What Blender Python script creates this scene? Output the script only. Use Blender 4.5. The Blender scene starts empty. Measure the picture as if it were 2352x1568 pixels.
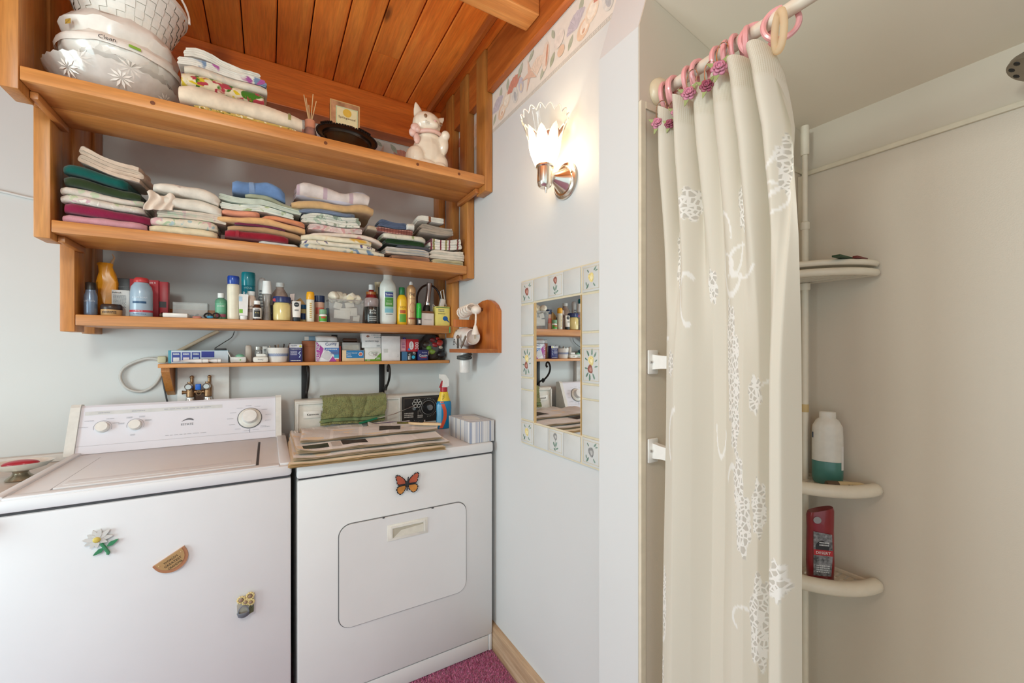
import bpy, bmesh, math, random
from mathutils import Vector, Matrix, noise

random.seed(7)
scene = bpy.context.scene
COL = scene.collection
PI = math.pi

# ---------------------------------------------------------------- camera
cam_data = bpy.data.cameras.new('camera')
cam_data.sensor_width = 36.0
cam_data.lens = 953.0 / 2352.0 * 36.0
cam_data.shift_y = 19.0 / 2352.0
cam_data.clip_start = 0.02
cam = bpy.data.objects.new('camera', cam_data)
COL.objects.link(cam)
cam.location = (0.0, 0.0, 1.305)
cam.rotation_euler = (PI / 2, 0, -math.radians(30.484))
scene.camera = cam

# ---------------------------------------------------------------- world, daylight, exposure
world = bpy.data.worlds.new('world')
scene.world = world
world.use_nodes = True
bg = world.node_tree.nodes['Background']
bg.inputs[0].default_value = (0.775, 0.945, 0.985, 1)
bg.inputs[1].default_value = 0.80

def area_light(name, loc, rot, sx, sy, power, color):
    ld = bpy.data.lights.new(name, 'AREA')
    ld.shape = 'RECTANGLE'; ld.size = sx; ld.size_y = sy; ld.energy = power; ld.color = color
    o = bpy.data.objects.new(name, ld); COL.objects.link(o)
    o.location = loc; o.rotation_euler = rot
    return o
# daylight entering by the window of the left wall
area_light('window_daylight', (-2.12, 0.85, 1.08), (0, -PI / 2, 0), 1.25, 1.05, 25, (0.765, 0.945, 0.985))
# added fill light out of view, brightens ceiling, walls and appliance tops
gl = bpy.data.lights.new('added_fill_light', 'POINT'); gl.energy = 25; gl.shadow_soft_size = 0.14; gl.color = (0.86, 0.97, 0.93)
go = bpy.data.objects.new('added_fill_light', gl); COL.objects.link(go); go.location = (-0.60, 0.15, 2.02)

vs = scene.view_settings
vs.view_transform = 'Standard'
vs.look = 'None'
vs.gamma = 1.0
vs.use_curve_mapping = False
vs.exposure = 0.55

# ---------------------------------------------------------------- mesh helpers
class MB:
    def __init__(s): s.v = []; s.f = []; s.uv = None
    def add(s, vs, fs):
        b = len(s.v); s.v += [tuple(v) for v in vs]; s.f += [tuple(i + b for i in f) for f in fs]; return s
    def box(s, x0, x1, y0, y1, z0, z1):
        return s.add([(x0,y0,z0),(x1,y0,z0),(x1,y1,z0),(x0,y1,z0),(x0,y0,z1),(x1,y0,z1),(x1,y1,z1),(x0,y1,z1)],
                     [(3,2,1,0),(4,5,6,7),(0,1,5,4),(1,2,6,5),(2,3,7,6),(3,0,4,7)])
    def bbox(s, x0, x1, y0, y1, z0, z1, b):
        bm = bmesh.new()
        bmesh.ops.create_cube(bm, size=1)
        for v in bm.verts:
            v.co = Vector((x0 if v.co.x < 0 else x1, y0 if v.co.y < 0 else y1, z0 if v.co.z < 0 else z1))
        bmesh.ops.bevel(bm, geom=list(bm.edges), offset=b, segments=2, affect='EDGES', profile=0.5)
        bm.verts.index_update()
        s.add([v.co[:] for v in bm.verts], [[v.index for v in f.verts] for f in bm.faces]); bm.free()
        return s
    def lathe(s, prof, seg=24, c=(0,0,0), ky=1.0, a0=0.0, a1=2*PI, cap=True, axis='Z'):
        full = abs((a1 - a0) - 2*PI) < 1e-6
        n = seg if full else seg + 1
        vs = []; fs = []
        for (r, z) in prof:
            for i in range(n):
                a = a0 + (a1 - a0) * i / seg
                p = (r*math.sin(a), -r*math.cos(a)*ky, z)
                if axis == 'Y': p = (p[0], z, -p[1])
                elif axis == 'X': p = (z, p[0], -p[1])
                vs.append((p[0]+c[0], p[1]+c[1], p[2]+c[2]))
        m = len(prof)
        for j in range(m-1):
            for i in range(seg):
                i2 = (i+1) % n
                fs.append((j*n+i, j*n+i2, (j+1)*n+i2, (j+1)*n+i))
        if cap and full:
            if prof[0][0] > 1e-5: fs.append(tuple(range(n-1, -1, -1)))
            if prof[-1][0] > 1e-5: fs.append(tuple((m-1)*n+i for i in range(n)))
        return s.add(vs, fs)
    def tube(s, pts, r, seg=8, closed=False, cap=True):
        pts = [Vector(p) for p in pts]; n = len(pts)
        rs = r if isinstance(r, (list, tuple)) else [r]*n
        vs = []; fs = []; up = None
        for i, p in enumerate(pts):
            if closed: t = pts[(i+1) % n] - pts[i-1]
            else: t = pts[min(i+1, n-1)] - pts[max(i-1, 0)]
            if t.length < 1e-9: t = Vector((0,0,1))
            t.normalize()
            if up is None:
                up = Vector((0,0,1)) if abs(t.z) < .9 else Vector((1,0,0))
            up = (up - t*up.dot(t))
            if up.length < 1e-6: up = t.orthogonal()
            up.normalize(); sd = t.cross(up)
            for k in range(seg):
                a = 2*PI*k/seg
                vs.append(tuple(p + (up*math.cos(a) + sd*math.sin(a))*rs[i]))
        rng = n if closed else n-1
        for i in range(rng):
            j = (i+1) % n
            for k in range(seg):
                k2 = (k+1) % seg
                fs.append((i*seg+k, i*seg+k2, j*seg+k2, j*seg+k))
        if cap and not closed:
            fs.append(tuple(range(seg-1, -1, -1))); fs.append(tuple((n-1)*seg+k for k in range(seg)))
        return s.add(vs, fs)
    def prism(s, pts, d0, d1, plane='XZ'):
        n = len(pts); vs = []
        for d in (d0, d1):
            for (a, b) in pts:
                vs.append((a, d, b) if plane == 'XZ' else ((d, a, b) if plane == 'YZ' else (a, b, d)))
        fs = [tuple(range(n)), tuple(range(2*n-1, n-1, -1))]
        for i in range(n):
            j = (i+1) % n
            fs.append((i, i+n, j+n, j))
        return s.add(vs, fs)
    def sphere(s, c, r, seg=16, rings=10):
        rx, ry, rz = r if isinstance(r, (list, tuple)) else (r, r, r)
        vs = [(c[0], c[1], c[2]-rz)]; fs = []
        for j in range(1, rings):
            t = -PI/2 + PI*j/rings
            for i in range(seg):
                a = 2*PI*i/seg
                vs.append((c[0]+rx*math.cos(t)*math.cos(a), c[1]+ry*math.cos(t)*math.sin(a), c[2]+rz*math.sin(t)))
        vs.append((c[0], c[1], c[2]+rz)); L = len(vs)-1
        for i in range(seg):
            i2 = (i+1) % seg
            fs.append((0, 1+i2, 1+i)); fs.append((L, L-seg+i, L-seg+i2))
            for j in range(rings-2):
                fs.append((1+j*seg+i, 1+j*seg+i2, 1+(j+1)*seg+i2, 1+(j+1)*seg+i))
        return s.add(vs, fs)
    def grid(s, fn, nu, nv, thick=None):
        vs = []; fs = []; uv = []
        for j in range(nv+1):
            for i in range(nu+1):
                u, v = i/nu, j/nv
                vs.append(tuple(fn(u, v))); uv.append((u, v))
        w = nu+1
        for j in range(nv):
            for i in range(nu):
                fs.append((j*w+i, j*w+i+1, (j+1)*w+i+1, (j+1)*w+i))
        s.uv = (s.uv or []) + uv
        return s.add(vs, fs)
    def xf(s, m):
        s.v = [tuple(m @ Vector(v)) for v in s.v]; return s
    def noise(s, amp, freq, seed=0.0):
        o = Vector((seed*3.1, seed*1.7, seed*2.3))
        s.v = [tuple(Vector(v) + noise.noise_vector(Vector(v)*freq + o)*amp) for v in s.v]; return s

def link(name, me, parent=None, loc=(0,0,0)):
    o = bpy.data.objects.new(name, me); COL.objects.link(o); o.location = loc
    if parent is not None: o.parent = parent
    return o

def obj(name, mb, mat, parent=None, smooth=None, loc=(0,0,0), world=False, auto=40):
    me = bpy.data.meshes.new(name)
    v = mb.v
    if world and parent is not None:
        r = parent
        base = Vector((0,0,0))
        while r is not None: base += r.location; r = r.parent
        v = [(a[0]-base.x, a[1]-base.y, a[2]-base.z) for a in v]
    me.from_pydata(v, [], mb.f)
    if mb.uv and len(mb.uv) == len(v):
        ul = me.uv_layers.new(name='uv')
        for lp in me.loops: ul.data[lp.index].uv = mb.uv[lp.vertex_index]
    me.materials.append(mat)
    bm = bmesh.new(); bm.from_mesh(me); bmesh.ops.recalc_face_normals(bm, faces=bm.faces); bm.to_mesh(me); bm.free()
    if smooth is None or smooth:
        me.polygons.foreach_set('use_smooth', [True]*len(me.polygons))
        try: me.set_sharp_from_angle(angle=math.radians(auto))
        except Exception: pass
    me.update()
    return link(name, me, parent, loc)

def tag(o, label, cat, group=None):
    o['label'] = label; o['category'] = cat
    if group: o['group'] = group
    return o
def thing(name, label, cat, loc=(0,0,0), rotz=0.0, group=None):
    o = bpy.data.objects.new(name, None); COL.objects.link(o)
    o.empty_display_size = 0.02
    o.location = loc; o.rotation_euler = (0, 0, rotz)
    return tag(o, label, cat, group)
def struct(name, mb, mat, parent=None, smooth=False, label=None):
    o = obj(name, mb, mat, parent, smooth=smooth)
    if parent is None: o['kind'] = 'structure'
    if label: o['label'] = label
    return o
def B(*a): return MB().box(*a)
def BB(*a): return MB().bbox(*a)

# ---------------------------------------------------------------- materials
MATS = {}
def lin(c):
    r = []
    for x in c[:3]:
        x = x/255.0
        r.append(x/12.92 if x <= .04045 else ((x+.055)/1.055)**2.4)
    return (*r, 1.0)
def new_mat(key):
    m = bpy.data.materials.new(key); m.use_nodes = True
    nt = m.node_tree; b = nt.nodes['Principled BSDF']
    MATS[key] = m
    return m, nt, b
def nd(nt, t, **kw):
    n = nt.nodes.new(t)
    for k, v in kw.items():
        if k.startswith('i_'):
            n.inputs[k[2:].replace('_', ' ')].default_value = v
        else: setattr(n, k, v)
    return n
def coords(nt, scale=(1,1,1), kind='Object', rnd=True):
    tc = nd(nt, 'ShaderNodeTexCoord'); mp = nd(nt, 'ShaderNodeMapping'); mp.inputs['Scale'].default_value = scale
    if rnd:
        oi = nd(nt, 'ShaderNodeObjectInfo'); va = nd(nt, 'ShaderNodeVectorMath', operation='SCALE')
        va.inputs[0].default_value = (7.3, 5.1, 9.7)
        nt.links.new(oi.outputs['Random'], va.inputs['Scale'])
        ad = nd(nt, 'ShaderNodeVectorMath', operation='ADD')
        nt.links.new(tc.outputs[kind], ad.inputs[0]); nt.links.new(va.outputs[0], ad.inputs[1])
        nt.links.new(ad.outputs[0], mp.inputs['Vector'])
    else: nt.links.new(tc.outputs[kind], mp.inputs['Vector'])
    return mp.outputs['Vector']
def ramp(nt, fac, stops):
    r = nd(nt, 'ShaderNodeValToRGB'); e = r.color_ramp.elements
    while len(e) < len(stops): e.new(.5)
    for i, (p, c) in enumerate(stops): e[i].position = p; e[i].color = c if len(c) == 4 else (*c, 1)
    nt.links.new(fac, r.inputs[0]); return r.outputs['Color']
def mix(nt, fac, a, b):
    n = nd(nt, 'ShaderNodeMix', data_type='RGBA')
    for s, x in ((0, fac), (6, a), (7, b)):
        if hasattr(x, 'is_linked') or hasattr(x, 'links'): nt.links.new(x, n.inputs[s])
        else: n.inputs[s].default_value = x
    return n.outputs[2]
def bump(nt, b, h, strength, dist=.001):
    n = nd(nt, 'ShaderNodeBump'); n.inputs['Strength'].default_value = strength; n.inputs['Distance'].default_value = dist
    nt.links.new(h, n.inputs['Height']); nt.links.new(n.outputs[0], b.inputs['Normal'])
def M(rgb, rough=.5, metal=0.0, var=.05, vs=40.0, bmp=0.0, bs=400.0, trans=0.0, coat=0.0, key=None, sss=0.0):
    key = key or 'm_%d_%d_%d_%d_%d_%d_%d' % (*rgb, rough*100, metal*100, bmp*100, trans*100)
    if key in MATS: return MATS[key]
    m, nt, b = new_mat(key)
    v = coords(nt)
    nz = nd(nt, 'ShaderNodeTexNoise', i_Scale=vs, i_Detail=3.0); nt.links.new(v, nz.inputs['Vector'])
    l = lin(rgb)
    lo = tuple(x*(1-var) for x in l[:3]); hi = tuple(min(1, x*(1+var)) for x in l[:3])
    nt.links.new(ramp(nt, nz.outputs['Fac'], [(.3, lo), (.7, hi)]), b.inputs['Base Color'])
    b.inputs['Roughness'].default_value = rough; b.inputs['Metallic'].default_value = metal
    b.inputs['Transmission Weight'].default_value = trans
    b.inputs['Coat Weight'].default_value = coat
    if bmp:
        n2 = nd(nt, 'ShaderNodeTexNoise', i_Scale=bs, i_Detail=2.0); nt.links.new(v, n2.inputs['Vector'])
        bump(nt, b, n2.outputs['Fac'], bmp)
    return m
def clear(key, tint=(235,240,240), haze=.12, rough=.08):
    if key in MATS: return MATS[key]
    m, nt, b = new_mat(key)
    nt.nodes.remove(b)
    out = nt.nodes['Material Output']
    tr = nd(nt, 'ShaderNodeBsdfTransparent'); tr.inputs[0].default_value = lin(tint)
    gl = nd(nt, 'ShaderNodeBsdfGlossy'); gl.inputs['Roughness'].default_value = rough
    df = nd(nt, 'ShaderNodeBsdfDiffuse'); df.inputs[0].default_value = lin(tint)
    lw = nd(nt, 'ShaderNodeLayerWeight', i_Blend=.35)
    v = coords(nt); nz = nd(nt, 'ShaderNodeTexNoise', i_Scale=25.0); nt.links.new(v, nz.inputs['Vector'])
    mt = nd(nt, 'ShaderNodeMath', operation='MULTIPLY'); mt.inputs[1].default_value = haze*2; nt.links.new(nz.outputs['Fac'], mt.inputs[0])
    m1 = nd(nt, 'ShaderNodeMixShader'); nt.links.new(mt.outputs[0], m1.inputs[0]); nt.links.new(tr.outputs[0], m1.inputs[1]); nt.links.new(df.outputs[0], m1.inputs[2])
    m2 = nd(nt, 'ShaderNodeMixShader'); nt.links.new(lw.outputs['Fresnel'], m2.inputs[0]); nt.links.new(m1.outputs[0], m2.inputs[1]); nt.links.new(gl.outputs[0], m2.inputs[2])
    nt.links.new(m2.outputs[0], out.inputs['Surface'])
    return m
def frosted(key, rgb, trans=.45):
    m, nt, b = new_mat(key); nt.nodes.remove(b); out = nt.nodes['Material Output']
    tl = nd(nt, 'ShaderNodeBsdfTranslucent'); tl.inputs[0].default_value = lin(rgb)
    df = nd(nt, 'ShaderNodeBsdfDiffuse'); df.inputs[0].default_value = lin(rgb)
    tr = nd(nt, 'ShaderNodeBsdfTransparent'); tr.inputs[0].default_value = lin(rgb)
    v = coords(nt); nz = nd(nt, 'ShaderNodeTexNoise', i_Scale=60.0); nt.links.new(v, nz.inputs['Vector'])
    mr = nd(nt, 'ShaderNodeMapRange'); mr.inputs['To Min'].default_value = .42; mr.inputs['To Max'].default_value = .52; nt.links.new(nz.outputs['Fac'], mr.inputs['Value'])
    a = nd(nt, 'ShaderNodeMixShader'); nt.links.new(mr.outputs[0], a.inputs[0]); nt.links.new(df.outputs[0], a.inputs[1]); nt.links.new(tl.outputs[0], a.inputs[2])
    c = nd(nt, 'ShaderNodeMixShader'); c.inputs[0].default_value = trans; nt.links.new(a.outputs[0], c.inputs[1]); nt.links.new(tr.outputs[0], c.inputs[2])
    nt.links.new(c.outputs[0], out.inputs['Surface']); return m
def wood(key, light, dark, axis='X', rough=.42, knots=.5, coat=.15):
    m, nt, b = new_mat(key)
    st = {'X': (1.1, 16, 16), 'Y': (16, 1.1, 16), 'Z': (16, 16, 1.1)}[axis]
    v = coords(nt, st)
    n1 = nd(nt, 'ShaderNodeTexNoise', i_Scale=1.6, i_Detail=5.0, i_Distortion=.6); nt.links.new(v, n1.inputs['Vector'])
    v2 = coords(nt, tuple(2.2*x for x in st)); n2 = nd(nt, 'ShaderNodeTexNoise', i_Scale=5.0, i_Detail=3.0, i_Distortion=.2); nt.links.new(v2, n2.inputs['Vector'])
    v3 = coords(nt, {'X': (2.6, 6, 1.6), 'Y': (8, 2.6, .5), 'Z': (6, 2.0, 2.6)}[axis])
    vo = nd(nt, 'ShaderNodeTexVoronoi', i_Scale=.9); nt.links.new(v3, vo.inputs['Vector'])
    base = ramp(nt, n1.outputs['Fac'], [(.25, lin(dark)), (.5, lin(tuple((a+b_)/2 for a, b_ in zip(light, dark)))), (.75, lin(light))])
    fine = ramp(nt, n2.outputs['Fac'], [(.3, (.80,.78,.75)), (.65, (1.06,1.05,1.03))])
    mm = nd(nt, 'ShaderNodeMix', data_type='RGBA', blend_type='MULTIPLY'); mm.inputs[0].default_value = .8
    nt.links.new(base, mm.inputs[6]); nt.links.new(fine, mm.inputs[7])
    kn = ramp(nt, vo.outputs['Distance'], [(.05, (1,1,1)), (.09, (.55,.55,.55)), (.13, (.12,.12,.12)), (.20, (0,0,0))])
    kf = nd(nt, 'ShaderNodeMath', operation='MULTIPLY'); kf.inputs[1].default_value = knots; nt.links.new(kn, kf.inputs[0])
    dk = lin(tuple(x*.45 for x in dark))
    col = mix(nt, kf.outputs[0], mm.outputs[2], dk)
    oi = nd(nt, 'ShaderNodeObjectInfo'); hs = nd(nt, 'ShaderNodeHueSaturation')
    mr = nd(nt, 'ShaderNodeMapRange'); mr.inputs['To Min'].default_value = .86; mr.inputs['To Max'].default_value = 1.12
    nt.links.new(oi.outputs['Random'], mr.inputs['Value']); nt.links.new(mr.outputs[0], hs.inputs['Value']); nt.links.new(col, hs.inputs['Color'])
    nt.links.new(hs.outputs[0], b.inputs['Base Color'])
    b.inputs['Roughness'].default_value = rough; b.inputs['Coat Weight'].default_value = coat; b.inputs['Coat Roughness'].default_value = .3
    bump(nt, b, n2.outputs['Fac'], .15, .0008)
    return m
def paint(key, rgb, rough=.55, orange=.12, scale=260, dist=.0006, var=.02):
    m, nt, b = new_mat(key)
    v = coords(nt, rnd=False)
    n1 = nd(nt, 'ShaderNodeTexNoise', i_Scale=scale, i_Detail=2.0); nt.links.new(v, n1.inputs['Vector'])
    n2 = nd(nt, 'ShaderNodeTexNoise', i_Scale=1.7, i_Detail=3.0); nt.links.new(v, n2.inputs['Vector'])
    l = lin(rgb)
    nt.links.new(ramp(nt, n2.outputs['Fac'], [(.3, tuple(x*(1-var) for x in l[:3])), (.7, tuple(min(1,x*(1+var)) for x in l[:3]))]), b.inputs['Base Color'])
    b.inputs['Roughness'].default_value = rough
    bump(nt, b, n1.outputs['Fac'], orange, dist)
    return m
def terry(key, rgb, c2=None, kind=None, cols=(), sc=22.0, fuzz=.55):
    """towel cloth: plain, 'floral' (blotches of cols), 'stripe' (bands of cols), 'plaid'"""
    if key in MATS: return MATS[key]
    m, nt, b = new_mat(key)
    v = coords(nt)
    l = lin(rgb); d = tuple(x*.8 for x in l[:3])
    n1 = nd(nt, 'ShaderNodeTexNoise', i_Scale=30.0, i_Detail=3.0); nt.links.new(v, n1.inputs['Vector'])
    col = ramp(nt, n1.outputs['Fac'], [(.3, d), (.65, l)])
    if kind == 'floral':
        for i, c in enumerate(cols):
            mp = nd(nt, 'ShaderNodeMapping'); mp.inputs['Location'].default_value = (i*1.7, i*2.9, i*.8); nt.links.new(v, mp.inputs['Vector'])
            vo = nd(nt, 'ShaderNodeTexNoise', i_Scale=sc*(1+.25*i), i_Detail=1.5, i_Distortion=.8); nt.links.new(mp.outputs[0], vo.inputs['Vector'])
            f = ramp(nt, vo.outputs['Fac'], [(.575, (0,0,0)), (.63, (1,1,1))])
            col = mix(nt, f, col, lin(c))
    if kind in ('stripe', 'plaid'):
        for i, (c, ax) in enumerate(cols):
            sp = nd(nt, 'ShaderNodeSeparateXYZ'); nt.links.new(v, sp.inputs[0])
            mt = nd(nt, 'ShaderNodeMath', operation='MULTIPLY'); mt.inputs[1].default_value = sc*(1+.37*i); nt.links.new(sp.outputs[ax], mt.inputs[0])
            fr = nd(nt, 'ShaderNodeMath', operation='FRACT'); nt.links.new(mt.outputs[0], fr.inputs[0])
            f = ramp(nt, fr.outputs[0], [(.0, (1,1,1)), (.14, (1,1,1)), (.17, (0,0,0))])
            col = mix(nt, f, col, lin(c))
    nt.links.new(col, b.inputs['Base Color'])
    b.inputs['Roughness'].default_value = .95
    b.inputs['Sheen Weight'].default_value = .25
    b.inputs['Specular IOR Level'].default_value = .1
    n2 = nd(nt, 'ShaderNodeTexNoise', i_Scale=700.0, i_Detail=2.0); nt.links.new(v, n2.inputs['Vector'])
    bump(nt, b, n2.outputs['Fac'], fuzz, .002)
    return m
def lacquer(rgb, rough=.25): return M(rgb, rough+.14, var=.012, vs=8, coat=.08)

WHITE = M((236,236,232), .4)
BLACK = M((24,24,24), .4)
CHROME = M((215,215,215), .12, 1.0, var=.02)
NICKEL = M((232,224,212), .18, 1.0, var=.03)
INK = M((60,62,66), .6)

# ---------------------------------------------------------------- lettering and small builders
def letters(parent, s, c, width, mat, axis='-Y', rot=0.0, wrap=None, ky=1.0, height=None, name='lettering', depth=.0003, bold=0.0):
    """flat print: c = centre in the parent's frame; wrap = radius of the bottle it is wrapped round"""
    cu = bpy.data.curves.new(name, 'FONT'); cu.body = s; cu.align_x = 'CENTER'; cu.align_y = 'CENTER'; cu.size = 1; cu.resolution_u = 2; cu.offset = bold
    t = bpy.data.objects.new('tmp', cu); COL.objects.link(t)
    dg = bpy.context.evaluated_depsgraph_get()
    me = bpy.data.meshes.new_from_object(t.evaluated_get(dg))
    bpy.data.objects.remove(t); bpy.data.curves.remove(cu)
    xs = [v.co.x for v in me.vertices]; ys = [v.co.y for v in me.vertices]
    w = max(xs)-min(xs); k = width/w; mx = (max(xs)+min(xs))/2; my = (max(ys)+min(ys))/2
    ky_ = k if height is None else height/(max(ys)-min(ys))
    for v in me.vertices:
        a, b_ = (v.co.x-mx)*k, (v.co.y-my)*ky_
        a, b_ = a*math.cos(rot)-b_*math.sin(rot), a*math.sin(rot)+b_*math.cos(rot)
        if wrap:
            an = a/wrap; v.co = (c[0]+(wrap+depth)*math.sin(an), c[1]-(wrap+depth)*math.cos(an)*ky, c[2]+b_)
        elif axis == '-Y': v.co = (c[0]+a, c[1]-depth, c[2]+b_)
        elif axis == '-X': v.co = (c[0]-depth, c[1]-a, c[2]+b_)
        else: v.co = (c[0]+a, c[1]+b_, c[2]+depth)
    me.name = name; me.materials.clear(); me.materials.append(mat)
    return link(name, me, parent)
def dashes(parent, c, w, h, rows, mat, seed=1, wrap=None, ky=1.0, name='small_print'):
    """rows of print too small to read"""
    rnd = random.Random(seed); mb = MB()
    for r in range(rows):
        z = c[2] + h/2 - (r+.5)*h/rows; hh = h/rows*.28; x = -w/2
        while x < w/2 - w*.05:
            l = rnd.uniform(.05, .16)*w; x2 = min(w/2, x+l)
            if wrap:
                pts = []
                for q in (x, x2):
                    a = q/wrap; pts.append((c[0]+(wrap+.0004)*math.sin(a), c[1]-(wrap+.0004)*math.cos(a)*ky))
                mb.add([(pts[0][0],pts[0][1],z-hh),(pts[1][0],pts[1][1],z-hh),(pts[1][0],pts[1][1],z+hh),(pts[0][0],pts[0][1],z+hh)], [(0,1,2,3)])
            else:
                mb.add([(c[0]+x,c[1]-.0004,z-hh),(c[0]+x2,c[1]-.0004,z-hh),(c[0]+x2,c[1]-.0004,z+hh),(c[0]+x,c[1]-.0004,z+hh)], [(0,1,2,3)])
            x = x2 + w*.03
        
    return obj(name, mb, mat, parent, smooth=False)
def bottle(name, label, cat, loc, prof, mat, cap=None, capmat=None, lab=None, texts=(), ky=1.0, rotz=0.0, group=None, seg=28, prints=(), capname='cap'):
    """lathed container; lab = [(z0,z1,r,half_angle,mat)], texts = [(string,z,width,mat,r)], prints=[(z,w,h,rows,mat,r)]"""
    t = thing(name, label, cat, loc, rotz, group)
    obj('body', MB().lathe(prof, seg, ky=ky), mat, t)
    if cap: obj(capname, MB().lathe(cap, seg, ky=ky), capmat, t)
    for (z0, z1, r, ha, m) in (lab or []):
        obj('printed_label', MB().lathe([(r+.0004, z0), (r+.0004, z1)], 18, ky=ky, a0=-ha, a1=ha, cap=False), m, t)
    for (s, z, w, m, r) in texts: letters(t, s, (0,0,z), w, m, wrap=r+.0006, ky=ky)
    for (z, w, h, rows, m, r) in prints: dashes(t, (0,0,z), w, h, rows, m, seed=int(z*1000)+len(name), wrap=r+.0006, ky=ky)
    return t
def carton(name, label, x0, x1, y0, y1, z0, z1, mat, panels=(), texts=(), prints=(), cat='box', group=None, rotz=0.0, bev=.0012):
    """printed box: panels (u0,u1,v0,v1,mat) and texts (string,u,v,width_fraction,mat,rot) lie on its front face, u and v from 0 to 1"""
    xc, yc = (x0+x1)/2, (y0+y1)/2; w, d, h = x1-x0, y1-y0, z1-z0
    t = thing(name, label, cat, (xc, yc, z0), rotz, group)
    obj('carton', BB(-w/2, w/2, -d/2, d/2, 0, h, bev), mat, t, auto=30)
    for i, (u0, u1, v0, v1, m) in enumerate(panels):
        e = -d/2 - .0003 - .00015*i
        obj('printed_panel', MB().add([(-w/2+u0*w, e, v0*h), (-w/2+u1*w, e, v0*h), (-w/2+u1*w, e, v1*h), (-w/2+u0*w, e, v1*h)], [(0,1,2,3)]), m, t, smooth=False)
    for (s, u, v, wf, m, r) in texts:
        letters(t, s, (-w/2+u*w, -d/2-.0012, v*h), wf*w, m, rot=r)
    for (u, v, wf, hf, rows, m) in prints:
        dashes(t, (-w/2+u*w, -d/2-.0012, v*h), wf*w, hf*h, rows, m, seed=int(u*100)+rows)
    return t
# ================================================================ the setting
Y_BACK, X_RIGHT, X_SHOWER, Y_END = 2.295, 0.862, 1.50, 0.69
Z_CEIL = 2.63
wall_paint = paint('wall_paint', (212,213,211))
shower_panel = paint('shower_panel', (210,199,182), .42, .35, 420, .0007)
shower_paint = paint('shower_paint', (208,196,178), .6)
cream_trim = M((214,203,180), .45)
CEDAR_Y = wood('ceiling_cedar', (252,156,66), (226,112,34), 'Y', .38, .8, .25)
CEDAR_X = wood('fascia_cedar', (230,126,50), (190,88,26), 'X', .38, .5, .25)
PINE_X = wood('shelf_pine', (214,152,88), (184,116,56), 'X', .42, .45)
PINE_Y = wood('cleat_pine', (206,140,76), (174,104,50), 'Y', .42, .3)
PINE_Z = wood('post_pine', (210,146,74), (172,104,44), 'Z', .42, .35)
BEAM_X = wood('beam_pine', (224,160,92), (186,112,50), 'X', .5, .9)
LEDGER_Y = wood('ledger_pine', (206,118,50), (158,76,26), 'Y', .42, .2)

# carpet floor
m, nt, b = new_mat('rose_carpet')
v = coords(nt, rnd=False); n1 = nd(nt, 'ShaderNodeTexNoise', i_Scale=90.0, i_Detail=4.0); nt.links.new(v, n1.inputs['Vector'])
nt.links.new(ramp(nt, n1.outputs['Fac'], [(.3, lin((176,84,122))), (.7, lin((226,142,176)))]), b.inputs['Base Color'])
b.inputs['Roughness'].default_value = 1.0; bump(nt, b, n1.outputs['Fac'], .8, .004)
CARPET = m
FLOORC = M((156,110,130), .95, bmp=.8, bs=160, var=.12)
struct('floor', B(-2.0, X_SHOWER, -1.6, Y_BACK, -.05, 0.0), FLOORC, label='floor under rose pink carpet')
mb = MB(); rnd = random.Random(3)
for i in range(16000):
    x = rnd.uniform(.35, .835); y = rnd.uniform(1.12, 1.62); a = rnd.uniform(0, 2*PI); h = rnd.uniform(.005, .011); w = .0022
    lx, ly = rnd.uniform(-.004,.004), rnd.uniform(-.004,.004)
    mb.add([(x-w*math.cos(a), y-w*math.sin(a), 0.0), (x+w*math.cos(a), y+w*math.sin(a), 0.0), (x+lx, y+ly, h)], [(0,1,2)])
o = obj('carpet_pile', mb, CARPET, smooth=False); tag(o, 'rose pink carpet pile on the floor beside the dryer', 'carpet'); o['kind'] = 'stuff'

struct('wall_back', B(-2.0, X_RIGHT+.1, Y_BACK, Y_BACK+.1, 0, 2.7), wall_paint)
struct('wall_right', B(X_RIGHT, X_RIGHT+.1, .823, Y_BACK, 0, 2.7), wall_paint)
# left wall with the window that lets the daylight in
WY0, WY1, WZ0, WZ1 = .30, 1.40, .43, 1.73
mb = MB(); mb.box(-2.1, -2.0, -.6, WY0, 0, 2.7).box(-2.1, -2.0, WY1, Y_BACK, 0, 2.7).box(-2.1, -2.0, WY0, WY1, 0, WZ0).box(-2.1, -2.0, WY0, WY1, WZ1, 2.7)
struct('wall_left', mb, wall_paint)
w1 = struct('window_1', MB().box(-2.06, -2.02, WY0, WY0+.04, WZ0, WZ1).box(-2.06, -2.02, WY1-.04, WY1, WZ0, WZ1).box(-2.06, -2.02, WY0+.04, WY1-.04, WZ0, WZ0+.04).box(-2.06, -2.02, WY0+.04, WY1-.04, WZ1-.04, WZ1).box(-2.055, -2.025, .84, .86, WZ0+.04, WZ1-.04), M((235,235,232), .4))
obj('window_sill', BB(-2.0, -1.93, WY0-.03, WY1+.03, WZ0-.03, WZ0-.002, .004), M((235,235,232), .4), w1)
# partition between laundry nook and shower; its room-side end leans back above head height
XP = 0.75
mb = MB()
yo, yi = .823, Y_END
prof = [(XP, 0), (XP, 2.065), (XP+.205, 2.68), (X_SHOWER+.1, 2.68), (X_SHOWER+.1, 0)]
mb.prism(prof, yi, yo, 'XZ')
struct('wall_partition', mb, wall_paint)
struct('wall_shower', B(X_SHOWER, X_SHOWER+.1, -1.0, Y_END, 0, 2.3), shower_paint)
struct('wall_shower_near', B(.80, X_SHOWER, -1.1, -1.0, 0, 2.3), shower_paint)
# shower ceiling: rises slightly towards the room
mb = MB(); mb.prism([(XP+.03, 2.152), (X_SHOWER, 2.012), (X_SHOWER+.1, 2.012), (X_SHOWER+.1, 2.3), (XP+.03, 2.3)], -1.1, Y_END, 'XZ')
struct('ceiling_shower', mb, paint('shower_ceiling_paint', (230,218,198), .7))
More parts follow.
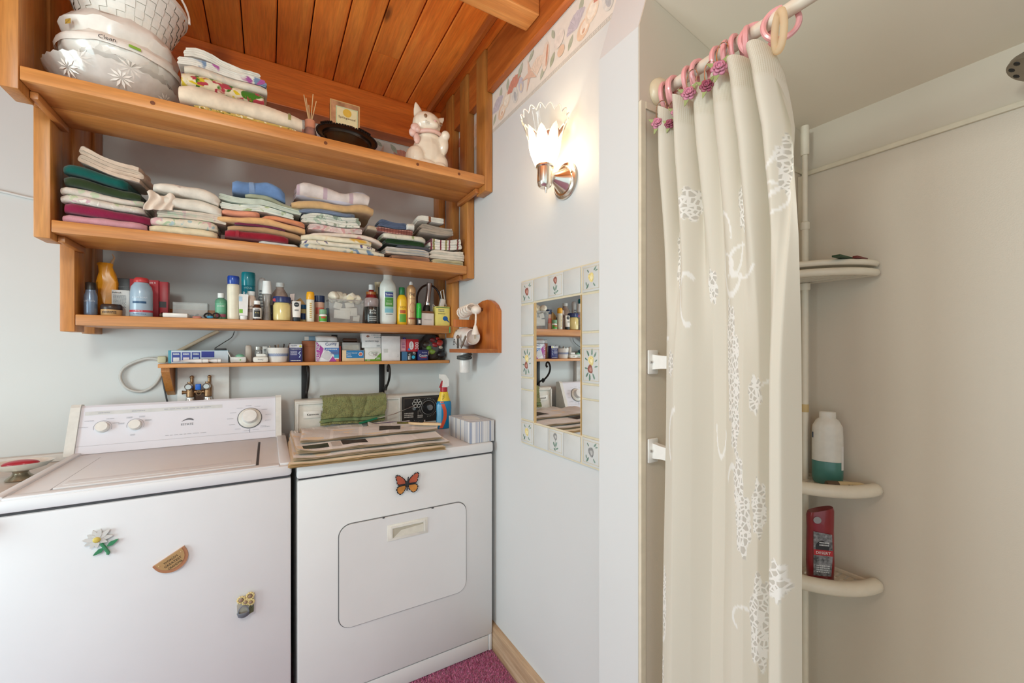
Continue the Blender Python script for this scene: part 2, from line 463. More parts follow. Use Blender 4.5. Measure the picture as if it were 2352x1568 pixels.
# shower tray
tray = struct('floor_shower', MB().box(XP+.075, X_SHOWER-.007, -.99, Y_END-.007, .0005, .035), M((226,222,214), .35), label='white shower tray floor')
obj('tray_curb', BB(XP+.003, XP+.075, -.99, Y_END-.012, .0005, .11, .012), M((226,222,214), .35), tray, auto=30)
# moulded shower panels with trim
pe = struct('wall_shower_panel_end', MB().box(XP+.012, X_SHOWER, Y_END-.006, Y_END-.0005, 0.0, 1.872), shower_panel)
struct('wall_shower_panel_long', MB().box(X_SHOWER-.006, X_SHOWER-.0005, -1.0, Y_END-.006, 0.0, 1.862), shower_panel)
struct('trim_1', BB(X_SHOWER-.014, X_SHOWER-.0005, -1.0, Y_END-.008, 1.862, 1.876, .002), cream_trim, label='cream moulding strip on top of the long shower panel')
struct('trim_2', MB().box(XP+.001, XP+.016, Y_END-.009, Y_END-.0003, 0.0, 1.888).box(XP+.016, X_SHOWER, Y_END-.010, Y_END-.0003, 1.872, 1.888), cream_trim, label='cream edge moulding of the end shower panel')
struct('trim_3', MB().box(X_SHOWER-.03, X_SHOWER-.0065, Y_END-.024, Y_END-.0065, 0.0, 1.86), cream_trim, label='cream corner moulding of the shower')

# ceiling of grooved cedar planks (each plank its own piece)
ceil = struct('ceiling', B(-2.0, X_RIGHT+.0, -1.6, Y_BACK, Z_CEIL+.02, Z_CEIL+.06), M((60,28,12), .8))
def plank_mesh(y0, y1):
    w = .0592; c = .004
    prof = [(-w, .02), (-w, c), (-w+c, 0), (w-c, 0), (w, c), (w, .02)]
    return MB().prism(prof, y0, y1, 'XZ')
def plank_obj(k, y0, y1, me=[None]):
    if (y0, y1) == (-1.58, Y_BACK-.005) and me[0] is not None:
        o = link('plank', me[0], ceil, (.155+.06125+.1225*k, 0, Z_CEIL)); return o
    o = obj('plank', plank_mesh(y0, y1), CEDAR_Y, ceil, smooth=False, loc=(.155+.06125+.1225*k, 0, Z_CEIL))
    if (y0, y1) == (-1.58, Y_BACK-.005): me[0] = o.data
    return o
for k in range(-17, 6):
    if k == 2:
        plank_obj(k, -1.58, 1.898); plank_obj(k, 1.901, Y_BACK-.005)
    else: plank_obj(k, -1.58, Y_BACK-.005)
obj('plank', MB().prism([(-.017, .02), (-.017, .003), (-.014, 0), (.012, 0), (.012, .02)], -1.58, Y_BACK-.005, 'XZ'), CEDAR_Y, ceil, smooth=False, loc=(X_RIGHT-.014-.0015+.0, 0, Z_CEIL))
struct('trim_4', BB(-2.0, X_RIGHT-.001, 2.205, Y_BACK-.001, 2.44, Z_CEIL-.001, .003), CEDAR_X, label='wide cedar fascia board along the back wall under the ceiling')
struct('trim_5', BB(X_RIGHT-.03, X_RIGHT-.0005, .83, 1.628, 2.44, Z_CEIL-.001, .002), LEDGER_Y, label='cedar ledger board along the right wall under the ceiling')
struct('trim_6', MB().box(X_RIGHT-.03, X_RIGHT-.0005, 1.724, 1.818, 2.44, Z_CEIL-.001).box(X_RIGHT-.03, X_RIGHT-.0005, 1.914, 2.003, 2.44, Z_CEIL-.001).box(X_RIGHT-.03, X_RIGHT-.0005, 2.099, 2.2, 2.44, Z_CEIL-.001), LEDGER_Y, label='cedar ledger blocks between the shelf posts')
struct('trim_7', MB().prism([(.752, Z_CEIL-.001), (.752, Z_CEIL-.012), (.762, Z_CEIL-.024), (.776, Z_CEIL-.024), (.786, Z_CEIL-.012), (.786, Z_CEIL-.001)], 1.31, 2.2, 'XZ'), LEDGER_Y, label='slim cedar moulding running across the ceiling planks')
struct('trim_8', BB(-2.0, X_RIGHT-.031, 1.218, 1.306, 2.49, Z_CEIL-.001, .004), BEAM_X, label='pale pine beam crossing the ceiling')
struct('trim_9', BB(-2.0, X_RIGHT-.001, .20, .288, 2.49, Z_CEIL-.001, .004), BEAM_X, label='pale pine beam crossing the ceiling above the photographer')
BASEWOOD = wood('baseboard_wood', (214,190,160), (150,116,84), 'Y', .5, .5)
struct('baseboard_right', MB().prism([(X_RIGHT-.020, 0), (X_RIGHT-.020, .092), (X_RIGHT-.016, .102), (X_RIGHT-.0005, .105), (X_RIGHT-.0005, 0)], .824, Y_BACK-.001, 'XZ'), BASEWOOD)

# wallpaper border with shells (flat print on a paper strip)
BORDER = M((226,216,204), .7, var=.03)
def border_motifs():
    """one repeat, .53 m long: (name, colour, polygon list) in strip coordinates (s along, z up)"""
    out = []
    def fan(n, c, s, z, r, ang, spread=2.3):
        p = [(s, z)]
        for i in range(15):
            a = ang - spread/2 + spread*i/14; rr = r*(1+.05*(i % 2))
            p.append((s+rr*math.cos(a), z+rr*math.sin(a)))
        out.append((n, c, p))
        for i in range(7):
            a = ang - spread/2*.85 + spread*.85*i/6
            d = (-math.sin(a)*.0011, math.cos(a)*.0011)
            e = (s+r*.93*math.cos(a), z+r*.93*math.sin(a))
            out.append(('shell_rib_print', tuple(int(x*.84) for x in c), [(s+r*.2*math.cos(a), z+r*.2*math.sin(a)), (e[0]+d[0], e[1]+d[1]), (e[0]-d[0], e[1]-d[1])]))
    def blob(n, c, s, z, rs, rz, ang=0, k=18):
        p = []
        for i in range(k):
            a = 2*PI*i/k; x, y = rs*math.cos(a), rz*math.sin(a)
            p.append((s+x*math.cos(ang)-y*math.sin(ang), z+x*math.sin(ang)+y*math.cos(ang)))
        out.append((n, c, p))
    def leaf(s, z, l, ang, c=(148,156,128)):
        p = []
        for i in range(7):
            t = i/6; p.append((l*(t-.5), .22*l*math.sin(PI*t)))
        for i in range(1, 6):
            t = 1-i/6; p.append((l*(t-.5), -.22*l*math.sin(PI*t)))
        out.append(('leaf_print', c, [(s+x*math.cos(ang)-y*math.sin(ang), z+x*math.sin(ang)+y*math.cos(ang)) for x, y in p]))
    leaf(.075, .135, .055, 1.3); leaf(.02, .05, .05, 1.0)
    fan('shell_print', (176,166,184), .055, .075, .055, 1.9)
    blob('snail_shell_print', (222,178,140), .085, .052, .034, .028, .6); blob('snail_shell_print', (238,220,198), .09, .056, .022, .018, .6); blob('snail_shell_print', (205,140,100), .086, .046, .008, .006, .6)
    blob('clam_print', (232,206,176), .125, .082, .034, .030, .9); blob('clam_print', (242,228,208), .126, .084, .024, .020, .9)
    leaf(.135, .14, .05, 1.4)
    fan('shell_print', (196,92,66), .19, .085, .058, 1.75)
    blob('oyster_print', (208,204,196), .195, .065, .022, .036, .35); blob('oyster_print', (150,152,160), .197, .06, .010, .022, .35)
    blob('mussel_print', (176,172,190), .24, .082, .017, .034, .25); blob('mussel_print', (214,190,160), .241, .072, .009, .017, .25)
    leaf(.235, .14, .06, .9)
    p = []
    for i in range(10):
        a = PI/2+.25 + i*PI/5; r = .062 if i % 2 == 0 else .017
        p.append((.305+r*math.cos(a), .088+r*math.sin(a)))
    out.append(('starfish_print', (216,164,136), p))
    fan('conch_print', (232,200,176), .355, .055, .062, 1.5, 1.7)
    leaf(.315, .15, .045, .6); leaf(.39, .045, .05, .9)
    blob('cone_shell_print', (230,204,182), .41, .09, .020, .050, -.15); blob('cone_shell_print', (192,110,74), .418, .09, .006, .038, -.15)
    leaf(.45, .055, .048, 1.0, (138,148,112)); leaf(.455, .14, .04, 1.9)
    blob('clam_print', (226,212,200), .49, .10, .030, .026, .4); blob('snail_shell_print', (214,170,136), .50, .055, .020, .018, 0)
    return out
MOT = border_motifs()
def border(name, fn, s0, s1, label):
    root = struct(name, MB().add([fn(s0, 0, .0), fn(s1, 0, .0), fn(s1, .172, .0), fn(s0, .172, .0), fn(s0, 0, .0006), fn(s1, 0, .0006), fn(s1, .172, .0006), fn(s0, .172, .0006)], [(4,5,6,7),(0,1,5,4),(2,3,7,6),(0,3,7,4),(1,2,6,5),(0,1,2,3)]), BORDER, label=label)
    mb = MB()
    for z0, z1 in ((.0015, .003), (.0125, .014), (.168, .1695)):
        mb.add([fn(s0, z0, .0009), fn(s1, z0, .0009), fn(s1, z1, .0009), fn(s0, z1, .0009)], [(0,1,2,3)])
    s = s0
    while s < s1-.012:
        for (a, b_) in ((0, .002), (.004, .006)):
            mb.add([fn(s+a, .0045, .0009), fn(s+b_, .0045, .0009), fn(s+b_, .011, .0009), fn(s+a, .011, .0009)], [(0,1,2,3)])
        s += .0095
    obj('key_pattern_print', mb, M((176,170,160), .7), root, smooth=False)
    k0 = int(s0//.53) - 1
    for k in range(k0, k0+6):
        for i, (n, c, p) in enumerate(MOT):
            q = [(a+k*.53, z) for a, z in p]
            if min(a for a, z in q) < s0 or max(a for a, z in q) > s1: continue
            obj(n, MB().add([fn(a, z, .0010+.00004*i) for a, z in q], [tuple(range(len(q)))]), M(tuple(int(x*.62+g*.38) for x, g in zip(c, (226,216,204))), .75, var=.10, vs=70), root, smooth=False)
    return root
# along the right wall s runs towards the viewer from the corner; .535 offsets the repeat so the red scallop sits above the lamp's left
border('trim_10', lambda s, z, d: (X_RIGHT-d-.0003, 1.632-s, 2.267+z), -.66, .805, 'shell wallpaper border on the right wall below the ledger board')
border('trim_11', lambda s, z, d: (X_RIGHT-.03-s, Y_BACK-d-.0003, 2.267+z), 0.0, 1.36, 'shell wallpaper border on the back wall below the fascia board')
# ================================================================ hanging shelf unit of pine
XL0, XL1, XR0, XR1 = -.6135, -.5765, .823, .860
Z1, Z2, Z3 = 2.070, 1.706, 1.428
unit = thing('hanging_shelf_unit', 'stepped pine shelf unit hanging from the ceiling above the washer and dryer', 'shelf unit', (0.12, 1.96, 1.367))
PY = [(1.632, 1.721, 2.005), (1.8215, 1.9105, 1.648), (2.007, 2.096, 1.368), (2.111, 2.2, 1.367)]
for (x0, x1) in ((XL0, XL1), (XR0, XR1)):
    for i, (y0, y1, zb) in enumerate(PY):
        if i == 3: y0, y1 = 2.2, 2.289
        zt = Z_CEIL-.002 if i < 3 else 2.438
        obj('post', BB(x0, x1, y0, y1, zb, zt, .0025), PINE_Z, unit, world=True, auto=30)
for (x0, x1) in ((XL0+.003, XL1-.008),):
    for (y0, y1, z0, z1) in ((1.7225, 1.820, 2.04, 2.62), (1.912, 2.0055, 1.70, 2.62), (2.0975, 2.1985, 1.40, 2.42)):
        obj('side_board', BB(x0, x1, y0, y1, z0, z1, .002), PINE_Z, unit, world=True, auto=30)
obj('shelf_board', BB(XL1+.001, XR0-.001, 1.632, 1.7715, 2.032, Z1, .003), PINE_X, unit, world=True, auto=30)
obj('shelf_board', BB(XL1+.001, XR0-.001, 1.7725, 1.912, 2.032, Z1, .003), PINE_X, unit, world=True, auto=30)
obj('shelf_board', BB(XL1+.001, XR0-.001, 1.8215, 2.052, 1.668, Z2, .003), PINE_X, unit, world=True, auto=30)
obj('shelf_board', BB(XL1+.001, XR0-.001, 2.007, 2.242, 1.390, Z3, .003), PINE_X, unit, world=True, auto=30)
obj('back_rail', BB(XL1+.001, .20, 2.246, 2.262, 1.425, 1.478, .002), PINE_X, unit, world=True, auto=30)
for (x0, x1) in ((XL1+.0005, XL1+.018), (XR0-.018, XR0-.0005)):
    for (y0, y1, z) in ((1.69, 1.9, 2.0315), (1.87, 2.045, 1.6675)):
        obj('cleat', BB(x0, x1, y0, y1, z-.02, z, .002), PINE_Y, unit, world=True, auto=30)
# wooden plugs in the front edges
for x in (-.30, .18, .52, .70):
    obj('screw_plug', MB().lathe([(0,-.0006),(.006,-.0006),(.006,.0006),(0,.0006)], 12, (x, 1.632-.0003, 2.051), axis='Y'), M((110,58,26), .5), unit, world=True)

# ================================================================ folded cloth
def serpent(n, L, H, k=7):
    """outline of a sheet folded n times, from a=0..L, b=0..H"""
    t = H/n; path = []
    for i in range(n):
        b = (i+.5)*t
        a0, a1 = (t*.5, L-t*.5) if i % 2 == 0 else (L-t*.5, t*.5)
        if i == 0: a0 = 0 if True else a0
        steps = 8
        for j in range(steps+1): path.append((a0+(a1-a0)*j/steps, b))
        if i < n-1:
            cx = a1; sgn = 1 if i % 2 == 0 else -1
            for j in range(1, k):
                an = -PI/2 + PI*j/k
                path.append((cx + sgn*math.cos(an)*t*.5, b+t*.5+math.sin(an)*t*.5))
    lo, hi = [], []
    for i, p in enumerate(path):
        q0 = path[max(0, i-1)]; q1 = path[min(len(path)-1, i+1)]
        dx, dy = q1[0]-q0[0], q1[1]-q0[1]; l = math.hypot(dx, dy) or 1
        nx, ny = -dy/l, dx/l
        lo.append((p[0]-nx*t*.47, p[1]-ny*t*.47)); hi.append((p[0]+nx*t*.47, p[1]+ny*t*.47))
    return lo + hi[::-1]
def cloth_mb(x0, x1, y0, y1, z0, z1, n, style, seed, wob=.004, tilt=0.0, sag=0.0, taper=0.0):
    H = z1-z0; K = 12
    mb = MB(); vs = []; fs = []
    if style == 'front':    # layers show on the front
        out = serpent(n, x1-x0, H)
        if seed % 2: out = [((x1-x0)-a, b) for a, b in out]
        ring = lambda e: [(x0+a, y0+(y1-y0)*e, z0+b) for a, b in out]
    else:                   # the rounded fold faces the front
        out = serpent(n, y1-y0, H)
        out = [((y1-y0)-a, b) for a, b in out]
        ring = lambda e: [(x0+(x1-x0)*e, y0+a, z0+b) for a, b in out]
    m = len(out)
    for k in range(K+1):
        e = k/K
        for p in ring(e):
            x, y, z = p
            s = 1 - .10*abs(2*e-1)**4
            z = z0 + (z-z0)*s*(1-taper*((x-x0)/(x1-x0)))
            vs.append((x, y, z))
    for k in range(K):
        for i in range(m):
            j = (i+1) % m
            fs.append((k*m+i, k*m+j, (k+1)*m+j, (k+1)*m+i))
    fs.append(tuple(range(m-1, -1, -1))); fs.append(tuple(K*m+i for i in range(m)))
    mb.add(vs, fs)
    xc, zc = (x0+x1)/2, z0; yc, zm = (y0+y1)/2, (z0+z1)/2
    o = Vector((seed*1.37, seed*.71, seed*2.1)); nv = []
    zref = Z2 if z0 < 2.0 else Z1
    if z0 < 1.5: zref = z0
    for v in mb.v:
        p = Vector(v)
        e = abs(2*(p.x-x0)/(x1-x0)-1); k_ = 1-.22*max(0, (e-.82)/.18)**2      # soft, rounded ends
        p.z = zm+(p.z-zm)*k_ if p.z > zm else z0+(p.z-z0)*(1-.3*(1-k_)) ; p.y = yc+(p.y-yc)*(1-.10*(1-k_)/.22)
        q = noise.noise_vector(p*9+o)*wob + noise.noise_vector(p*30+o)*wob*.5
        th = 1+.16*noise.noise(Vector((p.x*13, p.y*6, seed*1.9)))                # uneven thickness
        z = z0+(p.z-z0)*min(1.04, th) + q.z*.5*min(1, max(.1, (p.z-z0)/H))
        x = p.x+q.x*1.3; y = p.y+q.y*1.2 + .007*noise.noise(Vector((p.x*11, seed*2.3, .7)))
        z = max(z0+.0002, z) - sag*((x-xc)/(x1-x0)*2)**2
        if tilt:
            dx = x-xc; x, z = xc+dx*math.cos(tilt)+(z-zc)*math.sin(tilt), zc-dx*math.sin(tilt)+(z-zc)*math.cos(tilt)
        hh = max(0, z-zref)                                                   # the whole pile slumps together
        z += hh*.13*noise.noise(Vector((x*7.5, y*4, 4.2)))
        y += hh*.10*noise.noise(Vector((x*6, z*14, 9.1)))
        nv.append((x, y, z))
    mb.v = nv
    return mb
def towel(label, x0, x1, z0, z1, mat, n=2, style='fold', y0=1.838, y1=2.03, tilt=0.0, wob=.0055, name='folded_towel', cat='towel', group='folded towels on the middle shelf', sag=0.0, band=None, taper=0.0, seed=None):
    towel.k += 1; sd = seed or towel.k
    mb = cloth_mb(x0, x1, y0, y1, z0, z1, n, style, sd, wob, tilt, sag, taper)
    b = Vector(((x0+x1)/2, (y0+y1)/2, z0))
    mb.v = [tuple(Vector(v)-b) for v in mb.v]
    o = obj(name, mb, mat, auto=60); o.location = b
    tag(o, label, cat, group)
    if band:
        u0, u1, bm = band
        W = x1-x0
        m2 = cloth_mb(x0+u0*W, x0+u1*W, y0-.0012, y1, z0+.0008, z1+.0012, n, style, sd, wob*.6, 0, sag)
        m2.v = [tuple(Vector(v)-b) for v in m2.v]
        obj('woven_band', m2, bm, o, auto=60)
    return o
towel.k = 0
T = terry
floralA = T('floral_a', (222,212,198), kind='floral', cols=((186,200,160),(206,170,176),(232,226,214)), sc=34)
floralB = T('floral_b', (228,218,196), kind='floral', cols=((214,170,170),(176,192,156),(170,190,190)), sc=28)
floralD = T('floral_d', (230,226,212), kind='floral', cols=((140,150,132),(178,190,170)), sc=36)
z = Z2 + .0005
# stack A, beside the left post
towel('dusty pink bath towel at the bottom of the stack by the left post', -.556, -.356, z, 1.733, T('t_pink', (206,150,158)), 2)
towel('burgundy towel second from the bottom of the stack by the left post', -.553, -.346, 1.7335, 1.766, T('t_burgundy', (138,34,68)), 2, tilt=.03)
towel('lower cream towel with faded green flowers under the dark green towel', -.559, -.362, 1.768, 1.793, floralA, 2)
towel('upper cream towel with faded flowers just beneath the dark green towel', -.558, -.364, 1.7935, 1.816, T('floral_a2', (222,208,194), kind='floral', cols=((206,180,184),(190,200,170)), sc=30), 2)
towel('dark olive green towel folded below the teal towel', -.551, -.372, 1.8165, 1.846, T('t_olive', (48,62,34)), 2, tilt=.05)
towel('deep teal terry towel below the beige folded towel', -.551, -.404, 1.852, 1.886, T('t_teal', (16,88,80)), 2, tilt=.06)
towel('beige bath towel with white lining on top of the stack by the left post', -.527, -.372, 1.888, 1.944, T('t_beige', (216,190,168)), 4, 'front', tilt=.17, wob=.005)
# stack B
towel('cream yellow towel at the bottom of the second stack', -.350, -.160, z, 1.733, T('t_cream', (232,216,180)), 2)
towel('cream towel with pale pink and green print, second from the bottom', -.345, -.160, 1.7335, 1.763, floralB, 2)
ruf = towel('floral cream towel with a ruffled edge in the middle of the second stack', -.33, -.135, 1.764, 1.796, T('floral_b2', (224,208,190), kind='floral', cols=((206,178,172),(200,204,180)), sc=26), 4, 'front', wob=.006)
mb = MB(); mb.grid(lambda u, v: Vector((-.352+.072*u+.006*math.sin(v*5), 1.832-.004*math.sin(u*16+v*3)-.006*v*(1-u), 1.838-.062*v+.008*math.sin(u*9)*(1-v)+.012*u*v)), 28, 16)
o = obj('ruffled_corner', mb, terry('t_ruffle', (232,214,196), fuzz=.3), ruf, world=True, auto=80); md = o.modifiers.new('thick', 'SOLIDIFY'); md.thickness = .004
towel('plain off white towel beneath the towel with burgundy flowers', -.346, -.148, 1.797, 1.832, T('t_offwhite', (232,222,206)), 2, tilt=.07)
towel('white towel with a burgundy flower on top of the second stack', -.340, -.150, 1.838, 1.872, T('floral_b3', (234,222,206), kind='floral', cols=((140,84,80),), sc=11), 2, tilt=.14)
# stack C
towel('thin white cloth at the very bottom under the red towel', -.030, .104, z, 1.717, T('t_white', (230,226,218)), 2)
towel('dark red towel with a woven band low in the third stack', -.136, .070, 1.7175, 1.747, T('t_red', (150,30,46)), 2, y0=1.826, band=(.16, .22, T('t_redband', (164,52,62))))
towel('tan towel folded over the dark red one', -.128, .110, 1.748, 1.770, T('t_tan', (190,152,112)), 2, sag=.006)
towel('thin plum towel peeking out between tan and peach towels', -.11, .06, 1.7705, 1.779, T('t_plum', (118,44,72)), 2)
towel('peach orange towel across the middle of the third stack', -.160, .128, 1.7795, 1.803, T('t_peach', (230,180,124)), 2, sag=.008)
towel('salmon pink towel folded small above the peach towel', -.142, -.03, 1.8035, 1.822, T('t_salmon', (226,150,118)), 2)
towel('salmon orange towel end at the right of the third stack', -.022, .126, 1.8035, 1.820, T('t_salmon2', (222,142,100)), 2, sag=.01)
towel('white towel with green leaf trim beneath the mint towel', -.149, .085, 1.8235, 1.850, T('floral_c', (232,234,220), kind='floral', cols=((176,186,140),), sc=24), 4, 'front', wob=.003)
towel('pale mint towel under the blue towel', -.150, .112, 1.8505, 1.874, T('t_mint', (212,222,206)), 4, 'front', tilt=.02, wob=.003)
towel('sage grey green towel folded behind the mint towel', -.07, .118, 1.8745, 1.892, T('t_sage', (178,178,150)), 2, y0=1.85, tilt=.08)
towel('cornflower blue towel with a woven band on top of the third stack', -.118, .056, 1.893, 1.938, T('t_blue', (112,142,186)), 2, wob=.006, band=(.30, .42, T('t_blueband', (138,160,194))))
# stack D
towel('white sheet with blue flowers at the bottom of the tallest stack', .112, .436, z, 1.730, T('floral_d1', (226,220,198), kind='floral', cols=((110,138,166),(196,180,110)), sc=20), 2)
towel('white towel with violet flower border second from the bottom of the tallest stack', .114, .400, 1.7305, 1.750, T('floral_d2', (236,228,206), kind='floral', cols=((92,84,120),), sc=30), 2, sag=.005)
towel('white towel with a mustard yellow leaf print in the tallest stack', .118, .384, 1.7505, 1.775, T('floral_d3', (236,226,198), kind='floral', cols=((216,170,70),), sc=13), 2, sag=.006)
towel('ivory sheet with a pink edge draped over the mustard print towel', .138, .430, 1.7755, 1.792, T('floral_d4', (232,214,198), kind='floral', cols=((206,140,140),), sc=12), 2, sag=.020)
towel('pink flowered towel folded in layers below the green sprig towel', .140, .345, 1.7925, 1.816, T('floral_d5', (232,206,198), kind='floral', cols=((214,160,156),(214,190,170)), sc=30), 4, 'front', wob=.003)
towel('white towel with green sprigs in the middle of the tallest stack', .120, .336, 1.8165, 1.862, floralD, 4, 'front', wob=.003)
towel('grey blue fringed towel above the green sprig towel', .106, .318, 1.8625, 1.882, T('t_greyblue', (120,132,152), kind='stripe', cols=(((84,92,116),2),), sc=160), 2, sag=.004)
towel('tan bath towel below the white plaid towel', .082, .390, 1.8825, 1.914, T('t_tan2', (216,174,122)), 2, sag=.006)
towel('white plaid towel with lilac stripes on top of the tallest stack', .094, .372, 1.9185, 1.976, T('t_plaid', (232,216,208), kind='plaid', cols=(((196,168,176),0),((222,200,170),1),((206,202,214),2)), sc=10), 2, wob=.005, tilt=.07)
# stack E
towel('small brown washcloth at the bottom right of the fifth stack', .474, .645, z, 1.730, T('t_brown', (172,124,98)), 4, 'front', wob=.003)
towel('white and grey washcloths folded in layers above the brown one', .446, .643, 1.7305, 1.762, T('t_wash1', (222,206,190), kind='stripe', cols=(((180,180,186),2),), sc=70), 6, 'front', wob=.003)
towel('charcoal grey cloth below the dark green cloth', .50, .645, 1.7625, 1.774, T('t_charcoal', (84,84,92)), 2)
towel('dark green cloth folded in the fifth stack', .446, .618, 1.7745, 1.795, T('t_dgreen', (40,66,34)), 4, 'front', wob=.003)
towel('white dish towel with green vegetable print in the fifth stack', .436, .626, 1.7955, 1.818, T('floral_e', (228,220,200), kind='floral', cols=((150,164,110),), sc=22), 2)
towel('brick red striped dish towel under the slate blue cloth', .408, .560, 1.8185, 1.842, T('t_brick', (150,88,76), kind='stripe', cols=(((196,150,140),2),((110,54,50),0)), sc=60), 4, 'front', wob=.003)
towel('slate blue terry cloth on top of the fifth stack', .424, .536, 1.8425, 1.876, T('t_slate', (92,104,130)), 4, 'front', wob=.002)
towel('small white knitted dishcloth beside the slate blue cloth', .538, .574, 1.8425, 1.872, T('t_knit', (232,228,216)), 2)
towel('beige striped cloth rolled behind the slate blue cloth', .370, .420, 1.8185, 1.836, T('t_cloth', (196,176,150)), 2, y0=1.86)
# stack F, beside the right post
towel('pale yellow dish towels rolled at the bottom beside the right post', .662, .812, z, 1.731, T('t_yell', (228,204,156), kind='stripe', cols=(((240,228,204),2),), sc=80), 6, 'front', wob=.002)
towel('cream dish towel folded in thick layers beside the right post', .654, .818, 1.7315, 1.779, T('t_cream2', (230,218,200)), 4, 'front', wob=.003)
towel('white dish towel with olive and wine stripes beside the right post', .650, .802, 1.7795, 1.838, T('t_strp', (236,230,218), kind='stripe', cols=(((150,140,90),0),((130,60,70),0)), sc=17), 4, 'front', wob=.004, tilt=-.10)
towel('taupe terry cloth second from the top beside the right post', .606, .764, 1.848, 1.890, T('t_taupe', (178,162,146)), 4, 'front', wob=.003, tilt=-.10)
towel('white cloth with a brown stripe on top of the stack beside the right post', .592, .722, 1.902, 1.930, T('t_wstripe', (236,228,214), kind='stripe', cols=(((140,84,56),0),), sc=14), 4, 'front', wob=.003, tilt=-.16)

# ================================================================ things on the top shelf
zt = Z1 + .0005
cry = M((244,236,226), .10, var=.10, vs=30, bmp=.35, bs=70, coat=1.0, key='cut_plastic'); cry.node_tree.nodes['Principled BSDF'].inputs['Alpha'].default_value = .55
def cut_bowl(label, c, r0, r1, h, n, group):
    t = thing('cut_glass_bowl', label, 'bowl', c, 0, group)
    prof = [(r0*.2, .001), (r0*.8, 0), (r0, .006), (r0*1.08, .012), (r1*.82, h*.45), (r1*.96, h*.85), (r1, h)]
    mb = MB(); seg = 72; vs = []; fs = []
    for (r, zz) in prof:
        for i in range(seg):
            a = 2*PI*i/seg
            rr = r*(1 + (.005*math.cos(i*PI) if zz > h*.7 else .010*math.cos(a*24)))
            vs.append((rr*math.sin(a), -rr*math.cos(a), zz + (.0022*math.cos(a*36) if zz >= h*.99 else 0)))
    for j in range(len(prof)-1):
        for i in range(seg):
            k = (i+1) % seg; fs.append((j*seg+i, j*seg+k, (j+1)*seg+k, (j+1)*seg+i))
    mb.add(vs, fs); obj('bowl', mb, cry, t)
    # cut star bursts proud of the wall
    for s in range(n):
        mb = MB()
        a = 2*PI*(s+.35)/n
        for q in range(10):
            b = 2*PI*q/10; L = h*.42
            pts = []
            for (u, w) in ((0.004, 0), (L*.55, .0035), (L, 0), (L*.55, -.0035)):
                du = u*math.cos(b)-w*math.sin(b); dz = u*math.sin(b)+w*math.cos(b)
                zz = h*.52 + dz*.8
                f = max(0, min(1, zz/h)); rr = r0*1.06+(r1*.97-r0*1.06)*(f**.7) + .0015
                an = a + du/rr
                pts.append((rr*math.sin(an), -rr*math.cos(an), zz))
            mb.add(pts, [(0,1,2,3)])
        obj('cut_star', mb, M((244,236,226), .12, var=.05, coat=.5), t, smooth=False)
    return t
cut_bowl('large clear cut star platter at the bottom of the pile on the top shelf', (-.415, 1.772, zt), .10, .158, .072, 7, 'clear cut star dishes')
cut_bowl('clear cut star bowl stacked upside the large platter on the top shelf', (-.400, 1.775, zt+.040), .085, .135, .088, 6, 'clear cut star dishes')
# white plastic bag wrapped around the plates
wrap_m = M((238,230,220), .28, var=.05, bmp=.25, bs=60, coat=.3)
t = thing('plastic_bag', 'white plastic bag with printed lettering wrapped around dishes under the basket', 'bag', (-.40, 1.78, zt+.105))
prof = [(.128, 0), (.138, .012), (.142, .03), (.136, .05), (.128, .06), (.134, .075), (.140, .095), (.130, .118), (.118, .128)]
mb = MB().lathe(prof, 48, cap=True); mb.noise(.010, 18, 2); mb.noise(.004, 55, 5); obj('bag', mb, wrap_m, t)
mb = MB().lathe([(.148, .020), (.151, .030), (.148, .040)], 36, cap=False); mb.noise(.004, 20, 3); obj('bag_fold', mb, wrap_m, t)
letters(t, 'Clean', (.0,0,.030), .038, M((30,30,34), .5), wrap=.1548)
obj('green_print', MB().lathe([(.1545, .026), (.1545, .034)], 6, a0=.30, a1=.48, cap=False), M((140,180,60), .5), t)
obj('label_patch', MB().lathe([(.1465, .062), (.1465, .076)], 6, a0=-.75, a1=-.62, cap=False), M((176,140,60), .5, var=.4, vs=200), t)
# white woven basket with a handle
t = thing('woven_basket', 'white woven splint basket with a thin hoop handle on the pile of dishes', 'basket', (-.395, 1.80, zt+.232))
strip = M((246,240,230), .6, var=.05); gap = M((232,222,208), .8)
obj('basket_base', MB().lathe([(.02,0),(.098,0),(.104,.006),(.10,.010),(.02,.010)], 32), strip, t)
for row in range(6):
    mb = MB(); n = 34
    r = .102+.0085*row
    for i in range(n):
        a0, a1 = 2*PI*i/n, 2*PI*(i+.985)/n
        off = .0022 if (i+row) % 2 else 0
        mb.lathe([(r+off, .012+.020*row), (r+off+.004, .0195+.020*row), (r+off+.008, .0318+.020*row)], 3, a0=a0, a1=a1, cap=False)
    obj('woven_strip', mb, strip, t, smooth=False)
obj('liner', MB().lathe([(.1012,.010),(.1478,.13)], 34, cap=False), gap, t)
obj('rim', MB().lathe([(.152,.128),(.157,.128),(.157,.142),(.152,.142),(.152,.128)], 36, cap=False), strip, t)
obj('handle', MB().tube([(.162*math.cos(a), 0.0, .125+.155*math.sin(a)) for a in [PI*i/24 for i in range(25)]], .0035, 8), strip, t)

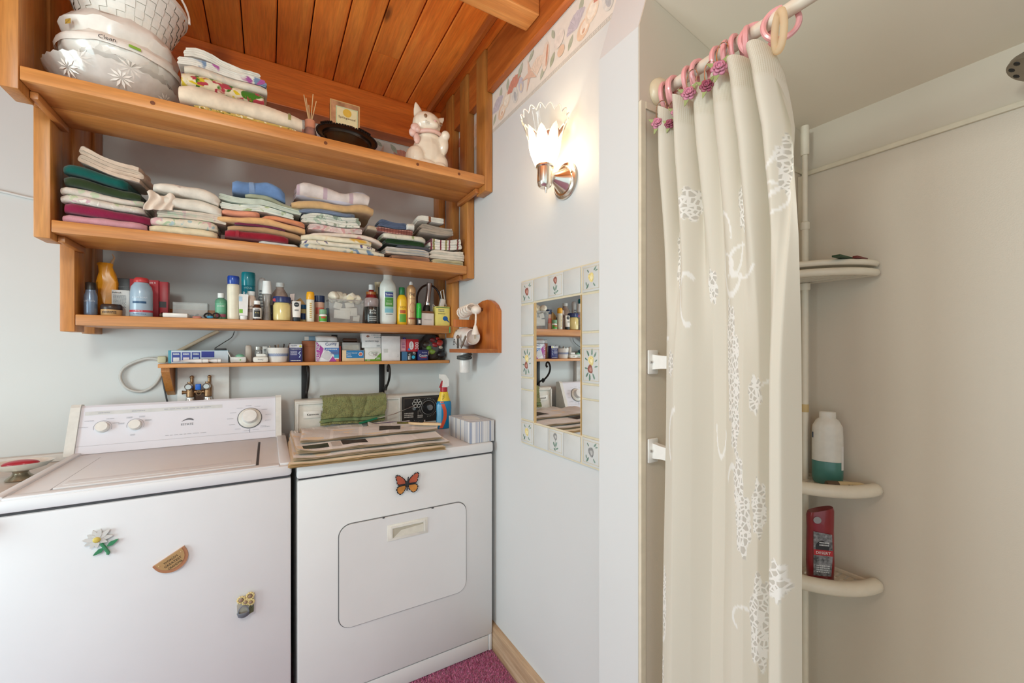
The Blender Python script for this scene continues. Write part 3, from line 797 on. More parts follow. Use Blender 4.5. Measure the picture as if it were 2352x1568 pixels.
# tablecloths
towel('ivory rolled tablecloth with olive stripe bands at the front of the top shelf', -.240, .106, 2.083, 2.140, T('tc_roll', (232,212,186), fuzz=.1), 2, y0=1.648, y1=1.76, name='folded_tablecloth', cat='tablecloth', group='tablecloths on the top shelf', wob=.003, band=(.87, .90, T('tc_band', (150,140,80), fuzz=.1)))
towel('white crocheted doily with yellow fringe under the rolled tablecloth', -.20, .085, zt, 2.082, T('tc_fringe', (214,178,90), kind='floral', cols=((110,110,50),(240,226,190)), sc=60, fuzz=.9), 2, y0=1.642, y1=1.76, name='folded_doily', cat='doily', group='tablecloths on the top shelf')
towel('green and yellow flowered tablecloth folded above the ivory roll', -.238, -.010, 2.143, 2.185, T('tc_green', (226,208,176), kind='floral', cols=((66,110,30),(206,176,40),(170,60,70)), sc=26, fuzz=.3), 2, y0=1.665, y1=1.77, name='folded_tablecloth', cat='tablecloth', group='tablecloths on the top shelf')
towel('cream tablecloth with a rust red edge above the green flowered one', -.232, -.004, 2.186, 2.214, T('tc_cream', (226,212,192), kind='floral', cols=((206,196,180),), sc=30, fuzz=.3), 2, y0=1.672, y1=1.77, name='folded_tablecloth', cat='tablecloth', group='tablecloths on the top shelf')
towel('white tablecloth with a blue and magenta border near the top of the cloth pile', -.246, -.006, 2.215, 2.242, T('tc_blue', (232,226,214), kind='floral', cols=((120,140,166),(170,90,150)), sc=16, fuzz=.2), 4, 'front', y0=1.675, y1=1.77, name='folded_tablecloth', cat='tablecloth', group='tablecloths on the top shelf', wob=.003)
towel('crumpled white lace cloth lying on top of the tablecloth pile', -.236, -.03, 2.243, 2.272, T('tc_lace', (236,228,214), fuzz=.3), 4, 'front', y0=1.69, y1=1.77, name='folded_tablecloth', cat='tablecloth', group='tablecloths on the top shelf', wob=.006, tilt=.04)

# reed diffuser
t = thing('reed_diffuser', 'pink glass reed diffuser with pale sticks on the top shelf', 'diffuser', (.143, 1.80, zt))
obj('bottle', MB().lathe([(.022,0),(.024,.004),(.024,.075),(.021,.092),(.016,.100)], 24), clear('pink_glass', (232,180,164), .35), t)
obj('collar', MB().lathe([(.017,.098),(.019,.100),(.019,.128),(.016,.130)], 20), M((222,150,118), .4), t)
for i, (dx, dy, h) in enumerate([(-.022,.0,.225),(-.014,.006,.218),(.010,-.004,.235),(.022,.004,.215),(-.004,.01,.195)]):
    obj('reed', MB().tube([(-dx*.8,-dy*.6,.004),(dx*.15,dy*.2,.12),(dx,dy,h)], .0018, 6), M((226,190,140), .7), t)
# candle box with the printed card
t = thing('candle_carton', 'clear candle carton with a green framed Springwood card standing on the top shelf', 'box', (.278, 1.865, zt+.058), .0)
obj('carton', BB(-.056,.056,-.02,.02,0,.205,.002), clear('peach_box', (226,170,128), .7, .15), t)
obj('edge_frame', MB().box(-.058,.058,-.0215,-.0205,0,.004).box(-.058,.058,-.0215,-.0205,.203,.207).box(-.058,-.054,-.0215,-.0205,.004,.203).box(.054,.058,-.0215,-.0205,.004,.203), M((214,176,120), .4), t)
obj('card', B(-.036,.050,-.0225,-.0207,.045,.185), M((206,214,170), .6), t, smooth=False)
obj('card_face', B(-.032,.046,-.0232,-.0226,.050,.180), M((240,226,178), .6), t, smooth=False)
obj('sun_print', MB().lathe([(0,0),(.017,0),(.017,.0002),(0,.0002)], 18, (.008,-.0236,.163), axis='Y'), M((232,186,70), .6), t)
letters(t, 'Springwood', (.007,-.0240,.140), .066, M((110,70,44), .6), rot=-.02)
dashes(t, (.010,-.0240,.100), .046, .034, 3, M((120,84,60), .6), 4)
obj('prop_box', B(-.05,.05,-.018,.018,-.057,-.001), M((150,84,50), .7), t, smooth=False)
# dark oval tray leaning back
t = thing('oval_tray', 'dark silver oval tray with an ornate rim leaning on the top shelf', 'tray', (.278, 1.742, zt+.006))
R = Matrix.Rotation(math.radians(52), 4, 'X')
tarn = M((58,50,44), .28, .85, var=.15, vs=20)
mb = MB(); seg = 48; prof = [(.0,.010),(.70,.010),(.74,.0),(.80,.004),(.84,.018),(.95,.022),(1.0,.024),(1.0,.020),(.94,.017),(.83,.012),(.74,-.004),(0,-.004)]
for (r, zz) in prof: pass
vs_ = []; fs_ = []
for (r, zz) in prof:
    for i in range(seg):
        a = 2*PI*i/seg; vs_.append((.112*r*math.cos(a), .092+.092*r*math.sin(a), zz))
for j in range(len(prof)-1):
    for i in range(seg):
        k = (i+1) % seg; fs_.append((j*seg+i, j*seg+k, (j+1)*seg+k, (j+1)*seg+i))
mb.add(vs_, fs_); mb.xf(R); obj('tray', mb, tarn, t)
mb = MB()
for i in range(64):
    a = 2*PI*i/64; mb.sphere((.113*math.cos(a), .092+.093*math.sin(a), .024), (.0045,.0045,.004), 6, 4)
for a0 in (PI*.28, PI*.72, PI*1.28, PI*1.72):
    for q in range(7): 
        a = a0 + (q-3)*.07; mb.sphere((.118*math.cos(a), .092+.098*math.sin(a), .026), .0055, 6, 4)
mb.xf(R); obj('ornate_rim', mb, M((44,36,32), .4, .7), t)

# ceramic cat
t = thing('ceramic_cat', 'white ceramic cat figurine with a pink bow and raised paw on the top shelf', 'figurine', (.600, 1.745, zt))
body = MB()
body.sphere((0,0,.085), (.066,.058,.088)); body.sphere((-.058,-.012,.050), (.042,.050,.052)); body.sphere((.046,-.01,.045), (.042,.05,.048))
body.sphere((.0,0,.150), (.052,.048,.045)); body.sphere((-.008,-.012,.205), (.062,.056,.052)); body.sphere((.006,-.052,.192), (.026,.020,.019)); 
body.sphere((.060,-.030,.128), (.024,.024,.046)); body.sphere((.066,-.042,.165), (.020,.021,.021)); body.sphere((-.02,-.04,.02), (.05,.03,.02)); body.sphere((.04,-.045,.02), (.03,.025,.018))
def ear(cx, cz, w, h, ang):
    m_ = MB(); m_.lathe([(w, 0), (w*.8, h*.4), (w*.42, h*.8), (w*.10, h)], 14, ky=.5)
    m_.xf(Matrix.Translation((cx, -.006, cz)) @ Matrix.Rotation(ang, 4, 'Y')); return m_
for m_ in (ear(-.040, .238, .024, .060, -.25), ear(.040, .225, .020, .052, .75)): body.add(m_.v, m_.f)
glaze = M((240,226,204), .22, var=.05, vs=14, coat=.5)
o = obj('body', body, glaze, t)
md = o.modifiers.new('remesh', 'REMESH'); md.mode = 'VOXEL'; md.voxel_size = .0035; md.use_smooth_shade = True
md = o.modifiers.new('smooth', 'SMOOTH'); md.factor = .6; md.iterations = 6
pinkc = M((232,190,176), .35, coat=.3)
bow = MB(); bow.sphere((-.062,-.030,.170), (.022,.014,.020)); bow.sphere((-.074,-.026,.150), (.016,.012,.018)); bow.sphere((-.056,-.040,.160), .012); bow.sphere((-.058,-.034,.125), (.014,.010,.022))
obj('bow', bow, pinkc, t)
obj('ribbon', MB().tube([(.056*math.cos(a)-.002, -.004+.052*math.sin(a), .163+.006*math.cos(a)) for a in [2*PI*i/28 for i in range(28)]], .0085, 8, closed=True), pinkc, t)
for (x, y, zz) in ((-.030,-.0635,.215), (.044,-.046,.206)):
    obj('eye', MB().sphere((x,y,zz), (.0075,.004,.0085), 12, 8), M((140,104,74), .25, coat=.5), t)
obj('nose', MB().sphere((.010,-.071,.200), (.006,.004,.004), 10, 6), M((226,170,160), .4), t)
for sx in (-1, 1):
    for k in range(3): obj('whisker', MB().tube([(.006+sx*.020,-.068,.190-.004*k), (.006+sx*.038,-.062+.004*sx,.194-.008*k)], .0005, 4), M((120,90,70), .6), t)
# ================================================================ toiletries on the lowest pine shelf
zs = Z3 + .0005
G3 = 'toiletries on the lowest pine shelf'
def P(*rz): return list(rz)
bottle('lotion_bottle', 'silver blue lotion bottle with a black cap beside the left post', 'bottle', (-.546,2.045,zs), P((.0,0),(.016,0),(.018,.004),(.018,.068),(.014,.084),(.0135,.09)), M((112,126,146), .25, .35), P((.0135,.0905),(.0145,.091),(.0145,.115),(.013,.117),(0,.117)), M((34,30,28), .35), texts=[('LOTION',.05,.030,M((200,206,214),.4),.018)])
# crumpled orange bag
t = thing('orange_bag', 'crumpled orange plastic bag standing behind the jar on the lowest pine shelf', 'bag', (-.522,2.12,zs))
mb = MB().lathe([(.020,0),(.026,.02),(.022,.05),(.027,.09),(.031,.13),(.027,.165),(.024,.19),(.020,.204),(.004,.196)], 26, ky=.55)
mb.noise(.009, 26, 4); mb.noise(.006, 75, 9); mb.noise(.003, 150, 3); obj('bag', mb, M((236,156,36), .3, var=.15, vs=25), t, auto=25)
obj('twisted_tip', MB().tube([(.012,0,.200),(.020,.004,.225),(.014,.002,.240)], [.006,.003,.001], 8), M((206,170,130), .5), t)
carton('black_box', 'black box behind the white carton near the orange bag', -.496,-.457, 2.125,2.165, zs,zs+.150, M((38,36,38), .4), texts=[('COSMETICS',.5,.78,.7,M((150,150,150),.5),0)])
bottle('cream_jar', 'squat tan cream jar with a dark brown lid at the left end', 'jar', (-.492,2.05,zs), P((0,0),(.027,0),(.029,.003),(.029,.022)), M((196,154,100), .35), P((.0295,.0225),(.030,.024),(.030,.036),(.026,.042),(0,.043)), M((52,36,28), .35), capname='lid', prints=[(.012,.044,.010,2,M((70,50,36),.5),.029)])
carton('white_carton', 'white carton printed Refresh standing behind the cream jar', -.500,-.450, 2.082,2.116, zs,zs+.100, M((222,220,216), .5), texts=[('Refresh',.30,.90,.5,M((30,30,34),.5),0)], prints=[(.45,.58,.72,.5,10,M((150,150,152),.6))])
bottle('shave_foam_can', 'pale blue shave foam can with a red cap at the left of the lowest shelf', 'can', (-.409,2.05,zs), P((0,0),(.031,0),(.033,.003),(.033,.092),(.030,.112),(.022,.124),(.021,.127)), M((160,180,196), .3, coat=.3), P((.0215,.1275),(.0225,.129),(.0215,.141),(.017,.146),(0,.146)), M((196,60,62), .35),
    lab=[(.016,.024,.033,2.0,M((186,52,70),.4)),(.048,.056,.033,.62,M((30,74,112),.4))], texts=[('SHAVE FOAM',.070,.046,M((226,232,238),.4),.033),('body so',.020,.020,M((240,232,228),.4),.0334)], prints=[(.009,.040,.004,1,M((60,90,130),.5),.033)])
carton('red_box', 'tall red box behind the shave foam can', -.457,-.371, 2.118,2.152, zs,zs+.150, M((182,40,52), .4), texts=[('use it',.78,.93,.25,M((240,220,220),.5),0)])
carton('red_box', 'narrow red box with a dark picture beside the tall red box', -.369,-.342, 2.118,2.152, zs,zs+.146, M((176,36,48), .4), panels=[(.0,.8,.30,.46,M((52,40,40),.5))])
# hair things in a clear tray
t = thing('hair_clip_tray', 'clear plastic tray full of hair clips on the lowest pine shelf', 'tray', (-.268,2.125,zs))
cl = clear('clear_plastic', (253,252,250), .17)
obj('tray', MB().box(-.056,.056,-.03,-.028,0,.066).box(-.056,.056,.028,.03,0,.066).box(-.056,-.054,-.028,.028,0,.066).box(.054,.056,-.028,.028,0,.066).box(-.054,.054,-.028,.028,0,.002), cl, t, smooth=False)
for i in range(6):
    x = -.040+.016*i
    obj('hair_clip', MB().tube([(x,-.018,.006+.004*(i%3)),(x+.012,.0,.016+.005*(i%2)),(x+.004,.018,.009)], .0045, 6), M([(40,30,26),(150,140,130),(28,28,30)][i%3], .35), t)
carton('white_compact', 'flat white plastic case at the front of the lowest pine shelf', -.343,-.268, 2.022,2.070, zs,zs+.017, M((232,230,224), .3), cat='case', bev=.003)
mb = MB()
for i in range(26):
    a = 2*PI*i/26; mb.tube([(.004*math.cos(a),.004*math.sin(a),0),(.010*math.cos(a),.010*math.sin(a),.004)], .0007, 4)
t = thing('hair_brush', 'small black bristled hair brush lying behind the white case', 'brush', (-.335,2.095,zs))
obj('brush_body', MB().lathe([(0,0),(.007,.002),(.009,.02),(.009,.06),(.004,.075)], 12, (-.03,0,.012), axis='X'), M((120,96,78), .5), t)
for k in range(7):
    mb = MB()
    for i in range(14):
        a = 2*PI*i/14; mb.tube([(-.022+.008*k,.008*math.cos(a),.012+.008*math.sin(a)),(-.022+.008*k,.016*math.cos(a),.012+.0118*math.sin(a))], .0007, 3)
    o = obj('bristle_row', mb, BLACK, t); o['kind'] = 'stuff'
def hair_tie(label, c, r, col, tiltx):
    o = obj('hair_tie', MB().tube([(r*math.cos(a), r*math.sin(a)*math.cos(tiltx), r*math.sin(a)*math.sin(tiltx)+r*abs(math.sin(tiltx))+.003) for a in [2*PI*i/26 for i in range(26)]], .0032, 8, closed=True), M(col, .8, bmp=.5), None)
    o.location = c; return tag(o, label, 'hair tie', 'hair ties')
hair_tie('pink hair tie lying right of the white case', (-.240,2.040,zs), .012, (222,150,136), .15)
hair_tie('black hair tie standing in front of the green bottle', (-.205,2.040,zs), .012, (30,28,28), .9)
hair_tie('dark hair tie touching the green bottle', (-.178,2.030,zs), .011, (46,36,32), 1.1)
o = obj('hair_clasp', MB().sphere((0,0,.006), (.011,.005,.006), 14, 8), M((60,140,176), .3)); o.location = (-.197,2.022,zs); tag(o, 'round blue hair clasp below the green bottle', 'hair clasp')
bottle('mouthwash_bottle', 'green mouthwash bottle with a white cap next to the tall cream bottle', 'bottle', (-.165,2.075,zs), P((0,0),(.019,0),(.021,.003),(.021,.074),(.018,.082),(.010,.088)), M((98,160,128), .2, coat=.3), P((.0105,.0885),(.012,.090),(.012,.108),(0,.109)), WHITE, lab=[(.028,.066,.021,.9,M((110,176,140),.4)),(.010,.022,.021,.9,M((170,90,110),.5))], texts=[('SCOPE',.054,.026,M((232,240,232),.4),.0214)])
carton('yellow_box', 'thin yellow box hidden behind the tall cream bottle', -.142,-.128, 2.085,2.115, zs,zs+.055, M((226,206,80), .5))
bottle('shampoo_bottle', 'tall cream bottle with a cobalt blue cap', 'bottle', (-.121,2.04,zs), P((0,0),(.019,0),(.021,.004),(.0205,.05),(.0215,.10),(.022,.128),(.021,.140),(.0195,.143)), M((232,224,200), .35), P((.0195,.1435),(.0205,.145),(.021,.172),(.019,.177),(0,.178)), M((22,68,160), .25, coat=.4))
bottle('hairspray_can', 'tall teal hairspray can with white Rave lettering', 'can', (-.072,2.115,zs), P((0,0),(.025,0),(.026,.003),(.026,.148),(.0255,.149)), M((10,122,140), .25, coat=.4), P((.0255,.1495),(.0262,.151),(.0262,.200),(.024,.208),(0,.209)), M((16,138,150), .25, coat=.4), texts=[('Rave',.115,.040,M((240,244,244),.4),.026),('HOLD',.140,.030,M((170,214,214),.4),.026)])
t = thing('cream_tube', 'white and green squeeze tube standing on its cap before the teal can', 'tube', (-.086,2.032,zs))
mb = MB(); mb.add([(-.014,-.014,.016),(.014,-.014,.016),(.014,.014,.016),(-.014,.014,.016),(-.017,-.001,.105),(.017,-.001,.105),(.017,.001,.105),(-.017,.001,.105)], [(0,1,5,4),(1,2,6,5),(2,3,7,6),(3,0,4,7),(4,5,6,7),(3,2,1,0)])
obj('tube', mb, M((230,228,224), .35), t, smooth=False); obj('cap', MB().lathe([(0,0),(.013,0),(.0135,.015),(0,.0155)], 20), WHITE, t)
obj('green_panel', MB().add([(-.0140,-.0128,.026),(-.002,-.0128,.026),(-.002,-.0105,.042),(-.0143,-.0105,.042)], [(0,1,2,3)]), M((120,190,50), .5), t, smooth=False)
obj('blue_panel', MB().add([(-.0155,-.0060,.075),(-.004,-.0060,.075),(-.004,-.0030,.095),(-.0160,-.0030,.095)], [(0,1,2,3)]), M((176,206,226), .5), t, smooth=False)
bottle('baby_powder_bottle', 'clear peach powder bottle behind the brown medicine bottle', 'bottle', (-.060,2.066,zs), P((0,0),(.017,0),(.019,.004),(.019,.085),(.014,.100),(.0125,.104)), M((222,200,182), .3), P((.0125,.1045),(.0135,.106),(.0135,.122),(0,.123)), WHITE, texts=[('baby',.058,.018,M((90,70,64),.5),.019)], prints=[(.040,.024,.014,3,M((120,100,92),.5),.019)])
bottle('roll_on_stick', 'white round topped deodorant stick leaning behind the brown bottle', 'deodorant', (-.022,2.135,zs), P((0,0),(.014,0),(.015,.004),(.015,.160),(.016,.165),(.016,.178),(.011,.190),(0,.194)), M((226,224,220), .35), prints=[(.10,.02,.08,6,M((120,124,130),.5),.015)])
bottle('medicine_bottle', 'small brown medicine bottle with a white cap and black label', 'bottle', (-.038,2.028,zs), P((0,0),(.014,0),(.0155,.003),(.0155,.052),(.011,.060),(.010,.064)), M((70,38,22), .2, coat=.4), P((.010,.0645),(.0115,.066),(.0115,.080),(0,.081)), WHITE, lab=[(.006,.050,.0155,1.5,M((222,220,214),.5)),(.012,.040,.0158,.75,M((34,32,30),.5))], prints=[(.044,.018,.006,1,INK,.0157)], texts=[('B-12',.030,.014,M((214,196,120),.5),.0162)])
bottle('spray_bottle', 'clear perfume bottle with a white cap and dark base', 'bottle', (-.003,2.055,zs), P((0,0),(.015,0),(.016,.006),(.014,.04),(.013,.07),(.017,.092),(.017,.112)), clear('clear_plastic2', (226,218,210), .3), P((.016,.1125),(.0185,.114),(.0185,.116),(.015,.168),(0,.169)), WHITE)
bottle('rubbing_alcohol_bottle', 'large clear bottle with a white cap behind the petroleum jelly jar', 'bottle', (.047,2.14,zs), P((0,0),(.034,0),(.036,.004),(.036,.105),(.030,.128),(.016,.150),(.015,.156)), clear('frosted_pink', (222,196,182), .55, .2), P((.015,.1565),(.0175,.158),(.0175,.176),(0,.177)), WHITE)
t = bottle('petroleum_jelly_jar', 'squat yellow petroleum jelly jar with a dark blue lid', 'jar', (.053,2.052,zs), P((0,0),(.028,0),(.033,.004),(.034,.012),(.034,.066),(.030,.074),(.029,.078)), M((226,206,136), .25, coat=.4), P((.0315,.0785),(.0345,.080),(.0345,.100),(.033,.104),(0,.104)), M((34,52,104), .3), capname='lid')
o = obj('red_badge', MB().lathe([(0,0),(.007,0),(.007,.001),(0,.001)], 16, (-.028,-.024,.088), axis='Y'), M((190,50,60), .4), t)
carton('dark_tin', 'small dark printed tin left of the petroleum jelly jar', .006,.016, 2.085,2.115, zs,zs+.07, M((40,34,38), .4), cat='tin', texts=[('GS',.5,.5,.6,M((214,206,198),.5),0)])
t = thing('hand_cream_tube', 'white squeeze tube with a black cap and black NIVEA oval', 'tube', (.108,2.036,zs))
mb = MB(); mb.lathe([(.015,.018),(.016,.03),(.017,.06),(.0175,.088)], 20, ky=.7); mb.v = [(x, y*(1 if zz < .03 else max(.06, 1-(zz-.03)/.058)), zz) for x, y, zz in mb.v]
obj('tube', mb, M((232,226,216), .35), t); obj('cap', MB().lathe([(0,0),(.0145,0),(.015,.004),(.015,.0175),(0,.0178)], 20, ky=.7), M((26,26,30), .35), t)
obj('oval_badge', MB().lathe([(0,0),(.010,0),(.010,.0006),(0,.0006)], 20, (0,-.0060,.073), axis='Y').xf(Matrix.Diagonal((1,1,1,1))), M((20,22,28), .4), t)
letters(t, 'NIVEA', (0,-.0075,.073), .014, WHITE); dashes(t, (0,-.0105,.048), .016, .008, 2, INK, 3)
t = thing('sample_tube', 'small pink sample tube propped behind the hand cream', 'tube', (.090,2.10,zs))
mb = MB(); mb.add([(-.008,-.006,.0),(.006,-.006,.0),(.006,.006,.0),(-.008,.006,.0),(-.004,-.001,.125),(.014,-.001,.128),(.014,.001,.128),(-.004,.001,.125)], [(0,1,5,4),(1,2,6,5),(2,3,7,6),(3,0,4,7),(4,5,6,7),(3,2,1,0)]); obj('tube', mb, M((226,204,196), .4), t, smooth=False); dashes(t, (.004,-.0040,.09), .008, .02, 3, INK, 5)
t = thing('kraft_bag', 'tan folded paper bag at the back between the jar and the yellow stick', 'bag', (.125,2.175,zs))
mb = MB().prism([(-.03,0),(.032,0),(.030,.085),(.006,.118),(-.018,.100),(-.034,.075)], -.014, .014, 'XZ'); mb.noise(.003, 40, 1); obj('bag', mb, M((206,160,98), .7, bmp=.3, bs=80), t, auto=20)
bottle('blue_cap_bottle', 'small amber bottle with a blue cap behind the yellow stick', 'bottle', (.137,2.09,zs), P((0,0),(.012,0),(.013,.003),(.013,.055),(.010,.060)), M((206,190,130), .3), P((.0125,.0605),(.0135,.062),(.0135,.079),(0,.080)), M((20,92,140), .3), lab=[(.012,.040,.013,.8,M((30,60,110),.4))])
bottle('sunscreen_stick', 'slim white and yellow sunscreen bottle with a yellow domed cap', 'bottle', (.163,2.042,zs), P((0,0),(.0155,0),(.016,.003),(.016,.098)), M((232,226,206), .35), P((.016,.0985),(.0165,.1),(.0165,.122),(.014,.132),(0,.136)), M((240,170,20), .3), lab=[(.008,.094,.016,.15,M((232,226,206),.4))], prints=[(.05,.008,.07,8,M((214,170,70),.5),.016)])
t = bottle('face_cream_jar', 'peach cosmetic jar with a navy lid behind the little green capped bottle', 'jar', (.206,2.105,zs), P((0,0),(.020,0),(.021,.003),(.021,.095)), M((232,184,156), .35), P((.021,.0955),(.0225,.097),(.0225,.125),(0,.126)), M((16,40,84), .3), lab=[(.040,.070,.021,.9,M((222,110,90),.4))], capname='lid')
bottle('vitamin_bottle', 'tiny white bottle with a green label and sage green cap', 'bottle', (.213,2.030,zs), P((0,0),(.015,0),(.016,.002),(.016,.032),(.012,.036)), M((236,234,226), .35), P((.0145,.0365),(.0155,.038),(.0155,.056),(0,.057)), M((126,170,130), .4), lab=[(.003,.026,.016,1.5,M((80,160,50),.4)),(.016,.024,.0163,.6,M((190,70,40),.4))])
carton('dark_blue_box', 'narrow dark blue box between the peach jar and the plastic bin', .235,.243, 2.09,2.12, zs,zs+.07, M((60,84,98), .5))
# clear bin of cotton
t = thing('cotton_bin', 'clear plastic bin of cotton balls and white pads on the lowest pine shelf', 'bin', (.316,2.092,zs))
def tapered(x, y, h, w, th):
    mb = MB()
    for (ax, s) in (('x',-1),('x',1),('y',-1),('y',1)):
        if ax == 'x': mb.add([(s*x*.92,-y*.92,0),(s*x*.92,y*.92,0),(s*x,y,h),(s*x,-y,h)], [(0,1,2,3)])
        else: mb.add([(-x*.92,s*y*.92,0),(x*.92,s*y*.92,0),(x,s*y,h),(-x,s*y,h)], [(0,1,2,3)])
    mb.box(-x*.92,x*.92,-y*.92,y*.92,0,.002)
    return mb
obj('bin', tapered(.076,.042,.108,0,0), clear('clear_plastic', (253,252,250), .17), t, smooth=False)
obj('rim', MB().tube([(-.078,-.044,.107),(.078,-.044,.107),(.078,.044,.107),(-.078,.044,.107)], .0022, 6, closed=True), clear('clear_rim', (236,230,226), .5), t)
cot = M((240,230,210), .95, bmp=.6, bs=150); rr = random.Random(5)
for i in range(9):
    mb = MB().sphere((0,0,0), rr.uniform(.018,.026), 12, 8); mb.noise(.006, 60, i); o = obj('cotton_ball', mb, cot, t); o.location = (-.052+.026*(i%5), rr.uniform(-.018,.018), .112+.014*(i//5)+rr.uniform(-.004,.008))
for i, (x, zz, w, h, r) in enumerate([(-.020,.020,.070,.040,.05),(.012,.034,.075,.038,-.06),(-.040,.066,.034,.030,.3),(.018,.074,.040,.026,-.2),(.045,.012,.03,.03,.1)]):
    mb = BB(-w/2,w/2,-.003,.003,0,h,.002); mb.xf(Matrix.Translation((x,-.032+.004*i,zz)) @ Matrix.Rotation(r, 4, 'Y')); obj('cotton_pad', mb, M((238,232,222), .8), t)
o = obj('paper_packet', BB(-.014,.014,-.002,.002,0,.028,.001).xf(Matrix.Translation((.010,-.036,.100)) @ Matrix.Rotation(.45, 4, 'Y')), M((240,226,190), .6), t)
bottle('red_bottle', 'red brown mouth rinse bottle with a white cap behind the dark jar', 'bottle', (.440,2.115,zs), P((0,0),(.028,0),(.029,.004),(.029,.130),(.024,.150),(.013,.164),(.012,.170)), M((150,36,36), .2, coat=.5), P((.0115,.1705),(.0125,.172),(.0125,.196),(0,.197)), WHITE, lab=[(.142,.16,.0245,PI*.99,M((186,110,50),.3))])
bottle('bath_gel_jar', 'dark jar with a frosted lid and white lettering right of the cotton bin', 'jar', (.427,2.048,zs), P((0,0),(.030,0),(.032,.004),(.032,.078),(.031,.080)), M((32,34,32), .25, coat=.4), P((.031,.0805),(.032,.082),(.032,.116),(.029,.122),(0,.122)), clear('frosted_grey', (190,170,166), .6, .2), texts=[('BATH',.062,.030,M((216,220,214),.4),.032),('LIQUID',.050,.032,M((216,220,214),.4),.032)], prints=[(.024,.034,.026,3,M((170,174,170),.5),.032)], capname='lid')
carton('black_wedge', 'small black plastic comb standing between the red bottle and the white bottle', .468,.480, 2.088,2.094, zs,zs+.185, BLACK, cat='comb')
bottle('beige_bottle', 'beige bottle half hidden behind the tall white conditioner bottle', 'bottle', (.488,2.15,zs), P((0,0),(.020,0),(.022,.004),(.022,.200),(.024,.203),(.025,.216),(0,.218)), M((214,190,150), .4))
bottle('conditioner_bottle', 'tall white conditioner bottle with blue Suave badge and green landscape label', 'bottle', (.505,2.05,zs), P((0,0),(.034,0),(.038,.004),(.040,.018),(.0405,.10),(.040,.178),(.036,.196),(.024,.214),(.0215,.222),(.0215,.243),(.020,.245),(0,.245)), M((218,222,214), .32, coat=.2), ky=.62,
    lab=[(.055,.160,.0405,.52,M((150,190,176),.4)),(.085,.128,.0408,.52,M((70,140,50),.4)),(.055,.075,.0409,.52,M((120,178,190),.4)),(.132,.154,.0410,.50,M((44,62,130),.4))], texts=[('Suave',.144,.034,WHITE,.0413),('ALMOND',.112,.022,M((226,236,210),.4),.0413)], prints=[(.098,.030,.012,3,M((200,220,180),.5),.0412),(.048,.032,.006,1,INK,.0405)])
bottle('yellow_shampoo_bottle', 'yellow shampoo bottle with a green cap', 'bottle', (.573,2.05,zs), P((0,0),(.023,0),(.025,.003),(.025,.120),(.021,.138),(.013,.148)), M((242,192,28), .3, coat=.3), P((.014,.1485),(.0145,.150),(.0145,.182),(.013,.185),(0,.185)), M((26,110,60), .3), ky=.8, lab=[(.012,.052,.025,.7,M((96,160,50),.4)),(.056,.072,.025,.6,M((190,90,40),.4))], texts=[('VO5',.086,.030,M((140,96,20),.4),.0254)])
bottle('gold_hairspray_can', 'tall gold hairspray can with a white nozzle', 'can', (.619,2.05,zs), P((0,0),(.0225,0),(.0235,.003),(.0235,.176),(.022,.184),(.020,.190),(.012,.196),(.011,.200)), M((206,164,118), .3, .35), P((.007,.2005),(.009,.201),(.009,.208),(.006,.217),(0,.217)), WHITE, texts=[('Big',.152,.026,M((40,30,26),.4),.0235),('SEXY HAIR',.130,.030,M((110,74,54),.4),.0235)], lab=[(.028,.036,.0236,.8,M((160,60,50),.4))], capname='nozzle')
o = obj('swirl_print', MB().tube([(.0242*math.sin(.55*math.cos(a)), -.0242*math.cos(.55*math.cos(a)), .085+.024*math.sin(a)) for a in [PI*.1+1.7*PI*i/20 for i in range(21)]], .0008, 4), M((190,90,80), .4), bpy.data.objects['gold_hairspray_can'])
bottle('green_marker', 'bright green capped glue stick standing in front of the hair tools', 'stick', (.654,2.032,zs), P((0,0),(.011,0),(.0115,.002),(.0115,.034)), M((36,34,34), .4), P((.0115,.0345),(.0128,.036),(.0128,.100),(.011,.109),(0,.112)), M((24,172,46), .3), lab=[(.008,.026,.0115,.5,M((226,222,214),.5))])
# hair tools
t = thing('headband', 'dark brown plastic headband standing behind the curling iron', 'headband', (.752,2.165,zs))
obj('band', MB().tube([(.066*math.cos(a), 0, .145+.082*math.sin(a)) for a in [PI*(-.15)+1.3*PI*i/30 for i in range(31)]], .0055, 8), M((62,36,26), .3), t)
obj('comb_end', MB().tube([(.060,0,.108),(.05,0,.05),(.045,0,.004)], .005, 8).tube([(-.060,0,.108),(-.05,0,.05),(-.045,0,.004)], .005, 8), M((62,36,26), .3), t)
t = thing('curling_iron', 'chrome and black curling iron with its barrel pointing up', 'curling iron', (.706,2.10,zs))
obj('barrel', MB().lathe([(.0135,.11),(.0135,.218),(.015,.222),(.015,.228),(.009,.229),(.009,.200)], 18).xf(Matrix.Rotation(.12,4,'Y')), M((150,130,124), .2, .8), t)
obj('handle', MB().lathe([(0,0),(.020,.002),(.022,.05),(.018,.10),(.0145,.112)], 18).xf(Matrix.Rotation(.12,4,'Y')), M((34,32,30), .35), t)
obj('clamp_ring', MB().lathe([(.016,.108),(.018,.11),(.018,.122),(.016,.124)], 18).xf(Matrix.Rotation(.12,4,'Y')), CHROME, t)
t = thing('hair_clipper_adapter', 'white plug adapter with a looped white cord beside the curling iron', 'adapter', (.765,2.085,zs))
obj('adapter', BB(-.013,.013,-.012,.012,.088,.150,.004).xf(Matrix.Rotation(.25,4,'Y')), M((226,220,212), .35), t)
obj('cord', MB().tube([(.03,0,.15),(.022,-.004,.185),(.040,0,.196),(.046,.002,.150),(.055,.0,.11),(.068,-.004,.128),(.072,-.004,.085),(.05,-.01,.07),(.0,-.012,.078),(-.02,0,.088),(-.018,0,.115),(.0,0,.10)], .0028, 7), M((226,220,210), .4), t)
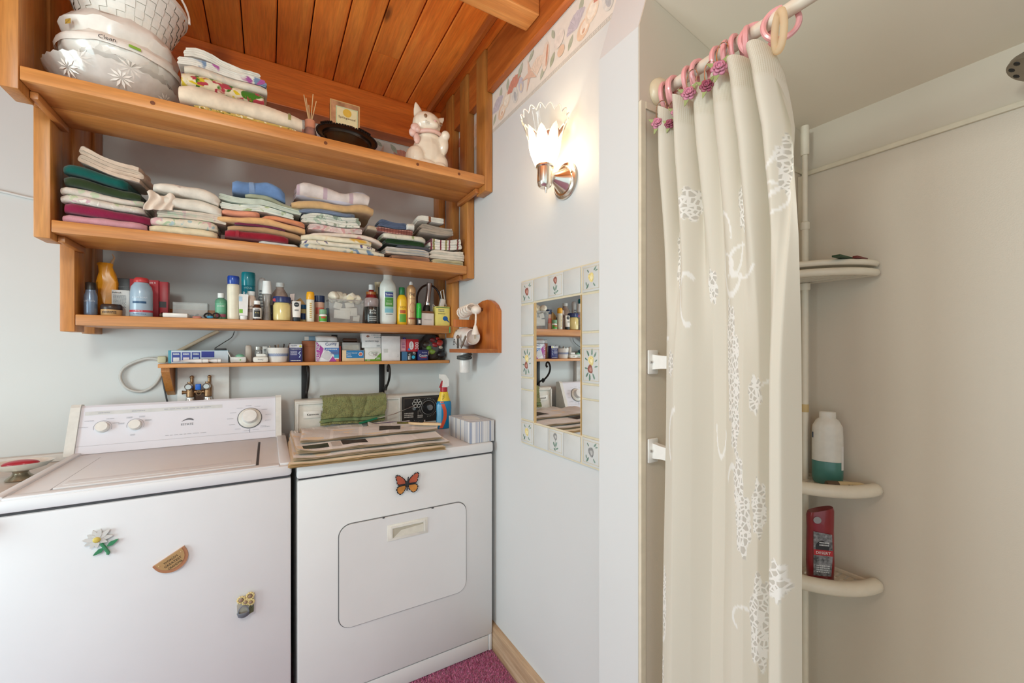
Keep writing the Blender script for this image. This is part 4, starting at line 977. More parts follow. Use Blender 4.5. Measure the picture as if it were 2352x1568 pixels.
carton('white_box', 'small square white box with thin grey lettering near the right end', .668,.733, 2.034,2.085, zs,zs+.062, M((226,216,208), .5), texts=[('cosmetics',.5,.48,.6,M((170,160,156),.5),0)])
o = obj('brown_lid_case', BB(.668,.732,2.036,2.084,zs+.0625,zs+.073,.002), M((120,76,44), .4)); o.location = (0,0,0); tag(o, 'brown flat case lying on the small white box', 'case')
t = carton('ear_syringe_box', 'pale yellow ear syringe box with a blue bulb picture at the right end', .742,.817, 2.026,2.075, zs,zs+.100, M((236,220,120), .5), panels=[(0,1,.92,.97,M((120,140,70),.5)),(.15,.60,.74,.86,M((226,214,150),.5))], texts=[('EAR WAX',.38,.83,.42,M((70,70,50),.5),0),('SYRINGE',.38,.74,.42,M((70,70,50),.5),0)], prints=[(.4,.62,.5,.06,1,M((110,110,70),.5))])
obj('bulb_print', MB().sphere((.012,-.0255,.038), (.014,.0015,.012), 16, 8), M((24,92,160), .4), t)
obj('bulb_tip_print', MB().tube([(.022,-.0257,.030),(.034,-.0257,.018)], [.004,.0012], 6), M((24,92,160), .4), t)
o = obj('green_clip', BB(.805,.811,2.0025,2.0065,1.392,1.424,.001), M((90,170,110), .4)); tag(o, 'small green plastic clip on the front edge of the lowest pine shelf', 'clip')
# ================================================================ thin wall shelf over the appliances
zl = 1.2485
shelf = thing('wall_shelf', 'thin pine wall shelf on black brackets just above the washer and dryer', 'shelf', (.24,2.29,1.232))
obj('board', BB(-.377,.858,2.133,2.2935,1.2325,1.248,.002), PINE_X, shelf, world=True, auto=30)
IRON = M((34,31,30), .5, .3)
def catmull(p, n=6):
    out = []
    for i in range(len(p)-1):
        p0 = Vector(p[max(0,i-1)]); p1 = Vector(p[i]); p2 = Vector(p[i+1]); p3 = Vector(p[min(len(p)-1,i+2)])
        for k in range(n):
            t = k/n
            out.append(tuple(.5*((2*p1)+(p2-p0)*t+(2*p0-5*p1+4*p2-p3)*t*t+(3*p1-p0-3*p2+p3)*t*t*t)))
    out.append(tuple(p[-1])); return out
for x in (.157, .531):
    br = obj('bracket', MB().bbox(x-.014,x+.014,2.286,2.2945,1.02,1.2325,.001), IRON, shelf, world=True, auto=30)
    sc = catmull([(x+.006,2.284,1.075),(x+.006,2.255,1.098),(x+.006,2.205,1.115),(x+.006,2.160,1.150),(x+.006,2.142,1.190),(x+.006,2.158,1.222),(x+.006,2.180,1.222),(x+.006,2.186,1.204),(x+.006,2.176,1.196)])
    obj('scroll', MB().tube(sc, [.006]*(len(sc)-4)+[.007,.008,.008,.007], 8), IRON, br, world=True)
    obj('diamond_knot', MB().prism([(2.222,1.090),(2.242,1.106),(2.222,1.122),(2.202,1.106)], x+.003, x+.009, 'YZ'), IRON, br, world=True, smooth=False)
obj('wooden_bracket', MB().prism([(2.294,1.110),(2.294,1.2322),(2.165,1.2322),(2.165,1.215),(2.255,1.130)], -.372, -.345, 'YZ'), PINE_Z, shelf, world=True, smooth=False)
# white panel behind the valves
o = obj('valve_panel', BB(-.335,-.150,2.264,2.2945,.86,1.231,.002), M((222,220,216), .5), None); tag(o, 'white board panel on the wall behind the washer valves', 'panel')
t = thing('water_valves', 'brass washing machine valves with chrome couplings and a blue lever on the wall', 'valve', (-.258,2.26,1.05))
BRASS = M((150,116,84), .32, .8, var=.15)
for i, x in enumerate((-.288, -.226)):
    obj('valve_body', MB().lathe([(.011,1.100),(.0145,1.104),(.0145,1.150),(.010,1.156),(.010,1.166)], 18, (x,2.246,0)), BRASS, t, world=True)
    obj('valve_cap', MB().lathe([(0,-.020),(.010,-.020),(.0145,-.014),(.0145,.0),(.010,.004)], 18, (x-.003,2.236,1.147), axis='Y'), M((196,192,186), .25, .8), t, world=True)
    obj('stem', MB().tube([(x+.004,2.254,1.160),(x+.004,2.256,1.182)], .006, 10), BRASS, t, world=True)
    obj('stem_ear', MB().sphere((x+.004,2.256,1.186), (.0075,.005,.0075), 10, 8), BRASS, t, world=True)
    obj('coupling', MB().lathe([(.016,1.076),(.018,1.078),(.018,1.088),(.0155,1.092),(.0155,1.100)], 12, (x,2.246,0)), M((206,204,200), .25, .8), t, world=True)
    obj('hose', MB().tube([(x,2.246,1.077),(x,2.248,1.02),(x,2.250,.95)], .0095, 10), M((176,176,176), .5), t, world=True)
obj('wall_plate', B(-.300,-.214,2.258,2.2635,1.02,1.128), M((96,66,48), .6), t, world=True, smooth=False)
obj('cross_bar', MB().tube([(-.288,2.25,1.122),(-.257,2.248,1.122),(-.226,2.25,1.122)], .0075, 10), BRASS, t, world=True)
obj('side_port', MB().tube([(-.300,2.247,1.122),(-.316,2.247,1.122)], [.006,.009], 10), BRASS, t, world=True)
obj('lever', BB(-.268,-.248,2.219,2.239,1.132,1.158,.004), M((16,96,196), .35), t, world=True)
obj('lever_loop', MB().tube([(-.257+.009*math.cos(a),2.228,1.120+.010*math.sin(a)) for a in [2*PI*i/16 for i in range(16)]], .0016, 6, closed=True), BRASS, t, world=True)
def cord(name, label, pts, r, mat, cat='cord'):
    pts = catmull(pts, 8); b = Vector(pts[0])
    mb = MB().tube([tuple(Vector(p)-b) for p in pts], r, 10)
    o = obj(name, mb, mat); o.location = b
    return tag(o, label, cat)
GREYC = M((196,192,186), .45)
cord('power_cable', 'light grey cable looping on the wall left of the thin shelf', [(-.385,2.275,1.262),(-.44,2.278,1.268),(-.505,2.282,1.235),(-.522,2.284,1.19),(-.500,2.284,1.145),(-.455,2.284,1.130),(-.415,2.284,1.155),(-.392,2.285,1.20),(-.384,2.286,1.231)], .0055, GREYC)
o = obj('cable_plug', BB(-.401,-.372,2.262,2.286,1.2495,1.278,.005), M((206,196,160), .45)); tag(o, 'cream plug of the grey cable at the left end of the thin shelf', 'plug')
cord('hanging_cable', 'thin dark cord hanging from the left end of the thin shelf', [(-.388,2.285,1.230),(-.386,2.287,1.17),(-.372,2.287,1.08),(-.362,2.287,1.02)], .0032, M((70,70,72), .5))
cord('drain_hose', 'tan hose running down the wall behind the teal carton', [(-.19,2.272,1.389),(-.235,2.272,1.362),(-.305,2.276,1.316),(-.345,2.28,1.29),(-.36,2.282,1.262)], .008, M((206,184,156), .5), 'hose')
cord('thin_wire', 'thin dark wire hanging from the lowest pine shelf', [(-.132,2.283,1.389),(-.142,2.283,1.362),(-.175,2.278,1.335),(-.203,2.262,1.312)], .0017, M((80,76,72), .5), 'wire')
cord('wall_cable', 'white painted cable fixed to the wall left of the shelf posts', [(-1.15,2.289,1.92),(-.98,2.289,1.908),(-.852,2.289,1.893),(-.76,2.289,1.880),(-.64,2.289,1.876)], .005, wall_paint, 'cable')

# ---- things on it
N = M
carton('long_carton', 'long teal and blue printed carton lying on the thin shelf', -.356,-.150, 2.205,2.250, zl,zl+.054, N((70,150,170), .45), panels=[(.05,1,.02,.98,N((206,214,222),.5)),(.06,.20,.10,.85,N((54,70,150),.5)),(.22,.36,.10,.85,N((70,80,160),.5)),(.38,.52,.10,.85,N((54,70,150),.5)),(.54,.76,.45,.92,N((40,50,140),.5)),(.08,.18,.12,.45,N((226,224,226),.5)),(.24,.34,.12,.45,N((232,220,226),.5)),(.40,.50,.12,.45,N((196,214,232),.5))], prints=[(.13,.72,.10,.16,2,WHITE),(.29,.72,.10,.16,2,WHITE),(.45,.72,.10,.16,2,WHITE)])
def ointment(label, x0, x1, y, z0, rot, capcol=(232,230,226)):
    L = x1-x0
    t = thing('ointment_tube', label, 'tube', (x0,y,z0), rot, 'ointment tubes on the thin shelf')
    mb = MB().lathe([(.010,0),(.010,L*.1),(.009,L*.6),(.0085,L*.78),(.005,L*.80)], 16, (0,0,.0092), axis='X')
    mb.v = [(x, y_*(1+.3*(1-min(1,x/(L*.6)))), .0092+(zz-.0092)*(.12+.88*min(1, x/(L*.6)))) for x, y_, zz in mb.v]
    obj('tube', mb, N((232,230,228), .35), t); obj('cap', MB().lathe([(.007,L*.80),(.0085,L*.81),(.0085,L),(.007,L+.001)], 14, (0,0,.0092), axis='X'), N(capcol, .35), t)
    return t
ointment('white ointment tube lying in front of the long carton', -.315, -.215, 2.150, zl+.0012, 0)
ointment('second white ointment tube with ribbed cap leaning on the long carton', -.290, -.190, 2.178, zl+.0012, .10)
ointment('short white tube at the right end of the long carton', -.232, -.172, 2.158, zl+.0012, -.05)
o = obj('paper_sheet', MB().grid(lambda u, v: (-.377+.245*u, 2.136+.03*v+.02*u, zl+.0004+.0006*math.sin(u*9)), 20, 2), N((232,228,222), .7)); tag(o, 'white leaflet spread under the tubes on the thin shelf', 'leaflet')
carton('black_case', 'slim black case lying on top of the long carton', -.200,-.158, 2.212,2.240, zl+.0545,zl+.0625, N((36,32,30),.45), cat='case')
t = thing('night_light', 'white and mint green plug-in device lying on the thin shelf', 'device', (-.112,2.20,zl))
obj('base', BB(-.030,.030,-.018,.018,.0,.026,.006), N((230,230,226), .35), t); obj('green_cover', MB().sphere((.006,0,.026), (.018,.014,.012), 16, 8), N((130,190,160), .3), t); obj('lamp_dot', MB().sphere((.008,-.018,.012), .003, 8, 6), N((120,210,90), .3), t)
obj('cord', MB().tube([(-.028,0,.02),(-.040,.006,.048),(-.058,.012,.052),(-.064,.02,.01)], .002, 6), N((230,226,220), .4), t)
bottle('beige_stick', 'beige oval deodorant stick at the back of the thin shelf', 'deodorant', (-.076,2.245,zl), P((0,0),(.010,0),(.0125,.004),(.0125,.066),(.010,.076),(0,.078)), N((214,196,180), .4), ky=.6)
bottle('small_glass_jar', 'small glass jar with a silver lid behind the white soap bars', 'jar', (-.036,2.235,zl), P((0,0),(.015,0),(.0165,.003),(.0165,.050),(.014,.055)), clear('clear_plastic', (253,252,250), .17), P((.016,.0555),(.0165,.057),(.0165,.070),(0,.072)), N((196,190,180),.3,.6), capname='lid')
t = thing('wrapped_soap', 'white wrapped soap bar at the front of the thin shelf', 'soap', (-.027,2.160,zl))
obj('bar', BB(-.029,.029,-.018,.018,0,.026,.008), N((230,226,216), .45), t); letters(t, 'Ivory', (0,-.0182,.013), .020, N((70,70,74),.5))
carton('soap_box', 'small white box lying on the wrapped soap bar', -.044,-.008, 2.150,2.172, zl+.0265,zl+.0385, N((234,230,222),.5))
carton('white_card_box', 'white card box with grey print behind the blue patterned cup', -.021,-.001, 2.225,2.245, zl,zl+.072, N((226,222,216),.5), prints=[(.5,.65,.6,.4,5,INK)])
t = thing('patterned_cup', 'white tapered cup with a blue zigzag band holding small sticks', 'cup', (.041,2.178,zl))
obj('cup', MB().lathe([(0,.002),(.034,.0),(.036,.002),(.0435,.064),(.0445,.066),(.0425,.066),(.035,.006),(0,.005)], 32), N((232,226,218), .3, coat=.3), t)
mb = MB()
for i in range(36):
    a = 2*PI*i/36
    for (za, zb) in ((.030,.040),(.040,.030),(.026,.034)):
        ra = .0362+.0075*za/.064+.0004; rb = .0362+.0075*zb/.064+.0004; b2 = a+2*PI/36
        mb.add([(ra*math.sin(a),-ra*math.cos(a),za-.0012),(rb*math.sin(b2),-rb*math.cos(b2),zb-.0012),(rb*math.sin(b2),-rb*math.cos(b2),zb+.0012),(ra*math.sin(a),-ra*math.cos(a),za+.0012)], [(0,1,2,3)])
o = obj('zigzag_print', mb, N((70,110,170), .4), t, smooth=False); o['kind'] = 'stuff'
for i, (x, y, dx, h, c) in enumerate([(.0,0,-.012,.078,(80,56,40)),(.014,-.006,.010,.084,(60,44,36)),(-.014,.004,-.02,.074,(190,170,150)),(.022,.006,.026,.086,(110,70,50)),(-.004,-.012,.004,.080,(150,120,96))]):
    obj('small_stick', MB().tube([(x,y,.012),(x+dx,y,h)], .003, 6), N(c, .5), t)
carton('navy_carton', 'navy and white carton printed hydrocortisone next to the patterned cup', .086,.138, 2.165,2.200, zl,zl+.083, N((48,46,110),.45), panels=[(0,1,.80,.99,N((226,222,220),.5))], texts=[('Suppositories',.5,.72,.8,WHITE,0),('equate',.35,.90,.5,N((60,60,110),.5),0)], prints=[(.35,.50,.55,.25,4,N((190,190,214),.5)),(.5,.08,.8,.06,1,WHITE)])
o = bpy.data.objects['navy_carton']
obj('leaf_print', MB().tube([(.014,-.0180,.020),(.020,-.0180,.032),(.012,-.0180,.040),(.020,-.0180,.050)], .0022, 6), N((190,206,232),.5), o)
obj('yellow_dot', MB().lathe([(0,0),(.005,0),(.005,.0004),(0,.0004)], 12, (.019,-.0184,.073), axis='Y'), N((214,206,60),.5), o)
t = bottle('clay_pot', 'brown clay pot holding odds and ends left of the first aid box', 'pot', (.172,2.215,zl), P((.018,.002),(.024,0),(.027,.004),(.030,.070),(.033,.072),(.033,.098),(.030,.098),(.028,.07),(.020,.006)), N((158,92,58), .7, bmp=.3))
for i in range(4): obj('stick', MB().tube([(-.015+.010*i,0,.01),(-.020+.013*i,.004,.085+.006*i)], .0045, 6), N([(70,50,36),(120,84,60),(50,40,36),(96,64,44)][i], .6), t)
carton('clear_box', 'clear blister pack with blue content on top of the clay pot', .150,.196, 2.195,2.235, zl+.099,zl+.122, N((110,140,160),.3,coat=.4), panels=[(.0,.4,.1,.9,N((214,206,196),.5))])
PUR = N((170,60,150),.45)
t = carton('first_aid_carton', 'white purple and blue FIRST AID carton on the thin shelf', .197,.296, 2.150,2.215, zl,zl+.094, N((230,228,230),.45), panels=[(.36,1.0,.56,.70,N((40,80,160),.5)),(.78,1.0,.18,.36,N((60,160,190),.5)),(.86,1,.0,.13,N((214,120,70),.5))], texts=[('Curity',.64,.88,.5,N((40,60,120),.5),.1),('FIRST AID',.08,.46,.84,WHITE,PI/2)], prints=[(.68,.63,.55,.06,1,WHITE),(.80,.44,.34,.14,3,N((110,110,150),.5))])
e = -.0325-.0008
obj('purple_triangle', MB().add([(-.0495,e,.0),(-.040,e,.0),(-.022,e,.048),(-.018,e,.062),(-.0495,e,.094)], [(0,1,2,3,4)]), PUR, t, smooth=False)
obj('purple_triangle', MB().add([(.005,e,.0),(.040,e,.0),(.022,e,.026)], [(0,1,2)]), PUR, t, smooth=False)
obj('blue_stripe', MB().add([(-.012,e,.066),(.0495,e,.066),(.0495,e,.034),(.030,e,.030)], [(0,1,2,3)]), N((70,120,184),.5), t, smooth=False)
obj('gauze_print', MB().add([(-.030,e-.0002,.022),(-.010,e-.0002,.056),(.020,e-.0002,.036),(.002,e-.0002,.004)], [(0,1,2,3)]), N((206,202,204),.5), t, smooth=False)
o = bpy.data.objects[t.name]
# lettering of the carton sits above the triangle
for c in t.children:
    if c.name.startswith('lettering') or c.name.startswith('small_print'): c.location.y -= .0012
towel('crumpled white plastic bag on top of the first aid carton', .200,.284, zl+.0945, zl+.124, N((226,224,222),.35,bmp=.3,bs=80), 2, y0=2.160, y1=2.215, name='white_bag', cat='bag', group=None, wob=.008)
o = obj('black_buckle', BB(.268,.296,2.195,2.200,zl+.105,zl+.13,.002).xf(Matrix.Identity(4)), N((30,28,28),.4)); tag(o, 'black plastic buckle behind the white bag on the first aid carton', 'buckle')
carton('red_book', 'thin dark red notebook standing right of the first aid carton', .298,.306, 2.155,2.225, zl,zl+.075, N((150,44,44),.5), cat='notebook')
t = thing('swab_box', 'clear plastic box of white cotton swabs on the blue carton', 'box', (.354,2.185,zl+.0555))
obj('box', MB().box(-.042,.042,-.026,-.0245,0,.036).box(-.042,.042,.0245,.026,0,.036).box(-.042,-.0405,-.0245,.0245,0,.036).box(.0405,.042,-.0245,.0245,0,.036).box(-.0405,.0405,-.0245,.0245,0,.0012), clear('clear_plastic', (253,252,250), .17), t, smooth=False)
rs = random.Random(8)
for i in range(22):
    y = -.020+.002*(i%8); zz = .004+.0032*(i//2*.55); a = rs.uniform(-.06,.06)
    obj('cotton_swab', MB().tube([(-.036,y,zz),(-.030,y,zz+.0003),(.030,y,zz+a*.06),(.036,y,zz+a*.06)], [.0022,.0013,.0013,.0022], 6), N((236,226,208),.8), t)
obj('lid', BB(-.044,.044,-.028,.028,.0362,.039,.001), N((60,54,52),.3), t)
o = obj('brown_tube', MB().lathe([(0,0),(.008,.001),(.009,.004),(.009,.066),(0,.067)], 16, (.318,2.185,zl+.104), axis='X'), N((84,56,44),.3)); tag(o, 'brown plastic tube lying on the cotton swab box', 'tube')
carton('cotton_carton', 'tan and blue carton of cotton under the swab box', .312,.414, 2.155,2.215, zl,zl+.0545, N((222,192,150),.5), panels=[(.18,.98,.28,.98,N((30,120,176),.5))], texts=[('Super Internal',.44,.74,.46,WHITE,0),('Boxes',.30,.58,.2,WHITE,0)], prints=[(.32,.42,.22,.08,1,N((190,220,240),.5))])
o = bpy.data.objects['cotton_carton']; obj('round_badge', MB().lathe([(0,0),(.010,0),(.010,.0004),(0,.0004)], 18, (.034,-.0312,.035), axis='Y'), N((200,110,90),.5), o)
obj('round_badge_ring', MB().lathe([(.0075,0),(.010,0),(.010,.0006),(.0075,.0006)], 18, (.034,-.0314,.035), axis='Y', cap=False), N((226,226,226),.5), o)
carton('storage_carton', 'white and green storage bag carton under the sandwich bags', .4185,.4965, 2.155,2.215, zl,zl+.066, N((226,224,218),.5), panels=[(0,1,0,.14,N((110,160,40),.5))], texts=[('storage',.58,.60,.4,N((90,110,80),.5),0),('bags',.62,.48,.25,N((120,80,80),.5),0),('200',.80,.20,.24,WHITE,0),('300',.20,.07,.2,N((226,236,200),.5),0)])
o = bpy.data.objects['storage_carton']
obj('green_swoosh', MB().add([(.006,-.0306,.009),(.039,-.0306,.009),(.039,-.0306,.042)], [(0,1,2)]), N((96,150,36),.5), o, smooth=False)
for c in o.children:
    if c.name.startswith('lettering'): c.location.y -= .001
obj('oval_outline', MB().tube([(.004+.026*math.cos(a),-.0305,.037+.013*math.sin(a)) for a in [2*PI*i/24 for i in range(24)]], .0006, 4, closed=True), N((150,160,120),.5), o)
t = carton('sandwich_bag_carton', 'white carton of sandwich bags with diamond print on top of the storage carton', .405,.496, 2.160,2.215, zl+.0665,zl+.1385, N((228,226,224),.5), texts=[('sandwich bags',.52,.46,.72,N((70,76,90),.5),0),('250',.86,.14,.18,N((70,90,96),.5),0)])
for i in range(7):
    x = .002+.0068*i; zz = .064-.006*((i*3)%3)
    for q in range(2):
        z2 = zz-.011*q
        if z2 < .044+.002*(6-i): continue
        obj('diamond_print', MB().add([(x-.0025,-.0280,z2),(x,-.0280,z2-.003),(x+.0025,-.0280,z2),(x,-.0280,z2+.003)], [(0,1,2,3)]), N((110,140,150),.5), t, smooth=False)
obj('emblem_print', MB().add([(-.028,-.0280,.058),(-.018,-.0280,.051),(-.008,-.0280,.058),(-.018,-.0280,.064)], [(0,1,2,3)]), N((150,100,84),.5), t, smooth=False)
t = carton('white_square_carton', 'plain white square carton in the middle right of the thin shelf', .500,.594, 2.155,2.225, zl,zl+.127, N((226,222,220),.45), panels=[(.10,.33,.33,.48,N((206,204,198),.4))], texts=[('3 oz',.87,.20,.12,N((110,110,114),.5),PI/2)])
carton('pink_carton', 'pink printed packet left of the red 300 carton', .599,.627, 2.165,2.20, zl+.047,zl+.112, N((214,150,166),.5), panels=[(.1,.9,.1,.8,N((226,176,180),.5))], prints=[(.5,.5,.6,.5,4,N((150,80,130),.5))])
o = obj('blue_cap', MB().lathe([(0,0),(.007,0),(.007,.008),(0,.009)], 14, (.622,2.180,zl+.1125)), N((50,60,170),.35)); tag(o, 'tiny blue cap standing on the pink packet', 'pot')  # loose blue cap resting on the pink packet
t = carton('red_carton', 'red carton numbered 300 on top of the black carton', .6285,.690, 2.150,2.20, zl+.047,zl+.112, N((186,36,46),.45), texts=[('300',.84,.48,.62,N((236,226,226),.5),PI/2)])
obj('white_oval', MB().prism([(-.008+.012*math.cos(a), .032+.022*math.sin(a)) for a in [2*PI*i/24 for i in range(24)]], -.0256, -.0252, 'XZ'), N((230,226,224),.5), t, smooth=False)
letters(t, 'Q-TIPS', (-.008,-.0265,.032), .030, N((150,40,50),.5), rot=PI/2)
obj('blue_badge', MB().lathe([(0,0),(.006,0),(.006,.0004),(0,.0004)], 14, (-.020,-.0262,.012), axis='Y'), N((60,140,200),.5), t)
t = carton('black_carton', 'black carton with a bright blue dot under the red carton', .600,.676, 2.150,2.205, zl,zl+.0465, N((34,32,38),.45), panels=[(0,.38,.0,1.0,N((60,110,150),.5)),(.44,.50,.1,.5,N((200,200,200),.5))], texts=[('75',.86,.82,.2,WHITE,0),('Black',.53,.46,.42,WHITE,PI/2)])
obj('blue_dot', MB().lathe([(0,0),(.009,0),(.009,.0004),(0,.0004)], 18, (.024,-.0282,.018), axis='Y'), N((40,170,206),.5), t)
t = carton('navy_small_carton', 'navy carton with white Gauze lettering in front of the dark bag', .685,.740, 2.142,2.19, zl,zl+.056, N((36,38,96),.45), texts=[('Gauze',.5,.48,.82,WHITE,.03),('flexible',.62,.76,.5,N((190,190,220),.5),0)], panels=[(.25,.85,.22,.32,N((170,60,70),.5))])
# dark gift bag with coloured contents
t = thing('crinkled_bag', 'crinkled clear bag of red and green trinkets at the right end of the thin shelf', 'bag', (.785,2.225,zl))
mb = MB().sphere((0,0,.070), (.072,.050,.070), 26, 18); mb.noise(.010, 30, 2); mb.v = [(x,y,max(.0005,zz)) for x,y,zz in mb.v]
obj('dark_lining', mb, N((44,30,30),.35,var=.3), t)
mb = MB().sphere((0,0,.071), (.0745,.0555,.0705), 26, 18); mb.noise(.011, 36, 8); mb.v = [(min(.072,x),y,max(.0005,zz)) for x,y,zz in mb.v]
obj('clear_film', mb, clear('bag_film', (226,220,214), .10, .06), t)
for i, (x, zz, s, c, yy) in enumerate([(-.044,.085,.020,(70,56,46),-.047),(-.030,.066,.015,(96,150,40),-.052),(.005,.085,.018,(150,24,30),-.050),(.032,.095,.020,(176,44,30),-.050),(.038,.070,.012,(196,180,160),-.052),(-.012,.045,.018,(130,160,60),-.054),(-.008,.110,.016,(120,20,24),-.046),(.040,.030,.024,(24,22,26),-.050),(-.040,.040,.016,(190,170,150),-.052),(.022,.118,.012,(170,40,30),-.044)]):
    m2 = MB().sphere((x,yy,zz), (s,s*.5,s*.8), 12, 8); m2.noise(.004, 60, i); obj('trinket', m2, N(c,.35,coat=.3), t)
# ================================================================ washer
ENAMEL = lacquer((224,225,227), .28)
ENAMEL2 = lacquer((226,226,224), .30)
PLASTW = M((228,227,220), .4, var=.01)
def frame4(o, xa, ua):
    """matrix placing local (x, up, out) on a tilted panel"""
    x = Vector(xa).normalized(); u = Vector(ua).normalized(); n = x.cross(u)
    m4 = Matrix((( x.x,u.x,n.x,o[0]),(x.y,u.y,n.y,o[1]),(x.z,u.z,n.z,o[2]),(0,0,0,1)))
    return m4
def put(o, m4): o.data.transform(m4); o.data.update(); return o
washer = thing('washing_machine', 'white top loading washing machine with three dials and magnets on its front', 'washing machine', (-.274,1.93,0))
W = lambda n, mb, mt, p=washer, **k: obj(n, mb, mt, p, world=True, **k)
W('cabinet', BB(-.616,.068,1.592,2.23,.035,.872,.006), ENAMEL, auto=30)
for x in (-.58, .03):
    for y in (1.65, 2.2): W('foot', MB().lathe([(0,0),(.02,0),(.02,.012),(.012,.014),(.012,.034)], 14, (x,y,.0005)), M((40,40,42),.6))
W('seam', B(-.612,.064,1.598,2.225,.872,.879), M((70,70,72),.7), smooth=False)
deck = W('top_deck', BB(-.618,.070,1.588,2.234,.879,.916,.010), ENAMEL, auto=30)
W('deck_rim', MB().bbox(-.617,-.594,1.600,2.140,.912,.9235,.004), ENAMEL, deck, auto=30)
W('deck_rim', MB().bbox(.034,.0695,1.600,2.120,.912,.9235,.004), ENAMEL, deck, auto=30)
W('deck_rim', MB().bbox(-.594,.034,1.592,1.624,.912,.9205,.004), ENAMEL, deck, auto=30)
lid = W('lid', BB(-.514,-.034,1.634,2.050,.9165,.9225,.003), ENAMEL, auto=30)
W('lid_gap', MB().box(-.0335,-.0265,1.640,2.045,.9162,.9172), M((74,74,76),.7), smooth=False)
W('lid_gap', MB().box(-.5205,-.5145,1.640,2.045,.9162,.9172), M((150,150,152),.7), smooth=False)
W('lid_step', BB(-.500,-.048,1.655,1.70,.9225,.9237,.0005), ENAMEL, lid, auto=30)
cp = [(2.128,.917),(2.196,1.083),(2.204,1.090),(2.224,1.087),(2.224,.917)]
cons = W('console', MB().prism(cp, -.612, .030, 'YZ'), lacquer((228,229,238), .35), smooth=False)
CAP = M((226,226,220), .4)
ce = [(2.120,.9165),(2.189,1.086),(2.200,1.096),(2.229,1.092),(2.229,.9165)]
W('end_cap', MB().prism(ce, -.640, -.6125, 'YZ'), CAP, smooth=False)
W('end_cap', MB().prism(ce, .0305, .053, 'YZ'), CAP, smooth=False)
fm = frame4((0,2.128,.917), (1,0,0), (0,.068,.166))   # local: x world, up along face, out
fl = math.hypot(.082,.166)
base = washer.location
def onface(o): return put(o, Matrix.Translation(-base) @ fm)
def F(n, mb, mt, p=cons, **k): return onface(obj(n, mb, mt, p, **k))
F('seam_line', B(-.611,.029,.030,.0312,.0,.0006), M((190,190,196),.6), smooth=False)
F('print_bar', B(-.600,-.170,.148,.163,.0,.0006), M((212,214,214),.5), smooth=False)
def Ftext(s, x, u, w, mt, rot=0.0): return onface(letters(cons, s, (x,u,.0010), w, mt, axis='+Z', rot=rot))
GR = M((184,186,194),.6)
def Fdash(x, u, w, h, rows, seed, mt=GR, n='small_print'):
    o = dashes(cons, (0,0,0), w, h, rows, mt, seed, name=n)
    o.data.transform(Matrix.Translation((x,u,.0012)) @ Matrix.Rotation(-PI/2, 4, 'X')); return onface(o)
Fdash(-.545,.1555,.036,.006,1,1); Fdash(-.445,.1555,.040,.006,1,2); Fdash(-.285,.1555,.16,.006,1,3)
Fdash(-.285,.046,.14,.004,1,4); Fdash(-.01,.050,.036,.004,1,5)
Ftext('ESTATE', -.287, .087, .040, M((110,112,118),.5))
sw = [(-.307+.040*t/12, .099+.013*math.sin(PI*t/12*.8)) for t in range(13)]; sw2 = [(-.307+.040*t/12, .099+.006*math.sin(PI*t/12*.9)) for t in range(12,-1,-1)]
F('swoosh_logo', MB().prism(sw+sw2, .0004, .0010, 'XY'), M((96,98,106),.5), smooth=False)
def dial(x, u, r, h, ring):
    k = F('knob', MB().lathe([(r,.002),(r,.004),(r*.96,h*.7),(r*.86,h),(0,h)], 32, (x,u,0)), M((232,231,226),.35))
    if ring: F('dial_ring', MB().lathe([(r*1.12,.0004),(r*1.20,.0004),(r*1.20,.001),(r*1.12,.001)], 40, (x,u,0), cap=False), M((120,122,128),.5))
    return k
dial(-.545,.098,.0205,.020,False); dial(-.450,.098,.0205,.020,False)
F('dial_arc', MB().tube([(-.545+.026*math.cos(a),.098+.026*math.sin(a),.0006) for a in [PI*(-.1)+1.2*PI*i/20 for i in range(21)]], .0007, 4), GR)
F('dial_arc', MB().tube([(-.450+.026*math.cos(a),.098+.026*math.sin(a),.0006) for a in [PI*(-.1)+1.2*PI*i/20 for i in range(21)]], .0007, 4), GR)
F('knob_skirt', MB().lathe([(.043,.001),(.043,.006),(.038,.010),(.030,.012)], 40, (-.068,.094,0)), M((230,228,220),.35))
F('dial_ring', MB().lathe([(.0435,.0005),(.0465,.0005),(.0465,.0012),(.0435,.0012)], 44, (-.068,.094,0), cap=False), M((110,112,116),.5))
F('knob', MB().lathe([(.030,.010),(.029,.028),(.026,.034),(0,.035)], 36, (-.068,.097,0)), M((234,233,230),.35))
for x, u, w in [(-.600,.102,.026),(-.585,.126,.026),(-.525,.130,.024),(-.508,.112,.020)]: Fdash(x,u,w,.004,1,int(x*-1000))
for x, u, w in [(-.492,.108,.018),(-.470,.130,.018),(-.432,.131,.018),(-.412,.115,.020),(-.455,.060,.014)]: Fdash(x,u,w,.007,2,int(x*-1000))
for i in range(13):
    a = 2*PI*i/13+.2; Fdash(-.068+.068*math.cos(a)*1.05, .094+.056*math.sin(a), .022, .0035, 1, 40+i)
F('dial_tick', MB().tube([(-.068,.046,.0006),(-.068,.030,.0006)], .0007, 4), M((100,104,140),.5))

